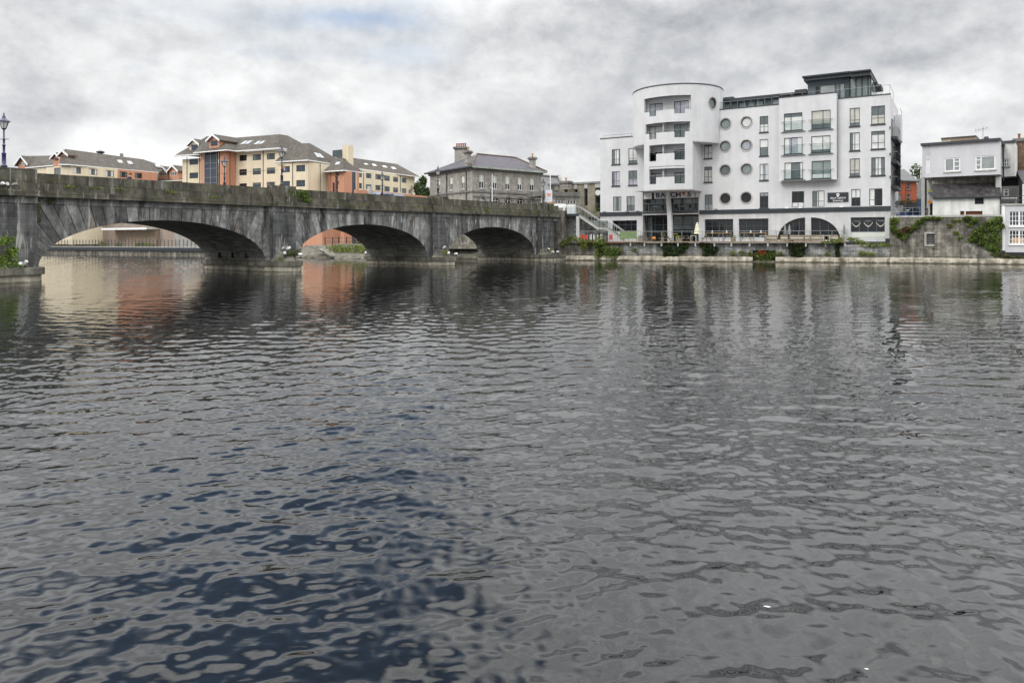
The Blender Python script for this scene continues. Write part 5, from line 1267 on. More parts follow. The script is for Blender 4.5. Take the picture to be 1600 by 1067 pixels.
for (a, b, nc) in ((ua0+.4, ua1, 4), (ua2, ua3-.4, 3)):
    mb = MB(); mb.box(FW, a, b, -.5, -.42, ZB+.3, zA+.05); gp_ = part(mb, 'arched_glazing', G['dark'], WB)
    mb = MB()
    for k in range(1, nc): u = a+(b-a)*k/nc; mb.box(FW, u-.035, u+.035, -.41, -.35, ZB+.35, zA)
    part(mb, 'mullion', M_['clad'], gp_)
q = gh[3]     # pale blinds and swagged curtains behind the last shop window
for k in range(3):
    u = q[0]+(q[1]-q[0])*(.14+.36*k); mb = MB(); mb.box(FW, u-.3, u+.42, -.295, -.285, q[2]+2.0, q[3]-.5); 
    pts = [(u-.45+.1*j, q[2]+1.9-.5*math.sin(math.pi*j/10)) for j in range(11)]
    for (x0, y0), (x1, y1) in zip(pts[:-1], pts[1:]): mb.prism(FW, [(x0, y0-.14), (x1, y1-.14), (x1, y1), (x0, y0)], -.295, -.28)
    part(mb, 'blind', G['cream'], WB)
mb = MB(); mb.box(FW, q[0], q[1], -.2, -.12, q[2]+.02, q[2]+.62); part(mb, 'panel', M_['pillow'], WB)
mb = MB(); mb.box(FW, q[1]+.05, uend, 0, .05, ZB-.3, ZB+.5); mb.box(FW, U(1322), uend+.1, 0, .5, ZB-.3, ZB+.12); part(mb, 'plinth', M_['fasc'], WB)
mb = MB(); mb.box(FW, ul0-.05, udl, -.2, .14, zband0, zband1-.005); mb.box(FW, udr, uend+.05, -.2, .14, zband0, zband1-.005); part(mb, 'fascia_band', M_['fasc'], WB)
for px in (945, 981, 997, 1119, 1230, 1251, 1315):
    u = U(px); mb = MB(); mb.box(FW, u-.22, u+.22, .15, .34, 6.95, 7.12); part(mb, 'floodlight', M_['galv' if px < 1200 else 'whitep'], WB)
# ------ drum
CC = (23.6, 105.0); RD = 6.25
CY = Cyl(CC, RD)
zS, zT = 16.15, 23.75
op1 = CY.rect((1006.5, 150, 1079.8, 172)); op2 = CY.rect((1008.6, 191, 1078.6, 206.5)); op3 = CY.rect((1014.2, 225.5, 1070.2, 239.8)); op4 = CY.rect((1014.2, 259.5, 1070.2, 276.6))
nt1 = [CY.rect((1014.6, 171, 1025, 182)), CY.rect((1053.8, 168.5, 1070.2, 177.4))]
nt2 = [CY.rect((1014.2, 205, 1025.5, 217.8)), CY.rect((1053.8, 204, 1070.2, 214.8))]
nt3 = [CY.rect((1014.2, 239, 1025.2, 252.4)), CY.rect((1053.8, 239, 1070.2, 249.8))]
nt4 = [CY.rect((1014.6, 276, 1025.2, 288)), CY.rect((1053.8, 276, 1070.2, 286.9))]
def join(o, n): return [o]+[(a, b, c, o[2]+.001) for a, b, c, d in n]
up_h = join(op1, nt1)+join(op2, nt2); lo_h = join(op3, nt3)+join(op4, nt4)
ulft, urgt = CY.uz(1006.2, 377)[0], CY.uz(1082, 377)[0]
pu, pzc = CY.uz(1113.5, 161.5)
uss = [RD*math.radians(a) for a in range(-150, 151, 5)]
prh = [(pu-.75, pu+.75, pzc-.75, pzc+.75)]
mb = MB(); wall(mb, CY, RD*math.radians(-150), RD*math.radians(150), zS, zT, up_h+prh, .25, us=uss)
K = 8
for sx_ in (-1, 1):
    for sz_ in (-1, 1):
        pts = [(pu+sx_*.75, pzc+sz_*.75)]+[(pu+sx_*.75*math.cos(math.pi/2*k/K), pzc+sz_*.75*math.sin(math.pi/2*k/K)) for k in range(K+1)]
        mb.face([CY.w(a, b) for a, b in pts])
drum = part(mb, 'drum_wall', M_['white'], WB)
mb = MB(); wall(mb, CY, ulft, urgt, 9.68, zS-.002, lo_h, .25, us=uss)
for u in (ulft, urgt):
    p = CY.w(u, 0).xy; v, dd = (p-FW.o).dot(FW.e), (p-FW.o).dot(FW.n)
    mb.face([FW.w(v, 9.68, dd), FW.w(v, zS, dd), FW.w(v, zS, .0), FW.w(v, 9.68, 0)])
part(mb, 'lower_drum_wall', M_['white'], WB)
def fan(z, r_, a0, a1, mbx, n=40):
    pts = [CY.w((RD*math.radians(a0+(a1-a0)*k/n)), z, r_-RD) for k in range(n+1)]; return pts
for nm, z, r_ in (('roof_deck', zT-.5, RD-.02), ('floor_slab', 19.35, RD-.25), ('soffit', zS+.01, RD-.01)):
    mb = MB(); mb.plate(fan(z, r_, -150, 150, mb), .12); part(mb, nm, M_['white'], drum)
mb = MB()
for k in range(60):
    a0, a1 = math.radians(-150+5*k)*RD, math.radians(-145+5*k)*RD
    mb.hexa([CY.w(a0, zT+.005, .06), CY.w(a1, zT+.005, .06), CY.w(a1, zT+.005, -.3), CY.w(a0, zT+.005, -.3), CY.w(a0, zT+.14, .06), CY.w(a1, zT+.14, .06), CY.w(a1, zT+.14, -.3), CY.w(a0, zT+.14, -.3)])
part(mb, 'parapet_cap', M_['frame'], drum)
d1, d2 = (CY.w(ulft, 0).xy-FW.o), (CY.w(urgt, 0).xy-FW.o)
arc = [CY.w(ulft+(urgt-ulft)*k/16, 0, -.02) for k in range(17)]
for z in (9.70, 12.75, 16.0):
    mb = MB(); pts = [Vector((p.x, p.y, z)) for p in arc]+[FW.w(d2.dot(FW.e)-.02, z, .03), FW.w(d1.dot(FW.e)+.02, z, .03)]; mb.plate(pts, .12 if z < 10 else .25); part(mb, 'floor_slab', M_['white'], drum)
# recessed apartment fronts behind the drum openings
for (op, nts, zf, zc_, div, upp) in ((op1, nt1, 19.36, 23.2, False, True), (op2, nt2, 16.2, 19.2, True, True), (op3, nt3, 12.76, 15.75, True, False), (op4, nt4, 9.72, 12.5, True, False)):
    fr_, fd = FW.uz(1044, 377)[0], 4.0
    FB_ = FW.shift(fd-.1)
    ua, ub = d1.dot(FW.e)+.05, d2.dot(FW.e)-.05
    if upp: ua -= .5; ub += .35
    drs = [FB_.rect((1014.5, 300, 1035.5, 310)), FB_.rect((1053, 300, 1076, 310))]
    drs = [(a, b, zf+.02, min(zf+2.35, zc_-.25)) for a, b, _, _ in drs]
    mb = MB(); wall(mb, FB_, ua, ub, zf, zc_, drs, .2); bw = part(mb, 'recessed_wall', M_['white'], WB)
    gg = R.choice
    for q, g in zip(drs, (('sky', 'lilac'), ('light', 'green'), ('dark', 'mid'), ('lilac', 'green'))[(op1, op2, op3, op4).index(op)]):
        window(FB_, q, WB, M_['frame'], G[g], d=-.1, cols=(.42,), rows=(), fr=.09, name='french_window')
    if div:
        mb = MB(); u = FB_.u(1040.5); mb.box(FB_, u-.06, u+.06, 0, 1.15, zf, zc_-.02); part(mb, 'divider', M_['white'], WB)
    for (a, b, c, d) in nts:
        mb = MB()
        n = 4
        for k in range(n):
            x0, x1 = a+(b-a)*k/n, a+(b-a)*(k+1)/n
            mb.hexa([CY.w(x0, c-.02, -.10), CY.w(x1, c-.02, -.10), CY.w(x1, c-.02, -.13), CY.w(x0, c-.02, -.13), CY.w(x0, op[2]+.12, -.10), CY.w(x1, op[2]+.12, -.10), CY.w(x1, op[2]+.12, -.13), CY.w(x0, op[2]+.12, -.13)])
        part(mb, 'glass_panel', CG2, drum)
    mb = MB(); n = 14
    mb.tube([CY.w(op[0]+(op[1]-op[0])*k/n, op[2]+.28, -.12) for k in range(n+1)], .035, 5)
    for k in range(0, n+1, 2): mb.tube([CY.w(op[0]+(op[1]-op[0])*k/n, op[2]-.02, -.12), CY.w(op[0]+(op[1]-op[0])*k/n, op[2]+.28, -.12)], .02, 4)
    part(mb, 'handrail', M_['galv'], drum)
mb = MB(); K = 26
def circ_ring(mb, ri, ro, da, db, m):
    for k in range(K):
        a, b = 2*math.pi*k/K, 2*math.pi*(k+1)/K
        q = [(pu+r_*math.cos(t), pzc+r_*math.sin(t)) for r_, t in ((ri, a), (ro, a), (ro, b), (ri, b))]
        mb.hexa([CY.w(u, z, da) for u, z in q]+[CY.w(u, z, db) for u, z in q], m)
circ_ring(mb, .62, .74, -.3, -.02, 0); circ_ring(mb, .74, .88, -.02, .07, 1); pw = part(mb, 'porthole', [M_['frame'], M_['palecon']], drum)
mb = MB(); mb.face([CY.w(pu+.64*math.cos(2*math.pi*k/K), pzc+.64*math.sin(2*math.pi*k/K), -.2) for k in range(K)]); part(mb, 'pane', G['green'], pw)
mb = MB(); q = P(1128.5, 156, 110); Fq = Fr(q.xy, FW.e); mb.box(Fq, -2, 1.6, -3, 0, q.z-.9, q.z+.3); part(mb, 'lift_housing', M_['fasc'], WB)
# ------ two storey restaurant loggia under the drum
zfl = zband1-.1
mb = MB(); mb.box(FW, udl, udr, -3.6, -3.4, ZB, 9.9); lg = part(mb, 'loggia_back_wall', M_['greycon'], WB)
mb = MB()
for u, s_ in ((udl, .12), (udr, -.12)): mb.box(FW, min(u, u+s_), max(u, u+s_), -3.39, -.002, ZB, 9.94)
mb.box(FW, udl+.13, udr-.13, -3.39, 3.0, 9.72, 9.94); part(mb, 'loggia_lining', M_['white2'], WB)
mb = MB(); mb.box(FW, udl+.13, udr-.13, -3.38, .12, 6.45, 6.95); part(mb, 'loggia_floor', M_['white2'], WB)
mb = MB(); mb.box(FW, udl+.13, udr-.13, .13, .16, 6.62, 6.93); part(mb, 'floor_fascia', M_['fasc'], WB)
FLg = FW.shift(-1.55)
for (za, zb, tr) in ((zfl+.15, 9.0, (.45,)), (ZB+.05, 6.3, (.35, .66))):
    n = 3; a, b = udl+.14, udr-.14; m_ = U(1044.8)
    for (x0, x1, nc) in ((a, m_-.1, 3), (m_+.1, b, 3)):
        window(FLg, (x0, x1, za, zb), WB, M_['frame'], G['dark' if za < 5 else R.choice(['mid', 'grey'])], d=0, cur=G['mid'], cols=tuple((k+1)/nc for k in range(nc-1)), rows=tr, fr=.1, name='glazed_front')
rs = thing('restaurant_sign', 'long white restaurant sign with dark blue lettering under the round drum', 'sign', FW.w(U(1050), 9.0, -.3))
FSg = FW.shift(-.25); q0, q1 = FSg.rect((1004.5, 298.5, 1018.5, 309.5)), FSg.rect((1022, 298.3, 1085.2, 308.6)); q2 = FSg.rect((1086.5, 298, 1092.3, 307.6))
z0_, z1_ = 8.78, 9.68
for q in (q0, q1, q2): mb = MB(); mb.box(FSg, q[0], q[1], -.08, 0, z0_, z1_); part(mb, 'panel', M_['whitep'], rs)
zc = (z0_+z1_)/2+.02
for s_, px in (('B', 1027.6), ('A', 1035.7), ('C', 1043.6), ('C', 1051.6), ('H', 1060), ('S', 1076.8)):
    o = text(s_, .98, FSg, FSg.u(px), zc, .02, rs, M_['navy'], off=.03, ext=.03); o.scale = (1.1, 1, 1)
u = FSg.u(1068.3); mb = MB(); mb.prism(FSg, [(u-.2, zc+.32), (u+.2, zc+.32), (u+.17, zc+.12), (u+.04, zc-.04), (u+.03, zc-.18), (u-.03, zc-.18), (u-.04, zc-.04), (u-.17, zc+.12)], .005, .04); part(mb, 'red_mark', M_['red'], rs)
mb = MB()     # faint grey ornament on the narrow left panel
for k in range(5):
    u = q0[0]+.2+(q0[1]-q0[0]-.4)*k/4
    for j in range(8):
        a, b = 2*math.pi*j/8, 2*math.pi*(j+1)/8; rr_ = .1+.05*(k == 2)
        mb.prism(FSg, [(u+rr_*math.cos(a), zc+rr_*math.sin(a)), (u+(rr_+.03)*math.cos(a), zc+(rr_+.03)*math.sin(a)), (u+(rr_+.03)*math.cos(b), zc+(rr_+.03)*math.sin(b)), (u+rr_*math.cos(b), zc+rr_*math.sin(b))], .003, .012)
part(mb, 'ornament', M_['lav'], rs)
rl = thing('balcony_railing', 'glass balustrade with slim posts along the restaurant balcony under the drum', 'railing', FW.w(U(1048), zfl, .05))
ra_, rb_ = udl+.15, udr-.15
for k in range(10):
    u = ra_+(rb_-ra_)*k/9; mb = MB(); mb.box(FW, u-.025, u+.025, .02, .07, 6.97, 8.05); part(mb, 'post', M_['galv'], rl)
mb = MB(); mb.tube([FW.w(ra_, 8.07, .045), FW.w(rb_, 8.07, .045)], .03, 6); part(mb, 'handrail', M_['galv'], rl)
mb = MB(); mb.box(FW, ra_, rb_, .035, .05, 7.02, 8.0); part(mb, 'glass_panel', CG, rl)
FCm = FW.shift(1.6); p0, p1 = FCm.u(1042.6), FCm.u(1047.8)
mb = MB(); mb.prism(FCm, [(p1-.32, ZB+.1), (p1+.32, ZB+.1), (p1+.22, 5.6), (p0+.34, 9.7), (p0-.16, 9.7), (p1-.36, 5.6)], -.3, .3); part(mb, 'column', M_['white2'], WB)
FCb = FW.shift(-.8); mb = MB(); mb.tube([FCb.w(FCb.u(1008), 6.4), FCb.w(FCb.u(1013), 3.0)], .12, 6); part(mb, 'strut', M_['black'], WB)
def chair(F_, u, d, z, seat, label, grp, yaw=1):
    t = thing('chair', label, 'chair', F_.w(u, z, d), grp)
    for a in (-.2, .2):
        for b in (-.2, .2): mb = MB(); mb.box(F_, u+a-.02, u+a+.02, d+b-.02, d+b+.02, z, z+.44); part(mb, 'leg', M_['black'], t)
    mb = MB(); mb.box(F_, u-.24, u+.24, d-.24, d+.24, z+.44, z+.5); part(mb, 'seat', M_[seat], t)
    mb = MB(); mb.prism(F_, [(u-.23, z+.52), (u+.23, z+.52), (u+.21, z+.95), (u-.21, z+.95)], d+.2*yaw-.02, d+.2*yaw+.03); part(mb, 'backrest', M_[seat], t)
def table(F_, u, d, z, label, grp, mt='whitep', h=.74):
    t = thing('table', label, 'table', F_.w(u, z, d), grp)
    mb = MB(); mb.lathe(F_.w(u, z+h-.04, d), [(.42, 0), (.42, .04)], 14); part(mb, 'tabletop', M_[mt], t)
    mb = MB(); mb.lathe(F_.w(u, z, d), [(.25, 0), (.22, .04), (.04, .07), (.04, h-.04)], 8); part(mb, 'pedestal', M_['black'], t)
for k in range(7):
    u = ra_+.6+k*1.05
    if abs(u-U(1045)) < .35: continue
    if k % 2: table(FW, u, -.7, zfl+.03, f'round white table on the restaurant balcony, {ORD[k//2]} from the left', 'tables on the restaurant balcony')
    else: chair(FW, u, -.6, zfl+.03, 'black', f'dark chair on the restaurant balcony behind the glass, {ORD[k//2]} from the left', 'chairs on the restaurant balcony')
# ------ side balconies at the right end
FR_ = Fr(FW.w(uend, 0).xy, (FW.n*-1))
sd = [FR_.n]
for i, (ys, z_) in enumerate(((0, 15.6), (0, 12.6), (0, 9.5))):
    mb = MB(); mb.box(FR_, .8, 7.5, .02, .72, z_-.35, z_); bs = part(mb, 'balcony', M_['fasc'], WB)
    mb = MB(); mb.box(FR_, .85, 7.4, .68, .70, z_+.02, z_+1.1); mb.box(FR_, .82, .84, .05, .68, z_+.02, z_+1.1); part(mb, 'glass_panel', CG2, bs)
    mb = MB(); mb.tube([FR_.w(.82, z_+1.12, .05), FR_.w(.82, z_+1.12, .7), FR_.w(7.4, z_+1.12, .7)], .03, 5); part(mb, 'handrail', M_['galv'], bs)
    mb = MB(); mb.box(FR_, 1.6, 5.2, .02, .10, z_+.05, z_+2.3); part(mb, 'french_window', M_['frame'], bs)
    for a, b in ((1.75, 3.3), (3.45, 5.05)): mb = MB(); mb.box(FR_, a, b, .105, .13, z_+.15, z_+2.15); part(mb, 'pane', G['cream' if a < 2 else 'mid'], bs)
mb = MB(); mb.box(FR_, 5.5, 8.5, .05, .8, 15.6, 18.9); part(mb, 'end_screen', M_['white'], WB)
for z_ in (12.6, 9.5):
    mb = MB(); mb.box(FR_, 6.8, 7.4, .05, .66, z_+.05, z_+2.7); part(mb, 'balcony_screen', M_['fasc'], WB)
# ------ roof terrace railings and penthouse
def rail_px(F_, xa, xb, zb, h, n, nm, lab):
    t = thing('roof_railing', lab, 'railing', F_.w((F_.u(xa)+F_.u(xb))/2, zb))
    a, b = F_.u(xa), F_.u(xb)
    mb = MB(); mb.tube([F_.w(a, zb+h), F_.w(b, zb+h)], .03, 5); part(mb, 'handrail', M_['galv'], t)
    for k in range(n+1): u = a+(b-a)*k/n; mb = MB(); mb.box(F_, u-.02, u+.02, -.02, .02, zb, zb+h); part(mb, 'post', M_['galv'], t)
    mb = MB(); mb.box(F_, a+.03, b-.03, -.006, .006, zb+.05, zb+h-.05); part(mb, 'glass_panel', CG2, t)
rail_px(FW.shift(-.2), 1101, 1217, zM+.14, .95, 11, '', 'glass roof terrace railing above the porthole windows')
rail_px(FW.shift(-.3), 1308, 1378, zR+.14, 1.1, 6, '', 'glass roof terrace railing at the right end of the white block')
t = thing('roof_rail', 'thin bare handrail above the left wing of the white block', 'railing', FW.w(U(965), zL+.13, -.3))
mb = MB(); mb.tube([FW.w(ul0+.4, zL+.55, -.3), FW.w(U(1000), zL+.55, -.3)], .03, 5); part(mb, 'handrail', M_['galv'], t)
for k in range(5): u = ul0+.5+k*1.45; mb = MB(); mb.tube([FW.w(u, zL+.13, -.3), FW.w(u, zL+.55, -.3)], .02, 4); part(mb, 'post', M_['galv'], t)
t = thing('roof_rail', 'thin bare handrail along the top of the projecting bay of the white block', 'railing', FY.w(FY.u(1262), zb1+.13, -.3))
mb = MB(); mb.tube([FY.w(bu0+.1, zb1+.5, -.3), FY.w(bu1-.1, zb1+.5, -.3)], .025, 5); part(mb, 'handrail', M_['galv'], t)
for k in range(6): u = bu0+.2+k*(bu1-bu0-.4)/5; mb = MB(); mb.tube([FY.w(u, zb1+.13, -.3), FY.w(u, zb1+.5, -.3)], .02, 4); part(mb, 'post', M_['galv'], t)
t = thing('roof_rail', 'thin open rail at the far right roof corner of the white block', 'railing', FW.w(U(1385), zR+.14, -.3))
mb = MB(); mb.tube([FW.w(U(1379), zR+1.25, -.3), FW.w(uend-.1, zR+1.25, -.3), FW.w(uend-.1, zR+1.25, -6)], .025, 5); part(mb, 'handrail', M_['galv'], t)
for u, d in ((uend-.1, -.3), (uend-.1, -6)): mb = MB(); mb.tube([FW.w(u, zR+.13, d), FW.w(u, zR+1.25, d)], .02, 4); part(mb, 'post', M_['galv'], t)
mb = MB(); mb.tube([FR_.w(5.6, 19.7, .7), FR_.w(8.4, 19.7, .7)], .025, 4); mb.tube([FR_.w(8.4, 18.9, .7), FR_.w(8.4, 19.7, .7)], .025, 4); part(mb, 'end_post', M_['galv'], t)
def rz(F_, px, py): return F_.uz(px, py)[1]
Fp = FW.shift(-3.2)
PH = part(MB() if False else (lambda m: (m.box(Fp, Fp.u(1262), Fp.u(1327), -8, 0, 20.2, rz(Fp, 1295, 124)), m)[1])(MB()), 'penthouse', M_['clad'], WB)
q = Fp.rect((1274, 132.8, 1320, 147)); q = (q[0], q[1], 20.6, q[3]); mb = MB(); mb.box(Fp, q[0], q[1], .01, .06, q[2], q[3]); wf = part(mb, 'window', M_['frame'], PH)
n = 4
for k, (a, b, g) in enumerate(((.02, .12, 'dark'), (.19, .66, 'grey'), (.72, .82, 'mid'), (.86, .98, 'grey'))): mb = MB(); mb.box(Fp, q[0]+(q[1]-q[0])*a, q[0]+(q[1]-q[0])*b, .065, .08, q[2]+.1, q[3]-.1); part(mb, 'pane', G[g], wf)
zr = rz(Fp.shift(1.0), 1293, 123.2)
mb = MB(); mb.box(Fp, Fp.u(1258), Fp.u(1329.5), -9, 1.0, zr, zr+.42); mb.box(Fp, Fp.u(1256), Fp.u(1331), -9, 1.3, zr+.425, zr+.62); part(mb, 'roof', M_['fasc'], PH)
Fp2 = FW.shift(-2.4); z2 = rz(Fp2, 1345, 122.5)
mb = MB(); mb.box(Fp2, Fp2.u(1328.5), Fp2.u(1361), -8, 0, 20.2, z2); p2_ = part(mb, 'glazed_penthouse', G['green'], WB)
mb = MB()
for px in (1328.7, 1337.5, 1347, 1356.5, 1361): u = Fp2.u(px); mb.box(Fp2, u-.06, u+.06, .005, .06, 20.2, z2)
part(mb, 'mullion', M_['frame'], p2_)
mb = MB(); mb.box(Fp2, Fp2.u(1331.5), Fp2.u(1362), -9.5, 1.4, z2+.005, z2+.5); mb.box(Fp2, Fp2.u(1330.8), Fp2.u(1362.6), -9.5, 1.7, z2+.505, z2+.68); part(mb, 'roof', M_['fasc'], p2_)
for k, (x0, x1, y0, y1, dd) in enumerate(((1362, 1370, 128.5, 134, -6.5), (1366, 1377, 132, 137.5, -8.5))):
    F_ = FW.shift(dd); mb = MB(); mb.box(F_, F_.u(x0-6), F_.u(x1), -3, 0, rz(F_, x1, y1), rz(F_, x1, y0)); mb.box(F_, F_.u(x0-6), F_.u(x1)-1.2, -3, -.8, 20.2, rz(F_, x1, y1)-.01); part(mb, 'canopy', M_['fasc'], p2_)
F_ = FW.shift(-3.4); mb = MB(); mb.box(F_, F_.u(1243), F_.u(1261), -5, .6, rz(F_, 1252, 145.4), rz(F_, 1252, 141.2)); mb.box(F_, F_.u(1247), F_.u(1261), -5, -.2, 20.2, rz(F_, 1252, 145.4)-.01); part(mb, 'canopy', M_['fasc'], WB)
F_ = FW.shift(-3.0); za = rz(F_, 1170, 156.8); mb = MB(); mb.box(F_, F_.u(1126), F_.u(1240), -6, 0, 20.2, za-.01); p3_ = part(mb, 'setback_storey', M_['clad'], WB)
for k in range(7): a = F_.u(1130+13*k); b = F_.u(1140+13*k); mb = MB(); mb.box(F_, a, b, .01, .05, 20.5, za-.35); part(mb, 'window', G[('grey', 'mid', 'grey', 'green', 'grey', 'mid', 'sky')[k]], p3_)
mb = MB(); mb.box(F_, F_.u(1125), F_.u(1243), -6.5, .9, za, za+.3); part(mb, 'roof', M_['fasc'], p3_)

# ================================================================== quay, terrace and stairs
FQ = Fr((14.0, 99.3), (.953, -.303))
uq = FQ.u
qa, qb = uq(868), uq(1393)
qw = thing('quay_wall', 'grey blockwork quay wall under the white apartment block', 'quay wall', FQ.w(uq(1150), -1, -1))
rec = FQ.rect((1176, 391, 1211.5, 407)); rec = (rec[0], rec[1], .12, rec[3])
mb = MB(); wall(mb, FQ, uq(975), uq(1322), .0, 2.44, [rec], 1.2); mb.box(FQ, rec[0]-.2, rec[1]+.2, -1.3, -1.2, 0, 2.3)
part(mb, 'block_wall', M_['quay'], qw)
mb = MB(); wall(mb, FQ, qa, uq(975), 0, 2.5); part(mb, 'old_wall', M_['quayold'], qw)
mb = MB(); wall(mb, FQ, uq(1322), qb, 0, 1.95); mb.box(FQ, uq(1322), qb, -.4, .0, 1.955, 2.1); part(mb, 'low_wall', M_['quay'], qw)
mb = MB(); mb.box(FQ, qa, uq(975), -6, -.02, 2.45, 2.56); mb.box(FQ, uq(975), qb+2, -6, -.02, 1.8, 1.94); part(mb, 'wall_top', M_['palecon'], qw)
lg_ = thing('river_ledge', 'pale limewashed ledge along the foot of the quay at the water', 'ledge', FQ.w(uq(1150), -1, .3))
def ledge(F_, a, b, d0, d1, zt, mm, seed=0):
    mb = MB(); n = max(2, int((b-a)/1.0))
    rows = []
    for k in range(n+1):
        u = a+(b-a)*k/n; j = R.uniform(-.05, .05)
        rows.append([F_.w(u, -.6, d1+.12+j), F_.w(u, .12, d1+.06+j), F_.w(u, zt-.08+j*.6, d1+j*.5), F_.w(u, zt+j*.5, d1-.08), F_.w(u, zt+.1, d0)])
    for k in range(n):
        for q in range(4): mb.face([rows[k][q], rows[k+1][q], rows[k+1][q+1], rows[k][q+1]])
    part(mb, 'ledge_stone', M_[mm], lg_)
ledge(FQ, qa, rec[0], -.02, .62, .62, 'ledge'); ledge(FQ, rec[1], qb+.5, -.02, .62, .62, 'ledge')
mb = MB(); mb.box(FQ, rec[0]-.05, rec[1]+.05, -1.15, .7, -.6, .16); part(mb, 'recess_bed', M_['ledge'], lg_)
mb = MB(); wall(mb, FQ, uq(975), rec[0], .72, 1.15); wall(mb, FQ.shift(.02), rec[1], uq(1393), .72, 1.05); mb = MB(); mb.box(FQ, uq(1002), rec[0]-.1, .0, .10, .68, 1.05); mb.box(FQ, rec[1]+.1, uq(1300), .0, .08, .68, .98); part(mb, 'rubble_course', M_['quayold'], lg_)
# deck
FD = Fr((14.0, 98.5), (.953, -.303)); ud = FD.u
da, db = ud(973), ud(1321.5)
dk = thing('terrace_deck', 'timber restaurant terrace deck cantilevered over the quay wall on steel brackets', 'deck', FD.w((da+db)/2, 2.45, -2))
mb = MB(); n = 5
for k in range(36): mb.box(FD, da, db, -.02-.14*(k+1)+.012, -.02-.14*k, 2.60, 2.64, r=R.random())
part(mb, 'decking', M_['wood'], dk)
mb = MB(); mb.box(FD, da, db, -.02, .03, 2.5, 2.66); part(mb, 'edge_board', M_['wood'], dk)
mb = MB(); mb.box(FD, ud(905), da+3, -.35, -.30, 2.42, 2.6); part(mb, 'red_edge_board', M_['woodr'], dk)
for px in (985.5, 1007.5, 1034.3, 1060, 1087.3, 1117, 1143.5, 1172, 1200.5, 1230.8, 1260, 1291, 1321):
    mb = MB(); u = ud(px)-.06; mb.box(FD, u-.09, u+.09, -.7, -.03, 2.2, 2.5); mb.box(FD, u-.09, u+.09, -.22, -.03, 2.0, 2.2); part(mb, 'bracket', M_['palecon'], dk)
mb = MB(); mb.box(FD, ud(900), db+.4, -6.8, -5.06, 2.48, 2.58); part(mb, 'terrace_paving', M_['paving'], dk)
mb = MB(); mb.box(FD, ud(880), da, -9, -.4, 2.40, 2.50); part(mb, 'lower_paving', M_['paving'], dk)
tr = thing('terrace_railing', 'glass and steel railing along the river edge of the restaurant terrace', 'railing', FD.w((da+db)/2, 2.65, -.1))
ra2, rb2 = ud(1003), ud(1318)
np_ = 19
for k in range(np_+1):
    u = ra2+(rb2-ra2)*k/np_; mb = MB(); mb.box(FD, u-.03, u+.03, -.12, -.06, 2.65, 3.93); part(mb, 'post', M_['galv'], tr)
mb = MB(); mb.tube([FD.w(ra2, 3.95, -.09), FD.w(rb2, 3.95, -.09)], .035, 6); part(mb, 'handrail', M_['galv'], tr)
for k in range(np_):
    u = ra2+(rb2-ra2)*k/np_; mb = MB(); mb.box(FD, u+.06, u+(rb2-ra2)/np_-.06, -.095, -.085, 2.72, 3.85); part(mb, 'glass_panel', CG, tr)
t2_ = thing('terrace_railing', 'thin railing along the lower terrace left of the stairs', 'railing', FD.w(ud(930), 2.6, -.4))
for k in range(9):
    u = ud(906)+(ud(1000)-ud(906))*k/8; mb = MB(); mb.box(FD, u-.025, u+.025, -.42, -.37, 2.5, 4.0); part(mb, 'post', M_['galv'], t2_)
mb = MB(); mb.tube([FD.w(ud(903), 4.02, -.4), FD.w(ud(1003), 4.0, -.4)], .03, 6); part(mb, 'handrail', M_['galv'], t2_)
# picnic tables
def picnic(px, d, label, yaw=0, mt='wood'):
    u0 = FD.uz(px, 377, d)[0]; z = 2.645
    t = thing('picnic_table', label, 'picnic table', FD.w(u0, z, d), 'picnic tables on the terrace')
    for k in range(5):
        pass
    mb = MB()
    for k in range(5): mb.box(FD, u0-.36+.145*k, u0-.36+.145*k+.135, d-.8, d+.8, z+.70, z+.74, r=R.random())
    part(mb, 'tabletop', M_[mt], t)
    for sg in (-1, 1):
        mb = MB()
        for k in range(2): c = u0+sg*(.62+.15*k); mb.box(FD, c-.068, c+.068, d-.8, d+.8, z+.41, z+.45, r=R.random())
        part(mb, 'bench', M_[mt], t)
    for dd in (-.6, .6):
        for sg in (-1, 1):
            mb = MB(); a, b = u0+sg*.68, u0+sg*.22
            mb.prism(FD, [(a-.05, z), (a+.05, z), (b+.05, z+.70), (b-.05, z+.70)], d+dd-.025, d+dd+.025); part(mb, 'leg', M_[mt], t)
        mb = MB(); mb.box(FD, u0-.78, u0+.78, d+dd+.03, d+dd+.07, z+.34, z+.41); part(mb, 'crossbar', M_[mt], t)
for k, (px, lab) in enumerate(((1006, 'picnic table at the left end of the terrace beside the green screen'), (1040, 'picnic table beside the slanted column'), (1072, 'picnic table between the yellow table and the closed parasol'), (1104.5, 'picnic table in front of the pier right of the closed parasol'), (1138, 'picnic table in front of the right half of the first square shop window'), (1166, 'picnic table in front of the second square shop window'))):
    picnic(px, -1.25, lab)
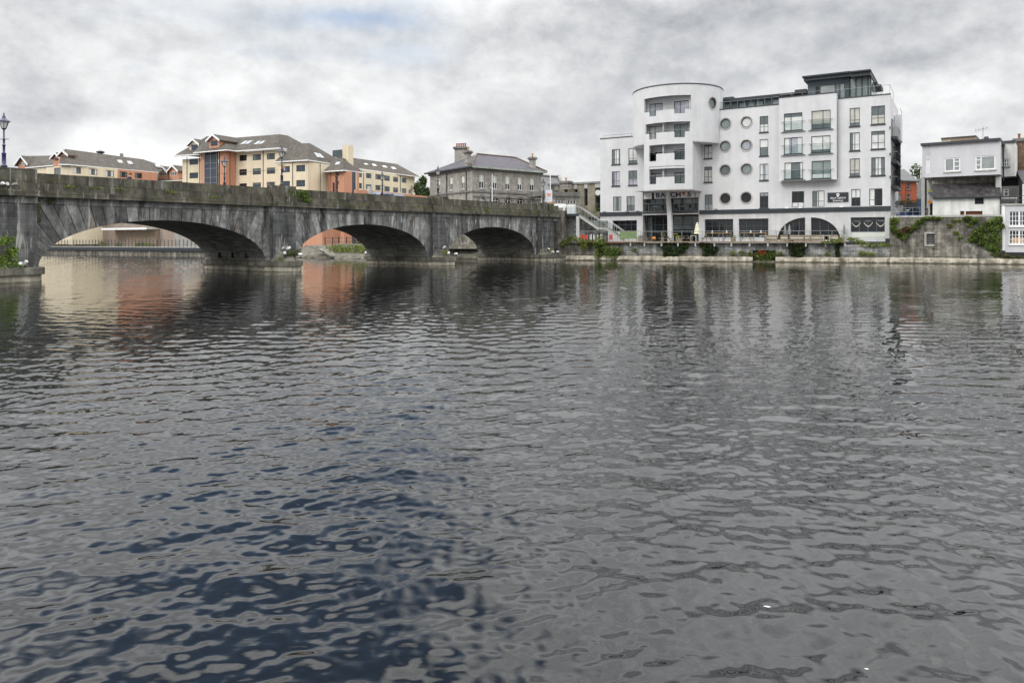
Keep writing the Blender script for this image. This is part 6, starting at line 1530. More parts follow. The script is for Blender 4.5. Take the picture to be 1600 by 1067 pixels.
def parasol(px, d, label, h=2.55):
    u = FD.uz(px, 377, d)[0]; c = FD.w(u, 2.645, d); t = thing('closed_parasol', label, 'parasol', c)
    mb = MB(); mb.lathe(c, [(.28, 0), (.28, .07), (.03, .09), (.025, h)], 12); part(mb, 'pole', M_['wood'], t)
    mb = MB(); prof = [(.42, 1.0), (.36, 1.1), (.33, 1.4), (.22, 1.9), (.2, 2.15), (.10, 2.3), (.16, 2.36), (.13, 2.42), (.03, 2.5)]
    n = 16; vs = []
    for r_, z in prof:
        for j in range(n): q = r_*(1+.16*(j % 2)); a = 2*math.pi*j/n; vs.append((c.x+q*math.cos(a), c.y+q*math.sin(a), c.z+z))
    mb.mesh(vs, [(i*n+j, i*n+(j+1) % n, (i+1)*n+(j+1) % n, (i+1)*n+j) for i in range(len(prof)-1) for j in range(n)]+[tuple(range(n))]); part(mb, 'canopy', M_['canvas'], t)
parasol(1089.5, -1.9, 'closed cream parasol standing on the terrace beside the cladded pier')
def slim_parasol(px, label):
    u = FD.uz(px, 377, -2.5)[0]; c = FD.w(u, 2.645, -2.5); t = thing('closed_parasol', label, 'parasol', c)
    mb = MB(); mb.lathe(c, [(.2, 0), (.2, .06), (.025, .07), (.02, 2.2)], 10); part(mb, 'pole', M_['wood'], t)
    mb = MB(); mb.lathe(c, [(.20, .9), (.17, 1.3), (.1, 1.9), (.03, 2.15)], 8); part(mb, 'canopy', M_['greycon'], t)
slim_parasol(1226.5, 'slim folded grey parasol, left one of the two inside the left arch'); slim_parasol(1233.5, 'slim folded grey parasol, right one of the two inside the left arch'); slim_parasol(1319, 'slim folded grey parasol at the right end of the terrace')
table(FD, FD.uz(1054.5, 377, -1.6)[0], -1.6, 2.645, 'yellow high table on the terrace right of the slanted column', None, 'yellow', 1.0)
for k, px in enumerate((1051, 1058)):
    u = FD.uz(px, 377, -1.7)[0]; t = thing('bar_stool', ('slim yellow stool at the left of the yellow high table', 'slim yellow stool at the right of the yellow high table')[k], 'stool', FD.w(u, 2.645, -1.7))
    for a in (-.13, .13):
        for b in (-.13, .13): mb = MB(); mb.box(FD, u+a-.018, u+a+.018, -1.7+b-.018, -1.7+b+.018, 2.645, 3.35); part(mb, 'leg', M_['canvas'], t)
    mb = MB(); mb.box(FD, u-.18, u+.18, -1.88, -1.52, 3.35, 3.4); part(mb, 'seat', M_['yellow'], t)
for k, px in enumerate((1083.5, 1192, 1291)):
    u = FD.uz(px, 377, -1.3)[0]; t = thing('side_table', ('small white square table left of the closed parasol', 'small white square table beside the second square shop window', 'white low table in front of the right arch')[k], 'table', FD.w(u, 2.645, -1.3))
    for a in (-.33, .33):
        for b in (-.33, .33): mb = MB(); mb.box(FD, u+a-.03, u+a+.03, -1.3+b-.03, -1.3+b+.03, 2.645, 3.34); part(mb, 'leg', M_['pillow'], t)
    mb = MB(); mb.box(FD, u-.4, u+.4, -1.7, -.9, 3.34, 3.4); part(mb, 'tabletop', M_['pillow'], t)
def sofa(px, w_, label, d=-1.7):
    u = FD.uz(px, 377, d)[0]; t = thing('garden_sofa', label, 'sofa', FD.w(u, 2.645, d), 'garden seats on the terrace')
    mb = MB(); mb.box(FD, u-w_/2, u+w_/2, d-.4, d+.4, 2.70, 3.0); mb.box(FD, u-w_/2, u+w_/2, d-.42, d-.30, 3.0, 3.45); part(mb, 'frame', M_['wood'], t)
    for sg in (-1, 1): mb = MB(); mb.box(FD, u+sg*w_/2-.05, u+sg*w_/2+.05, d-.4, d+.4, 2.645, 3.25); part(mb, 'arm', M_['wood'], t)
    mb = MB(); mb.box(FD, u-w_/2+.08, u+w_/2-.08, d-.28, d+.38, 3.005, 3.14); part(mb, 'cushion', M_['pillow'], t)
sofa(1205, 1.5, 'low timber seat below the stained pier left of the arches'); sofa(1225, .9, 'timber armchair at the left foot of the left arch'); sofa(1245, 1.7, 'wide timber sofa in front of the left arch'); sofa(1262, .9, 'timber armchair in front of the pier between the arches'); sofa(1277, 1.6, 'pale cushioned sofa in front of the right arch', d=-1.4); sofa(1302, 1.2, 'timber seat at the right end of the right arch')
for k, (px, mm, lab) in enumerate(((1022, 'orangep', 'orange round lantern on the terrace behind the railing'),)):
    u = FD.uz(px, 377, -.8)[0]; c = FD.w(u, 3.05, -.8); t = thing('ball_lantern', lab, 'lantern', FD.w(u, 2.645, -.8))
    mb = MB(); mb.lathe(c, [(.05, -.22), (.2, -.15), (.26, 0), (.2, .15), (.05, .22)], 12); part(mb, 'globe', M_[mm], t, smooth=True)
    mb = MB(); mb.tube([FD.w(u, 2.645, -.8), FD.w(u, 2.85, -.8)], .08, 8); part(mb, 'foot', M_['black'], t)
for k, (x0, x1) in enumerate(((1103, 1143.5), (1155.5, 1199))):
    mb = MB(); F_ = FD.shift(-.9); mb.box(F_, F_.u(x0), F_.u(x1), -.12, .12, 3.68, 3.74); h_ = mb.build('counter_shelf', M_['tan']); tag(h_, ('long tan counter shelf behind the railing at the first square shop window', 'long tan counter shelf behind the railing at the second square shop window')[k], 'shelf', 'counter shelves on the terrace')
    for a in (x0+1, (x0+x1)/2, x1-1): mb = MB(); mb.box(F_, F_.u(a)-.04, F_.u(a)+.04, -.05, .05, 2.645, 3.68); part(mb, 'leg', M_['wood'], h_)
for k, px in enumerate((1113, 1135.5, 1173, 1189)):
    u = FD.uz(px, 377, -.9)[0]; mb = MB(); mb.lathe(FD.w(u, 3.745, -.9), [(.10, 0), (.12, .08), (.05, .14), (.13, .2), (.04, .3)], 8)
    solo(mb, 'lantern', M_['whitep'], f'small white lantern on the counter shelf, {ORD[k]} from the left', 'lantern', 'lanterns on the counter shelves')
for k, px in enumerate((1000.5, 1061, 1146, 1316)):
    u = FD.uz(px, 377, -.5)[0]; t = thing('planter', ('timber planter with green leaves at the left end of the terrace railing', 'timber planter box between the yellow table and the third picnic table', 'timber planter box between the two square shop windows', 'timber planter with trailing plants at the right end of the terrace')[k], 'planter', FD.w(u, 2.645, -.5))
    mb = MB(); mb.box(FD, u-.28, u+.28, -.78, -.3, 2.65, 3.1); part(mb, 'box', M_['wood'], t)
    mb = MB(); blob(mb, FD, u, -.54, 3.2, .35, .25, .25, 90, .07); part(mb, 'foliage', LEAF['weed'], t)
u = FD.uz(1035.5, 377, -1.0)[0]; mb = MB(); blob(mb, FD, u, -1.0, 3.5, .35, .25, .35, 70, .07); t = thing('pot_plant', 'small white flowering pot plant at the railing left of the slanted column', 'pot plant', FD.w(u, 2.645, -1)); part(mb, 'foliage', LEAF['weed'], t); mb = MB(); mb.lathe(FD.w(u, 2.645, -1), [(.16, 0), (.22, .5), (.24, .52), (.2, .5)], 10); part(mb, 'pot', M_['pillow'], t)
# green screen, white slatted fence, red boards
u0, u1 = ud(968), ud(995)
t = thing('painted_screen', 'lime green splashed screen at the foot of the stairs', 'screen', FD.w((u0+u1)/2, 2.6, -1.2))
mb = MB(); mb.box(FD, FD.uz(968.5, 377, -1.5)[0], FD.uz(995, 377, -1.5)[0], -1.55, -1.5, 3.0, 4.05); part(mb, 'panel', M_['greenp'], t)
for px in (969, 982, 994.5): mb = MB(); u = FD.uz(px, 377, -1.5)[0]; mb.box(FD, u-.04, u+.04, -1.6, -1.56, 2.5, 4.1); part(mb, 'post', M_['wood'], t)
t = thing('picket_fence', 'white and dark uneven picket screen under the stairs', 'fence', FD.w(ud(927), 2.6, -.9))
for k in range(13):
    mb = MB(); u = ud(917.5)+k*.155*1.05; mb.box(FD, u, u+.10, -1.0, -.96, 2.52, 3.5+R.uniform(-.12, .2)); part(mb, 'picket', M_['whitep' if k % 3 else 'black'], t)
for k, (px, lab) in enumerate(((907.5, 'red board chair beside the white pillar, left of the pair'), (914, 'red board chair beside the picket screen, right of the pair'), (952.8, 'red chair under the lower flight of the stairs'))):
    u = ud(px); t = thing('red_chair', lab, 'chair', FD.w(u, 2.5, -.95), 'red chairs on the lower terrace')
    mb = MB(); mb.prism(FD, [(u-.22, 2.95), (u+.22, 2.95), (u+.24, 3.55), (u-.24, 3.55)], -.9, -.85); part(mb, 'backrest', M_['red'], t)
    mb = MB(); mb.box(FD, u-.23, u+.23, -1.35, -.9, 2.9, 2.95); part(mb, 'seat', M_['red'], t)
    for a in (-.2, .2):
        for b in (-1.3, -.88): mb = MB(); mb.box(FD, u+a-.02, u+a+.02, b-.02, b+.02, 2.5, 2.9); part(mb, 'leg', M_['galv'], t)
u = ud(898); t = thing('storage_bin', 'small white lidded bin on the lower terrace left of the white pillar', 'bin', FD.w(u, 2.5, -.8)); mb = MB(); mb.box(FD, u-.25, u+.25, -1.1, -.7, 2.5, 3.0); part(mb, 'box', M_['pillow'], t); mb = MB(); mb.box(FD, u-.28, u+.28, -1.13, -.67, 3.005, 3.08); part(mb, 'lid', M_['whitep'], t)
# ------ stairs from the bridge down to the terrace
SS = thing('staircase', 'outdoor staircase with glass balustrades running from the bridge down to the terrace', 'stairs', FD.w(ud(935), 2.5, -2))
FS_ = FD.shift(-1.6); us_ = FS_.u
def fz(px, py): return FS_.uz(px, py)[1]
z_top = fz(890, 334.3)
mb = MB(); mb.box(FS_, us_(878.5), us_(905), -2.6, .05, z_top-.35, z_top); part(mb, 'landing', M_['fasc'], SS)
xa, ya, xb, yb, xc, xd, yd = 904, 335.5, 935, 356.3, 948, 972, 373.2
def flight(x0, y0, x1, y1):
    a, za = FS_.uz(x0, y0); b, zb = FS_.uz(x1, y1); n = max(5, int(abs(za-zb)/.17)); mb = MB()
    for k in range(n):
        u0, u1 = a+(b-a)*k/n, a+(b-a)*(k+1)/n; zt = za+(zb-za)*k/n
        mb.box(FS_, u0, u1+.04, -1.7, -.02, zt-.06, zt)
    part(mb, 'treads', M_['palecon'], SS)
    for d in (-1.78, .0):
        mb = MB(); mb.prism(FS_, [(a, za-.32), (b, zb-.32), (b, zb+.06), (a, za+.06)], d-.03, d+.05); part(mb, 'stringer', M_['palecon'], SS)
    return a, za, b, zb
f1 = flight(xa, ya, xb, yb); f2 = flight(xc, yb, xd, yd)
mb = MB(); mb.box(FS_, f1[2], f2[0], -1.8, .05, f1[3]-.2, f1[3]); part(mb, 'landing', M_['palecon'], SS)
for d in (.02, -1.78):
    path = [(us_(880), z_top), (f1[0], f1[1]), (f1[2], f1[3]), (f2[0], f2[1]), (f2[2], f2[3])]
    if d < 0: path = path[1:]
    mb = MB(); mb.tube([FS_.w(u, z+1.1, d) for u, z in path], .035, 6); part(mb, 'handrail', M_['steel'], SS)
    for (u0, z0), (u1, z1) in zip(path[:-1], path[1:]):
        n = max(1, int(abs(u1-u0)/.9))
        for k in range(n+1): u, z = u0+(u1-u0)*k/n, z0+(z1-z0)*k/n; mb = MB(); mb.tube([FS_.w(u, z-.1, d), FS_.w(u, z+1.1, d)], .028, 5); part(mb, 'post', M_['steel'], SS)
        mb = MB(); mb.prism(FS_, [(u0+.05, z0+.1), (u1-.05, z1+.1), (u1-.05, z1+1.05), (u0+.05, z0+1.05)], d-.008, d+.008); part(mb, 'glass_panel', CG, SS)
F2 = FS_.shift(.1); a = F2.rect((900.2, 338.3, 904.8, 372)); mb = MB(); mb.box(F2, a[0], a[1], -.5, 0, 2.45, z_top-.36); part(mb, 'pillar', M_['white2'], SS)
F3 = FS_.shift(-1.2); mb = MB(); wall(mb, F3, F3.u(874), F3.u(901), 2.4, z_top-.36); wall(mb, F3.shift(-1.0), F3.u(901), F3.u(948), 2.4, 5.6); part(mb, 'back_wall', M_['quay'], SS)
mb = MB(); mb.box(FS_, us_(885), us_(897), -1.2, -.3, z_top+.02, z_top+1.3); solo(mb, 'white_cabinet', M_['whitep'], 'white cabinet on the landing at the top of the stairs', 'cabinet')
mb = MB(); a = FS_.shift(-4).u(862); b = FS_.shift(-4).u(884.5); z = FS_.shift(-4).uz(873, 322)[1]; mb.box(FS_.shift(-4), a, b, -.1, .1, z-.25, z+.28); mb.box(FS_.shift(-4), a+.2, a+.4, -.1, .1, z_top, z-.25); mb.box(FS_.shift(-4), b-.4, b-.2, -.1, .1, z_top, z-.25); solo(mb, 'white_barrier', M_['whitep'], 'long white barrier board between the bridge end and the white cabinet', 'barrier')
# bridge end wall
mb = MB(); FBe = Fr(FB.w(S1+1.7, 0, -.3).xy, FD.e); wall(mb, FBe, -3, FBe.u(880.5), -.5, 6.1); wall(mb, FBe, -1.2, FBe.u(880.5), 6.1, 6.9); mb.face([FBe.w(FBe.u(880.5), -.5), FBe.w(FBe.u(880.5), 6.9), FBe.w(FBe.u(880.5), 6.9, -7), FBe.w(FBe.u(880.5), -.5, -7)])
solo(mb, 'abutment_wall', M_['quayold'], 'mossy rubble abutment wall between the bridge and the stairs', 'wall')

# ------ vegetation on the quay
def ivy(label, F_, px0, px1, clumps, n, sz, mm, cat='ivy', name='ivy', d=.25, dr=.25, grp=None):
    """clumps: (px, py, rx px, ry px)"""
    def g(mb):
        for (x, y, rx, ry) in clumps:
            u, z = F_.uz(x, y, d); u1, z1 = F_.uz(x+rx, y-ry, d); blob(mb, F_, u, d, z, abs(u1-u), dr, abs(z1-z), n, sz)
    plant(name, label, cat, LEAF[mm], g, group=grp)
ivy('big mixed green shrub tumbling over the quay wall below the stairs', FQ, 0, 0, [(886, 377, 9, 4), (895, 372, 8, 4), (905, 376, 10, 4.5), (918, 379, 9, 4.5), (930, 378, 9, 5), (880, 381, 6, 5), (912, 385, 5, 5), (938, 373, 6, 5)], 150, .13, 'weed', 'shrub', 'quay_shrub', .5, .5)
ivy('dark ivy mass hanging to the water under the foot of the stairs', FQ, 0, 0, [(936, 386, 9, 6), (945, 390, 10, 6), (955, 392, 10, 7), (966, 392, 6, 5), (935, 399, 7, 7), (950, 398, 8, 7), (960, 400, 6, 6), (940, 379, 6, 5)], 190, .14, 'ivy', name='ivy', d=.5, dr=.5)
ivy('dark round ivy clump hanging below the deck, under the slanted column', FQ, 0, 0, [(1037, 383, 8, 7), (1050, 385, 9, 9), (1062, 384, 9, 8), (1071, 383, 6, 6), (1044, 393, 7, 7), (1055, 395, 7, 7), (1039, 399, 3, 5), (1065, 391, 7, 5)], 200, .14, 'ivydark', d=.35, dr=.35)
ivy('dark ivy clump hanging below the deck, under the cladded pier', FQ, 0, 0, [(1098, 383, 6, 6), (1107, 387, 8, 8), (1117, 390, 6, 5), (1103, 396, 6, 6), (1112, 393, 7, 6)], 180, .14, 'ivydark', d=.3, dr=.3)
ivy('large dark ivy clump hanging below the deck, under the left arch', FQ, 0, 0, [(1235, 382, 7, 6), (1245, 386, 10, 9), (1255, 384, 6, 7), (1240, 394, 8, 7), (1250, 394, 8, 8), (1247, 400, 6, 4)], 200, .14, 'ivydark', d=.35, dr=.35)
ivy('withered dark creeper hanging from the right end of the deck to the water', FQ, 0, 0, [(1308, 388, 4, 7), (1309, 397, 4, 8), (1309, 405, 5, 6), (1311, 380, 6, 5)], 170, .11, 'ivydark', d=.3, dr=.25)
ivy('yellow green plants over the deck edge beside the withered creeper', FQ, 0, 0, [(1290, 379, 6, 3), (1302, 377, 6, 4), (1312, 376, 5, 4)], 110, .11, 'weed', 'plant', 'hanging_plant', .9, .2)
for k, (x, y, lab) in enumerate(((1143, 396, 'small green tuft on the quay ledge right of the second ivy clump'), (1158, 394.5, 'thin weed on the quay ledge left of the orange flowering plant'), (1170, 397, 'small weed tuft beside the left edge of the dark recess'), (1217, 396.5, 'small weed tuft right of the dark recess'), (1292, 397.5, 'small weed tuft on the ledge left of the withered creeper'), (990, 391, 'small green tuft on the quay wall right of the ivy mass'))):
    ivy(lab, FQ, 0, 0, [(x, y, 4, 2.5), (x+2, y-1, 3, 2)], 70, .10, 'weed', 'weed', 'weed_tuft', .3, .15, 'weeds on the quay ledge')
fl_ = lambda mb: [blob(mb, FQ, FQ.uz(x, y)[0], .1, FQ.uz(x, y)[1], .55, .4, .45, 120, .12) for x, y in ((1182, 399), (1189, 401), (1196, 400), (1203, 401), (1207, 397), (1186, 404), (1198, 404))]
t = plant('flowering_plant', 'dark leafy plant with orange flowers growing out of the recess in the quay wall', 'plant', LEAF['ivy'], fl_, stems=lambda m2: [m2.tube([FQ.w(FQ.uz(1190, 408)[0], .1, 0), FQ.w(FQ.uz(1190+dx, 396)[0], 1.1, .15)], .02, 5) for dx in (-5, 0, 4)])
mb = MB()
for x, y in ((1184, 396.5), (1186.5, 393.5), (1190, 395), (1193, 396.5), (1195, 393)): blob(mb, FQ, FQ.uz(x, y)[0], .3, FQ.uz(x, y)[1], .14, .12, .22, 34, .08)
part(mb, 'flower', LEAF['flame'], t)
ivy('yellow green planting on the low quay wall under the curtained shop window', FQ, 0, 0, [(1328, 374, 5, 3), (1336, 375, 7, 4), (1345, 379, 6, 4), (1354, 383, 8, 4), (1364, 384, 6, 3), (1376, 383, 8, 3), (1388, 383, 8, 3)], 130, .11, 'weed', 'planting', 'wall_planting', .1, .35)
ivy('small green bush at the foot of the low quay wall', FQ, 0, 0, [(1348, 396, 6, 4), (1361, 397, 5, 3)], 110, .11, 'weed', 'bush', 'bush', .3, .25)
# ================================================================== right hand wall and houses
FRt = Fr(FQ.w(uq(1393)-.3, 0, .25).xy, (.927, -.375)); ut_ = FRt.u
RW = thing('river_wall', 'tall old stone river wall with a barred opening, right of the white block', 'wall', FRt.w(ut_(1470), -1, -1))
zt = 5.5
op = FRt.rect((1447.5, 366.5, 1461.2, 381)); 
mb = MB(); wall(mb, FRt, ut_(1391.5), ut_(1566), 0, zt, [op], .5); mb.face([FRt.w(ut_(1391.5), 0), FRt.w(ut_(1391.5), zt), FRt.w(ut_(1391.5), zt, -8), FRt.w(ut_(1391.5), 0, -8)]); part(mb, 'stone_face', M_['quayold'], RW)
mb = MB(); mb.box(FRt, ut_(1391.3), ut_(1566), -.6, .07, zt+.005, zt+.24); part(mb, 'coping', M_['palecon'], RW)
mb = MB(); mb.box(FRt, ut_(1460)+.0, ut_(1470), -.02, .16, .8, 4.6); part(mb, 'buttress', M_['quayold'], RW)
mb = MB(); n = 14
for k in range(n):      # battered slope at the foot, running down to the right
    u0, u1 = ut_(1500)+(ut_(1580)-ut_(1500))*k/n, ut_(1500)+(ut_(1580)-ut_(1500))*(k+1)/n
    h0, h1 = 2.6*(1-k/n)**1.2+.75, 2.6*(1-(k+1)/n)**1.2+.75
    mb.hexa([FRt.w(u0, .4, .75), FRt.w(u1, .4, .75), FRt.w(u1, .4, .0), FRt.w(u0, .4, .0), FRt.w(u0, h0*.62+.2, .42), FRt.w(u1, h1*.62+.2, .42), FRt.w(u1, h1, .01), FRt.w(u0, h0, .01)])
part(mb, 'battered_footing', M_['quayold'], RW)
a, b, c, d = op
mb = MB(); mb.box(FRt, a-.22, a, -.1, .06, c-.1, d+.1); mb.box(FRt, b, b+.22, -.1, .06, c-.1, d+.1); mb.box(FRt, a-.22, b+.22, -.1, .08, c-.26, c-.1); mb.box(FRt, a-.25, b+.25, -.1, .07, d+.1, d+.3); sw = part(mb, 'opening_surround', M_['palecon'], RW)
mb = MB(); mb.box(FRt, a, b, -.5, -.45, c, d); part(mb, 'dark_void', M_['black'], sw)
mb = MB()
for k in range(4): z = c+(d-c)*(k+.6)/4.4; mb.box(FRt, a, b, -.16, -.1, z-.04, z+.04)
part(mb, 'bar', M_['greycon'], sw)
mb = MB(); ub_, zb_ = ut_(1414), 0; mb = MB(); mb.box(FRt, ut_(1412.5), ut_(1417), .55, .72, .12, .42); part(mb, 'drain_outlet', M_['black'], RW)
_old = lg_
mb = None
def ledge2():
    global lg_
    lg_ = thing('river_ledge', 'stained pale ledge along the foot of the old stone river wall', 'ledge', FRt.w(ut_(1490), -1, .6))
    ledge(FRt, ut_(1389), ut_(1700), -.02, .95, .62, 'ledge')
ledge2()
ivy('bright ivy spilling over the top left corner of the old river wall', FRt, 0, 0, [(1394, 349, 4, 8), (1399, 345, 6, 5), (1396, 358, 5, 6), (1402, 363, 6, 6), (1408, 368, 6, 6), (1414, 365, 7, 5), (1422, 359, 7, 5), (1430, 354, 7, 4), (1436, 347, 8, 4), (1446, 342, 8, 3), (1456, 341, 8, 2.5), (1468, 341, 6, 1.8), (1412, 371, 5, 4)], 190, .12, 'ivy', d=.25, dr=.25)
ivy('withered brown patch within the ivy at the left of the old river wall', FRt, 0, 0, [(1410, 361, 6, 4), (1417, 358, 6, 4)], 150, .11, 'brownl', d=.45, dr=.15)
ivy('large green ivy sheet covering the right end of the old river wall', FRt, 0, 0, [(1560, 343, 7, 5), (1548, 349, 10, 7), (1556, 358, 10, 9), (1540, 356, 10, 8), (1528, 364, 9, 8), (1545, 370, 12, 8), (1558, 374, 8, 9), (1536, 378, 9, 6), (1548, 386, 10, 7), (1557, 389, 7, 7), (1520, 372, 7, 6), (1524, 345, 8, 4), (1566, 354, 4, 4), (1512, 341, 7, 3)], 230, .13, 'ivy', d=.25, dr=.3)
ivy('sparse ivy runners on the old river wall between the opening and the large ivy', FRt, 0, 0, [(1484, 353, 5, 4), (1494, 364, 5, 3), (1504, 345, 9, 4), (1500, 372, 5, 3), (1491, 346, 6, 2.5), (1510, 379, 6, 3), (1516, 352, 6, 4)], 90, .10, 'weed', d=.15, dr=.12)
ivy('brownish low plants along the slope at the foot of the river wall', FRt, 0, 0, [(1556, 398, 8, 3), (1570, 400, 9, 3), (1582, 402, 9, 2.5), (1595, 403, 8, 2.5)], 130, .11, 'olive', 'plants', 'low_plants', .6, .3)
ivy('small tuft of weed on the stone face right of the barred opening', FRt, 0, 0, [(1459, 388.5, 2.5, 1.5)], 60, .07, 'weed', 'weed', 'weed_tuft', .1, .1)
# ------ street behind the wall
mb = MB(); mb.box(FRt, ut_(1391.5), ut_(1700), -40, -.62, 5.0, 5.45); struct(mb, 'street', M_['asphalt'])
# pale grey house over the river
FHs = vp(1455, 89.0, -700); uh = FHs.u
GH = thing('river_house', 'pale grey flat roofed house with white casement windows above a white outhouse', 'house', FHs.w(uh(1510), 5.4, -4))
zt = FHs.uz(1508, 223.6)[1]; zb = FHs.uz(1508, 275)[1]
wn = [(1475.6, 247.2, 1500.4, 268), (1524, 243.6, 1555.5, 265.4)]
mb = MB(); wall(mb, FHs, uh(1441), uh(1562.5), zb, zt, [FHs.rect(r) for r in wn]+[FHs.rect((1447.2, 249, 1452.8, 270))], .14); 
for u, dd in ((uh(1441), -9), (uh(1562.5), -1.9)): mb.face([FHs.w(u, zb), FHs.w(u, zt), FHs.w(u, zt, dd), FHs.w(u, zb, dd)])
mb.face([FHs.w(uh(1441), zb), FHs.w(uh(1562.5), zb), FHs.w(uh(1562.5), zb, -2.8), FHs.w(uh(1441), zb, -2.8)])
part(mb, 'upper_wall', M_['lav'], GH)
mb = MB(); mb.box(FHs, uh(1441), uh(1454.6), .004, .05, zb, zt-.02); 
mb = MB()
for k in range(9): u = uh(1441.2)+(uh(1454.4)-uh(1441.2))*k/9; mb.box(FHs, u, u+.05, .003, .035, zb, zt-.02) if not (1446.5 < 1441.2+13.2*k/9 < 1453) else mb.box(FHs, u, u+.05, .003, .035, zb+2.7, zt-.02)
part(mb, 'ribbed_cladding', M_['lav'], GH)
for r, c in zip(wn, (.6, .28)):
    q = FHs.rect(r); w_ = window(FHs, q, GH, M_['whitep'], G['grey'], d=-.05, cols=(c,), rows=(), fr=.13, sill=M_['palecon'])
    mb = MB(); x0, x1 = (q[0]+(q[1]-q[0])*c, q[1]) if c > .5 else (q[0], q[0]+(q[1]-q[0])*c)
    for k in (.35, .72): mb.box(FHs, x0+.05, x1-.05, -.06, -.035, q[2]+(q[3]-q[2])*k-.05, q[2]+(q[3]-q[2])*k+.05)
    part(mb, 'transom', M_['whitep'], w_)
window(FHs, FHs.rect((1447.2, 249, 1452.8, 270)), GH, M_['whitep'], G['light'], d=-.05, cols=(), rows=(.45,), fr=.08)
mb = MB(); mb.box(FHs, uh(1439), uh(1563.6), -9, .35, zt, zt+.28); part(mb, 'flat_roof', M_['frame'], GH)
mb = MB(); F_ = FHs.shift(-3); mb.box(F_, F_.u(1471), F_.u(1525), -3, 0, zt+.2, F_.uz(1500, 215.5)[1]); rb_2 = part(mb, 'roof_box', M_['wood'], GH)
mb = MB(); mb.box(F_, F_.u(1470.4), F_.u(1525.4), -3.1, .1, F_.uz(1500, 215.5)[1]+.005, F_.uz(1500, 215.5)[1]+.14); part(mb, 'capping', M_['frame'], rb_2)
mb = MB(); mb.box(F_, F_.u(1473), F_.u(1487), .3, 1.0, zt+.28, zt+.62); part(mb, 'roof_unit', M_['pillow'], GH)
u, z = FHs.uz(1533, 220); ae = thing('tv_aerial', 'thin television aerial with a dark dish on the flat roof', 'aerial', FHs.w(u, zt+.28, -2))
mb = MB(); mb.tube([FHs.w(u, zt+.2, -2), FHs.w(u, zt+1.9, -2)], .03, 5); part(mb, 'mast', M_['galv'], ae)
mb = MB(); mb.tube([FHs.w(u-.8, zt+1.6, -2), FHs.w(u+.5, zt+1.85, -2)], .025, 4)
for k in range(5): mb.tube([FHs.w(u-.7+.25*k, zt+1.35+.05*k, -2), FHs.w(u-.7+.25*k, zt+1.9+.05*k, -2)], .015, 4)
part(mb, 'antenna', M_['galv'], ae)
mb = MB(); mb.lathe(FHs.w(u+.35, zt+.3, -2), [(.05, 0), (.3, .25), (.2, .5)], 8); part(mb, 'dish', M_['ink'], ae)
# white outhouse with the slate roof
FLo = Fr(FRt.w(0, 0, -1.0).xy, FRt.e); uo = FLo.u
OH = thing('outhouse', 'whitewashed outhouse with a dark mossy slate roof on top of the old river wall', 'outhouse', FLo.w(uo(1510), 5.4, -2))
hs = [FLo.rect((1523, 307, 1537.4, 319.2)), FLo.rect((1509, 330, 1535.4, 337)), FLo.rect((1500.4, 330, 1507, 337))]
hs[0] = (hs[0][0], hs[0][1], hs[0][2], FLo.uz(1510, 309)[1])
zw = FLo.uz(1510, 307.5)[1]
mb = MB(); wall(mb, FLo, uo(1457.5), uo(1562.5), 5.4, zw, hs, .35); part(mb, 'wall', M_['white3'], OH)
for k, (a, b, c, d) in enumerate(hs):
    mb = MB(); mb.box(FLo, a-.02, b+.02, -.42, -.36, c-.02, d+.02); part(mb, 'opening', [M_['black'], M_['woodr'], M_['woodr']][k], OH)
e0, e1 = FLo.w(uo(1456.5), zw-.06, .28), FLo.w(uo(1563.5), zw-.06, .28)
zr_ = zw+1.66
_f2 = FLo.shift(-1.5); ga, gb = FLo.w(_f2.u(1456.8), zr_, -1.5), FLo.w(_f2.u(1563), zr_, -1.5)
roofpart('roof', OH, [[e0, e1, gb, ga]], 'slate2', .15); gutter(OH, [e0, e1], 'frame', .1)
mb = MB(); mb.box(FLo, FLo.shift(-1.55).u(1456), FLo.shift(-1.55).u(1563.5), -2.0, -1.52, zr_-.4, zr_+.98); part(mb, 'rubble_parapet', M_['quayold'], OH)
mb = MB(); mb.prism(FLo, [(0, 0), (.01, 0), (.01, .01)], -.01, 0); 
F_ = FLo.shift(-.9); a = F_.rect((1556, 276.5, 1564.6, 288)); ch_ = MB(); ch_.box(F_, a[0], a[1], -.6, 0, a[2]-1.0, a[3]); oc = part(ch_, 'chimney', M_['white3'], OH)
mb = MB(); mb.lathe(F_.w((a[0]+a[1])/2, a[3]+.002, -.3), [(.2, 0), (.2, .3), (.24, .34)], 8); part(mb, 'chimney_pot', M_['pot'], oc)
mb = MB(); mb.tube([FLo.w(uo(1484), zw-.1, .06), FLo.w(uo(1484.5), 5.45, .06)], .05, 5); part(mb, 'downpipe', M_['whitep'], OH)
mb = MB(); mb.tube([FLo.w(uo(1563.3), zw+.2, .06), FLo.w(uo(1563.3), 5.2, .06)], .07, 5); part(mb, 'downpipe', M_['frame'], OH)
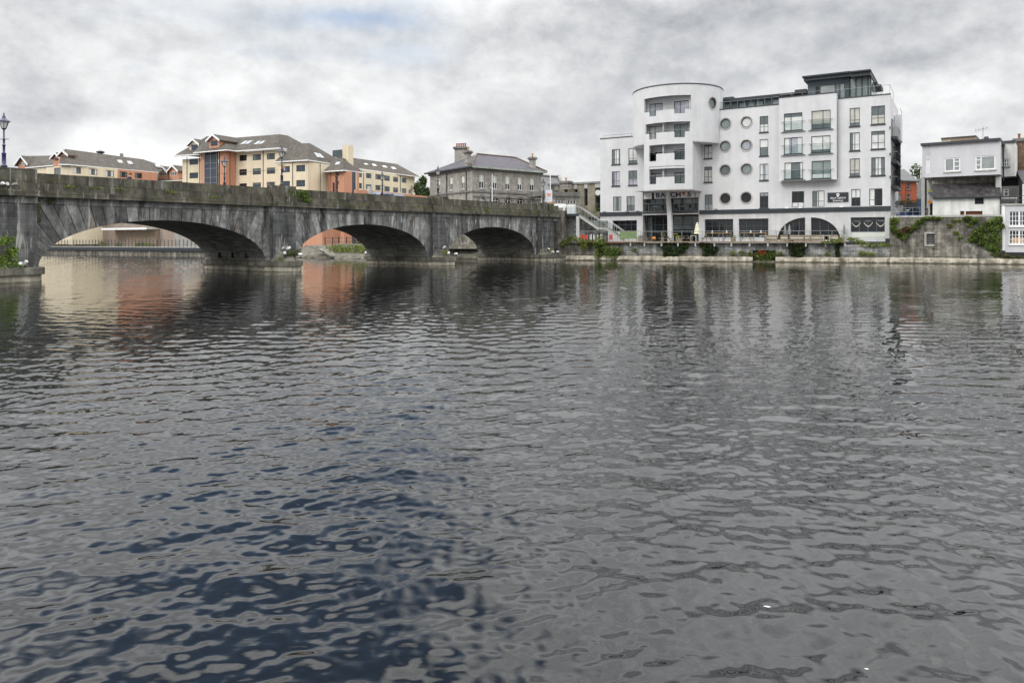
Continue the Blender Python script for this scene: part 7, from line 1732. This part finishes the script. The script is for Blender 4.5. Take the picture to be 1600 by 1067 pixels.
# street front at the left of the grey house
FSt = Fr(FHs.w(uh(1441), 0, -4.0).xy, FHs.e); SF = thing('gabled_shop', 'narrow white street gable with hanging signs at the left of the pale grey house', 'shop', FSt.w(.8, 5.45))
mb = MB(); wall(mb, FSt, FSt.u(1439.5), FSt.u(1458), 5.4, FSt.uz(1448, 262)[1], [FSt.rect((1446.2, 325, 1450, 339)), FSt.rect((1453, 318, 1457, 339))], .4); part(mb, 'wall', M_['white3'], SF)
mb = MB(); mb.box(FSt, FSt.u(1439), FSt.u(1458), -1, -.45, 5.4, 9); part(mb, 'doorway', M_['black'], SF)
mb = MB(); u = FSt.u(1446.5); mb.box(FSt, u-.1, u+.1, .01, .08, 5.5, FSt.uz(1446, 279)[1]); part(mb, 'black_trim', M_['black'], SF)
for nm, r, mm, lab in (('hanging_sign', (1449.6, 297.5, 1456.4, 303.5), 'yellow', 'yellow hanging shop sign with blue marks on the white street gable'), ('hanging_sign', (1450.5, 312.5, 1456.6, 320), 'orangep', 'round orange hanging sign below the yellow sign')):
    q = FSt.rect(r); h_ = thing(nm, lab, 'sign', FSt.w((q[0]+q[1])/2, q[2], .5))
    mb = MB()
    if mm == 'yellow':
        mb.box(FSt, q[0], q[1], .45, .55, q[2]+.25, q[3]); part(mb, 'board', M_[mm], h_); mb = MB()
        for k in range(3): x = q[0]+.12+.17*k; mb.box(FSt, x, x+.1, .44, .56, q[2], q[2]+.24)
        part(mb, 'blue_mark', M_['carb'], h_)
    else:
        uc, zc = (q[0]+q[1])/2, (q[2]+q[3])/2; rr_ = (q[1]-q[0])/2
        mb.prism(FSt, [(uc+rr_*math.cos(2*math.pi*k/16), zc+rr_*math.sin(2*math.pi*k/16)) for k in range(16)], .45, .55); part(mb, 'board', M_[mm], h_)
    mb = MB(); mb.tube([FSt.w((q[0]+q[1])/2, q[3]+.05, 0), FSt.w((q[0]+q[1])/2, q[3]+.05, .6)], .025, 4); part(mb, 'bracket', M_['black'], h_)
# red brick pub
FP_ = vp(1394, 128, 4200); uP = FP_.u
PB = thing('brick_house', 'small red brick pub with a grey roof, right of the white block', 'pub', FP_.w(uP(1414), 5.4, -3))
wn = [(1400.2, 286.5, 1407.2, 296.6), (1417, 286, 1423, 296.6), (1401.2, 302.5, 1408.2, 314.5), (1417, 302.5, 1423.2, 314.5)]
ze = FP_.uz(1414, 283)[1]
zsf = FP_.uz(1414, 317)[1]
mb = MB(); wall(mb, FP_, uP(1380), uP(1432.3), zsf, ze, [FP_.rect(r) for r in wn], .2); part(mb, 'wall', M_['brick'], PB)
for i, r in enumerate(wn): window(FP_, FP_.rect(r), PB, M_['greycon'], G['dark' if i != 2 else 'mid'], d=-.1, cols=(), rows=(.5,), fr=.12, sill=M_['frame'])
mb = MB(); mb.box(FP_, uP(1380), uP(1432.3), -.5, -.1, 5.4, zsf-.7); part(mb, 'shopfront_glass', G['dark'], PB)
mb = MB(); mb.box(FP_, uP(1380), uP(1432.6), -.1, .25, zsf-.7, zsf-.01)
for px in (1396, 1409, 1420, 1431): mb.box(FP_, uP(px)-.25, uP(px)+.25, -.09, .15, 5.4, zsf-.71)
part(mb, 'shopfront', M_['black'], PB)
mb = MB(); mb.box(FP_, uP(1426.2), uP(1430), .16, .22, 5.45, FP_.uz(1428, 329)[1]); part(mb, 'red_door', M_['red'], PB)
mb = MB()
for k in range(6): blob(mb, FP_, uP(1402+5*k), .45, zsf+.25, .5, .2, .22, 60, .11)
part(mb, 'flower_boxes', LEAF['olive'], PB)
a0, a1 = FP_.w(uP(1378), ze, .3), FP_.w(uP(1433.6), ze, .3); a2, a3 = P(1413, 264.5, 134), P(1385, 264.5, 133)
roofpart('roof', PB, [[a0, a1, a2, a3]], 'slateg'); gutter(PB, [a0, a1], 'frame', .12)
mb = MB(); mb.face([FP_.w(uP(1432.3), 5.4), FP_.w(uP(1432.3), ze), Vector(a2), FP_.w(uP(1432.3), ze, -10), FP_.w(uP(1432.3), 5.4, -10)]); part(mb, 'gable_wall', M_['quayold'], PB)
FU = vp(1433, 134, 4200); NB = thing('shop_building', 'grey rendered building with a dark blue shop below, right of the brick pub', 'building', FU.w(FU.u(1440), 5.4, -2))
mb = MB(); wall(mb, FU, FU.u(1432.8), FU.u(1452), FU.uz(1436, 311)[1], FU.uz(1436, 279)[1]); part(mb, 'wall', M_['greycon'], NB)
mb = MB(); mb.box(FU, FU.u(1432.8), FU.u(1452), -.3, .1, 5.4, FU.uz(1436, 311)[1]-.01); part(mb, 'shopfront', mat('dark_blue_paint', (.02, .05, .1), .5, .1), NB)
tree('tree', P(1437, 377, 165)-Vector((0, 0, 0)), 17.6, 2.6, 'green treetop showing between the brick pub and the grey house', n=700, sz=.35)
for px, y0, w_, lab in ((1414.8, 283, .045, 'tall thin grey street lamp post in front of the brick pub'), (1396, 291, .05, 'thin grey pole beside the corner of the white block')):
    p = P(px, 377, 95); t = thing('street_pole', lab, 'pole', (p.x, p.y, 5.45))
    mb = MB(); mb.tube([(p.x, p.y, 5.45), (p.x, p.y, P(px, y0, 95).z)], w_*1.4, 6); part(mb, 'pole', M_['galv'], t)
    if y0 < 285: mb = MB(); mb.tube([(p.x, p.y, P(px, y0, 95).z), (p.x-.8, p.y-.1, P(px, y0, 95).z+.12)], .035, 5); mb.box(Fr((p.x-.85, p.y-.1), (1, 0)), -.3, .2, -.1, .1, P(px, y0, 95).z+.08, P(px, y0, 95).z+.18); part(mb, 'lamp_head', M_['galv'], t)
p = P(1402, 377, 96); Fz = Fr(p.xy, (1, -.2)); rs2 = thing('road_sign', 'round backed road sign above a white rectangular sign board by the brick pub', 'road sign', (p.x, p.y, 5.45))
mb = MB(); mb.tube([Fz.w(0, 5.45), Fz.w(0, Fz.uz(1402, 313)[1])], .04, 6); part(mb, 'pole', M_['galv'], rs2)
uc, zc = Fz.uz(1402, 317.5); mb = MB(); mb.prism(Fz, [(uc+.3*math.cos(2*math.pi*k/16), zc+.3*math.sin(2*math.pi*k/16)) for k in range(16)], .05, .08); part(mb, 'round_plate', M_['galv'], rs2)
uc, zc = Fz.uz(1401.5, 323.5); mb = MB(); mb.prism(Fz, [(uc+.22*math.cos(2*math.pi*k/16), zc+.22*math.sin(2*math.pi*k/16)) for k in range(16)], .05, .08); part(mb, 'small_plate', M_['galv'], rs2)
q = Fz.rect((1403, 321.5, 1411, 329.5)); mb = MB(); mb.box(Fz, q[0], q[1], .05, .09, q[2], q[3]); part(mb, 'board', M_['pillow'], rs2)
uc, zc = (q[0]+q[1])/2, q[3]-.2; mb = MB(); mb.prism(Fz, [(uc+.1*math.cos(2*math.pi*k/12)-.05, zc+.1*math.sin(2*math.pi*k/12)) for k in range(12)], .095, .11); part(mb, 'red_mark', M_['red'], rs2)
car(P(1420, 377, 99).xy.to_3d()+Vector((0, 0, 5.46)), .25, 'carb', 'blue car parked in front of the brick pub behind the river wall')
car(P(1404, 377, 104).xy.to_3d()+Vector((0, 0, 5.46)), .5, 'carb', 'blue car beside the corner of the white block, partly hidden by the signs')
sr_ = thing('street_railing', 'thin steel railing on the corner beside the white block', 'railing', FRt.w(ut_(1410), 5.7, -.4))
for k in range(6): u = ut_(1394)+k*.75; mb = MB(); mb.tube([FRt.w(u, 5.74, -.4), FRt.w(u, 6.7, -.4)], .025, 5); part(mb, 'post', M_['galv'], sr_)
for z in (6.2, 6.7): mb = MB(); mb.tube([FRt.w(ut_(1394), z, -.4), FRt.w(ut_(1394)+3.75, z, -.4)], .025, 5); part(mb, 'rail', M_['galv'], sr_)
# white block behind, right of the grey house
FV = vp(1563, 90.5, -700); uv_ = FV.u
VB = thing('white_annexe', 'tall stained white annexe with a soil pipe, right of the pale grey house', 'annexe', FV.w(uv_(1575), 8, -3))
z0, z1 = FV.uz(1575, 276)[1], FV.uz(1575, 223.5)[1]; q = FV.rect((1565.2, 248.5, 1577, 260.3))
mb = MB(); wall(mb, FV, uv_(1561), uv_(1586.6), z0, z1, [q], .14); ue_ = uv_(1586.6)
mb.face([FV.w(ue_, z0), FV.w(ue_, z1), FV.w(ue_, z1, -8), FV.w(ue_, z0, -8)]); mb.face([FV.w(uv_(1561), z0), FV.w(ue_, z0), FV.w(ue_, z0, -8), FV.w(uv_(1561), z0, -8)]); part(mb, 'wall', M_['white3'], VB)
window(FV, q, VB, M_['whitep'], G['mid'], d=-.05, cols=(.33, .66), rows=(.5,), fr=.09, sill=M_['greycon'])
mb = MB(); mb.box(FV, uv_(1560), uv_(1587.2), -8, .2, z1, z1+.25); part(mb, 'flat_roof', M_['frame'], VB)
pipe(FV, 1568.3, 231, 283, VB, d=.1, r=.06)
p = P(1592.5, 377, 93); chimney(p.xy, 1.05, .8, 10, P(1592, 217, 93).z, VB, 1, ang=FV.e, cm='brownbrick', pm='potr')
# old brown house and slate roof at the right edge
BHs = thing('old_brick_house', 'old brown brick house with a dark slate roof at the right edge of the picture', 'house', P(1612, 377, 94)-Vector((0, 0, 1)))
Fb = vp(1590, 95, -700); mb = MB(); wall(mb, Fb, Fb.u(1587), Fb.u(1680), 5.4, Fb.uz(1600, 231)[1]); part(mb, 'wall', M_['brownbrick'], BHs)
s0, s1, s2, s3 = P(1599, 287.5, 86), P(1690, 292, 80), P(1690, 262, 88), P(1588, 266.5, 92); roofpart('roof', BHs, [[s0, s1, s2, s3]], 'slateg' if False else 'slate'); s4 = P(1592, 279, 90)
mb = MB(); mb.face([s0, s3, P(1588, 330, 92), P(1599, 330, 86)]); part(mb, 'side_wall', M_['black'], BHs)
Fc = Fr(P(1597.5, 377, 85.5).xy, FHs.e); mb = MB(); wall(mb, Fc, 0, 9, 7, P(1600, 288, 85.5).z); part(mb, 'front_wall', M_['white3'], BHs)
# recess between the houses
RC_ = thing('back_yard_house', 'shadowed grey back house with a small white window below the stained white annexe', 'house', P(1578, 377, 91)-Vector((0, 0, 1)))
Fg = vp(1578, 90.0, -700); q = Fg.rect((1568, 295.5, 1576, 307)); mb = MB(); wall(mb, Fg, Fg.u(1562), Fg.u(1600), 5.4, Fg.uz(1578, 291)[1], [q], .14); part(mb, 'wall', M_['greycon'], RC_); window(Fg, q, RC_, M_['whitep'], G['mid'], d=-.05, cols=(), rows=(.6,), fr=.1)
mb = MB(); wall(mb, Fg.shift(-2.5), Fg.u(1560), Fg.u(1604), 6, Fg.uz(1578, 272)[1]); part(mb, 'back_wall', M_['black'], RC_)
# white pub at the bottom right
FWp = Fr(FRt.w(ut_(1566), 0, -.3).xy, FRt.e); uw = FWp.u
WP = thing('white_riverside_pub', 'white and grey riverside building with gridded windows at the lower right edge', 'building', FWp.w(uw(1590), .6, -3))
zt = FWp.uz(1580, 320.8)[1]; z0 = .65
wn = [FWp.rect((1577.3, 330.3, 1628, 352.6)), FWp.rect((1577.3, 360.2, 1628, 381))]
ux = uw(1660)
mb = MB(); wall(mb, FWp, uw(1565.8), ux, z0, zt, wn, .15); mb.face([FWp.w(uw(1565.8), z0), FWp.w(uw(1565.8), zt), FWp.w(uw(1565.8), zt, -6), FWp.w(uw(1565.8), z0, -6)]); part(mb, 'wall', M_['lav'], WP)
mb = MB(); mb.box(FWp, uw(1565.6), uw(1570.0), .005, .08, z0+.95, zt); part(mb, 'white_quoin', M_['whitep'], WP)
for i, q in enumerate(wn):
    w_ = window(FWp, q, WP, M_['whitep'], G['navy' if i == 0 else 'dark'], d=-.05, cols=tuple(k/10 for k in range(1, 10)), rows=(.33, .66), fr=.06)
    mb = MB(); u = q[0]+.95; mb.box(FWp, u-.09, u+.09, -.04, -.02, q[2], q[3]); part(mb, 'mullion', M_['whitep'], w_)
    if i: mb = MB(); mb.box(FWp, q[0]+.2, q[1]-.1, -.088, -.07, q[2]+.1, q[2]+(q[3]-q[2])*.48); part(mb, 'tan_blind', M_['tan'], w_)
    mb = MB(); mb.box(FWp, q[0]-.1, q[1], -.02, .12, q[2]-.2, q[2]-.003); part(mb, 'sill', M_['whitep'], w_)
mb = MB(); mb.box(FWp, uw(1565.6), uw(1570.4), .01, .1, z0, z0+.95); mb.box(FWp, uw(1570.4), ux, .01, .04, z0, z0+.75); part(mb, 'black_plinth', M_['black'], WP)
mb = MB(); mb.box(FWp, uw(1565), ux, -6, .14, zt, zt+.16); part(mb, 'roof_terrace', M_['palecon'], WP)
mb = MB()
for k in range(16): u = uw(1566)+.1+k*.62; mb.tube([FWp.w(u, zt+.16, -.1), FWp.w(u, zt+1.05, -.1)], .025, 4)
for z in (.55, 1.05): mb.tube([FWp.w(uw(1566), zt+z, -.1), FWp.w(ux, zt+z, -.1)], .03, 5)
part(mb, 'railing', M_['frame'], WP)
for k, (px, lab) in enumerate(((1580, 'pale bench table behind the railing on the roof terrace at the right edge'),)):
    u = FWp.u(px); t = thing('terrace_table', lab, 'table', FWp.w(u, zt+.17, -1.6)); mb = MB(); mb.box(FWp, u-.9, u+.9, -1.9, -1.4, zt+.85, zt+.92); part(mb, 'tabletop', M_['pillow'], t)
    for a in (-.8, .8): mb = MB(); mb.box(FWp, u+a-.04, u+a+.04, -1.9, -1.4, zt+.165, zt+.85); part(mb, 'leg', M_['galv'], t)
# ------ ground everywhere behind the river edge
mb = MB()
edge = [FK.w(-400, 0, -4), FK.w(45, 0, -4), FQ.w(qa+1, 0, -1.2), FQ.w(qb, 0, -1.2), FRt.w(ut_(1566), 0, -1.2), FRt.w(140, 0, -1.2)]
back = [Vector((3000, 3000, 0)), Vector((-3000, 3000, 0))]
pts = [Vector((p.x, p.y, 1.55)) for p in edge]+[Vector((3000, -400, 1.55))]+[Vector((p.x, p.y, 1.55)) for p in back]+[Vector((-3000, 380, 1.55))]
mb.face(pts); struct(mb, 'ground', M_['ground'])
# stray feathers drifting close by
p = P(1354, 1047, 4.58); mb = MB(); mb.mesh([(p.x-.014, p.y+.004, .012), (p.x, p.y-.006, .013), (p.x+.015, p.y-.003, .013), (p.x, p.y+.006, .013), (p.x, p.y, .016)], [(0, 1, 4), (1, 2, 4), (2, 3, 4), (3, 0, 4)]); solo(mb, 'feather', M_['whitep'], 'tiny white feather floating close to the bottom right of the picture', 'feather')
p = P(1199, 950, 5.36); mb = MB(); mb.mesh([(p.x-.030, p.y+.01, .012), (p.x, p.y-.012, .014), (p.x+.026, p.y-.008, .014), (p.x, p.y+.012, .013), (p.x, p.y, .017)], [(0, 1, 4), (1, 2, 4), (2, 3, 4), (3, 0, 4)]); solo(mb, 'feather', M_['whitep'], 'white feather, the larger of the two floating on the river', 'feather')
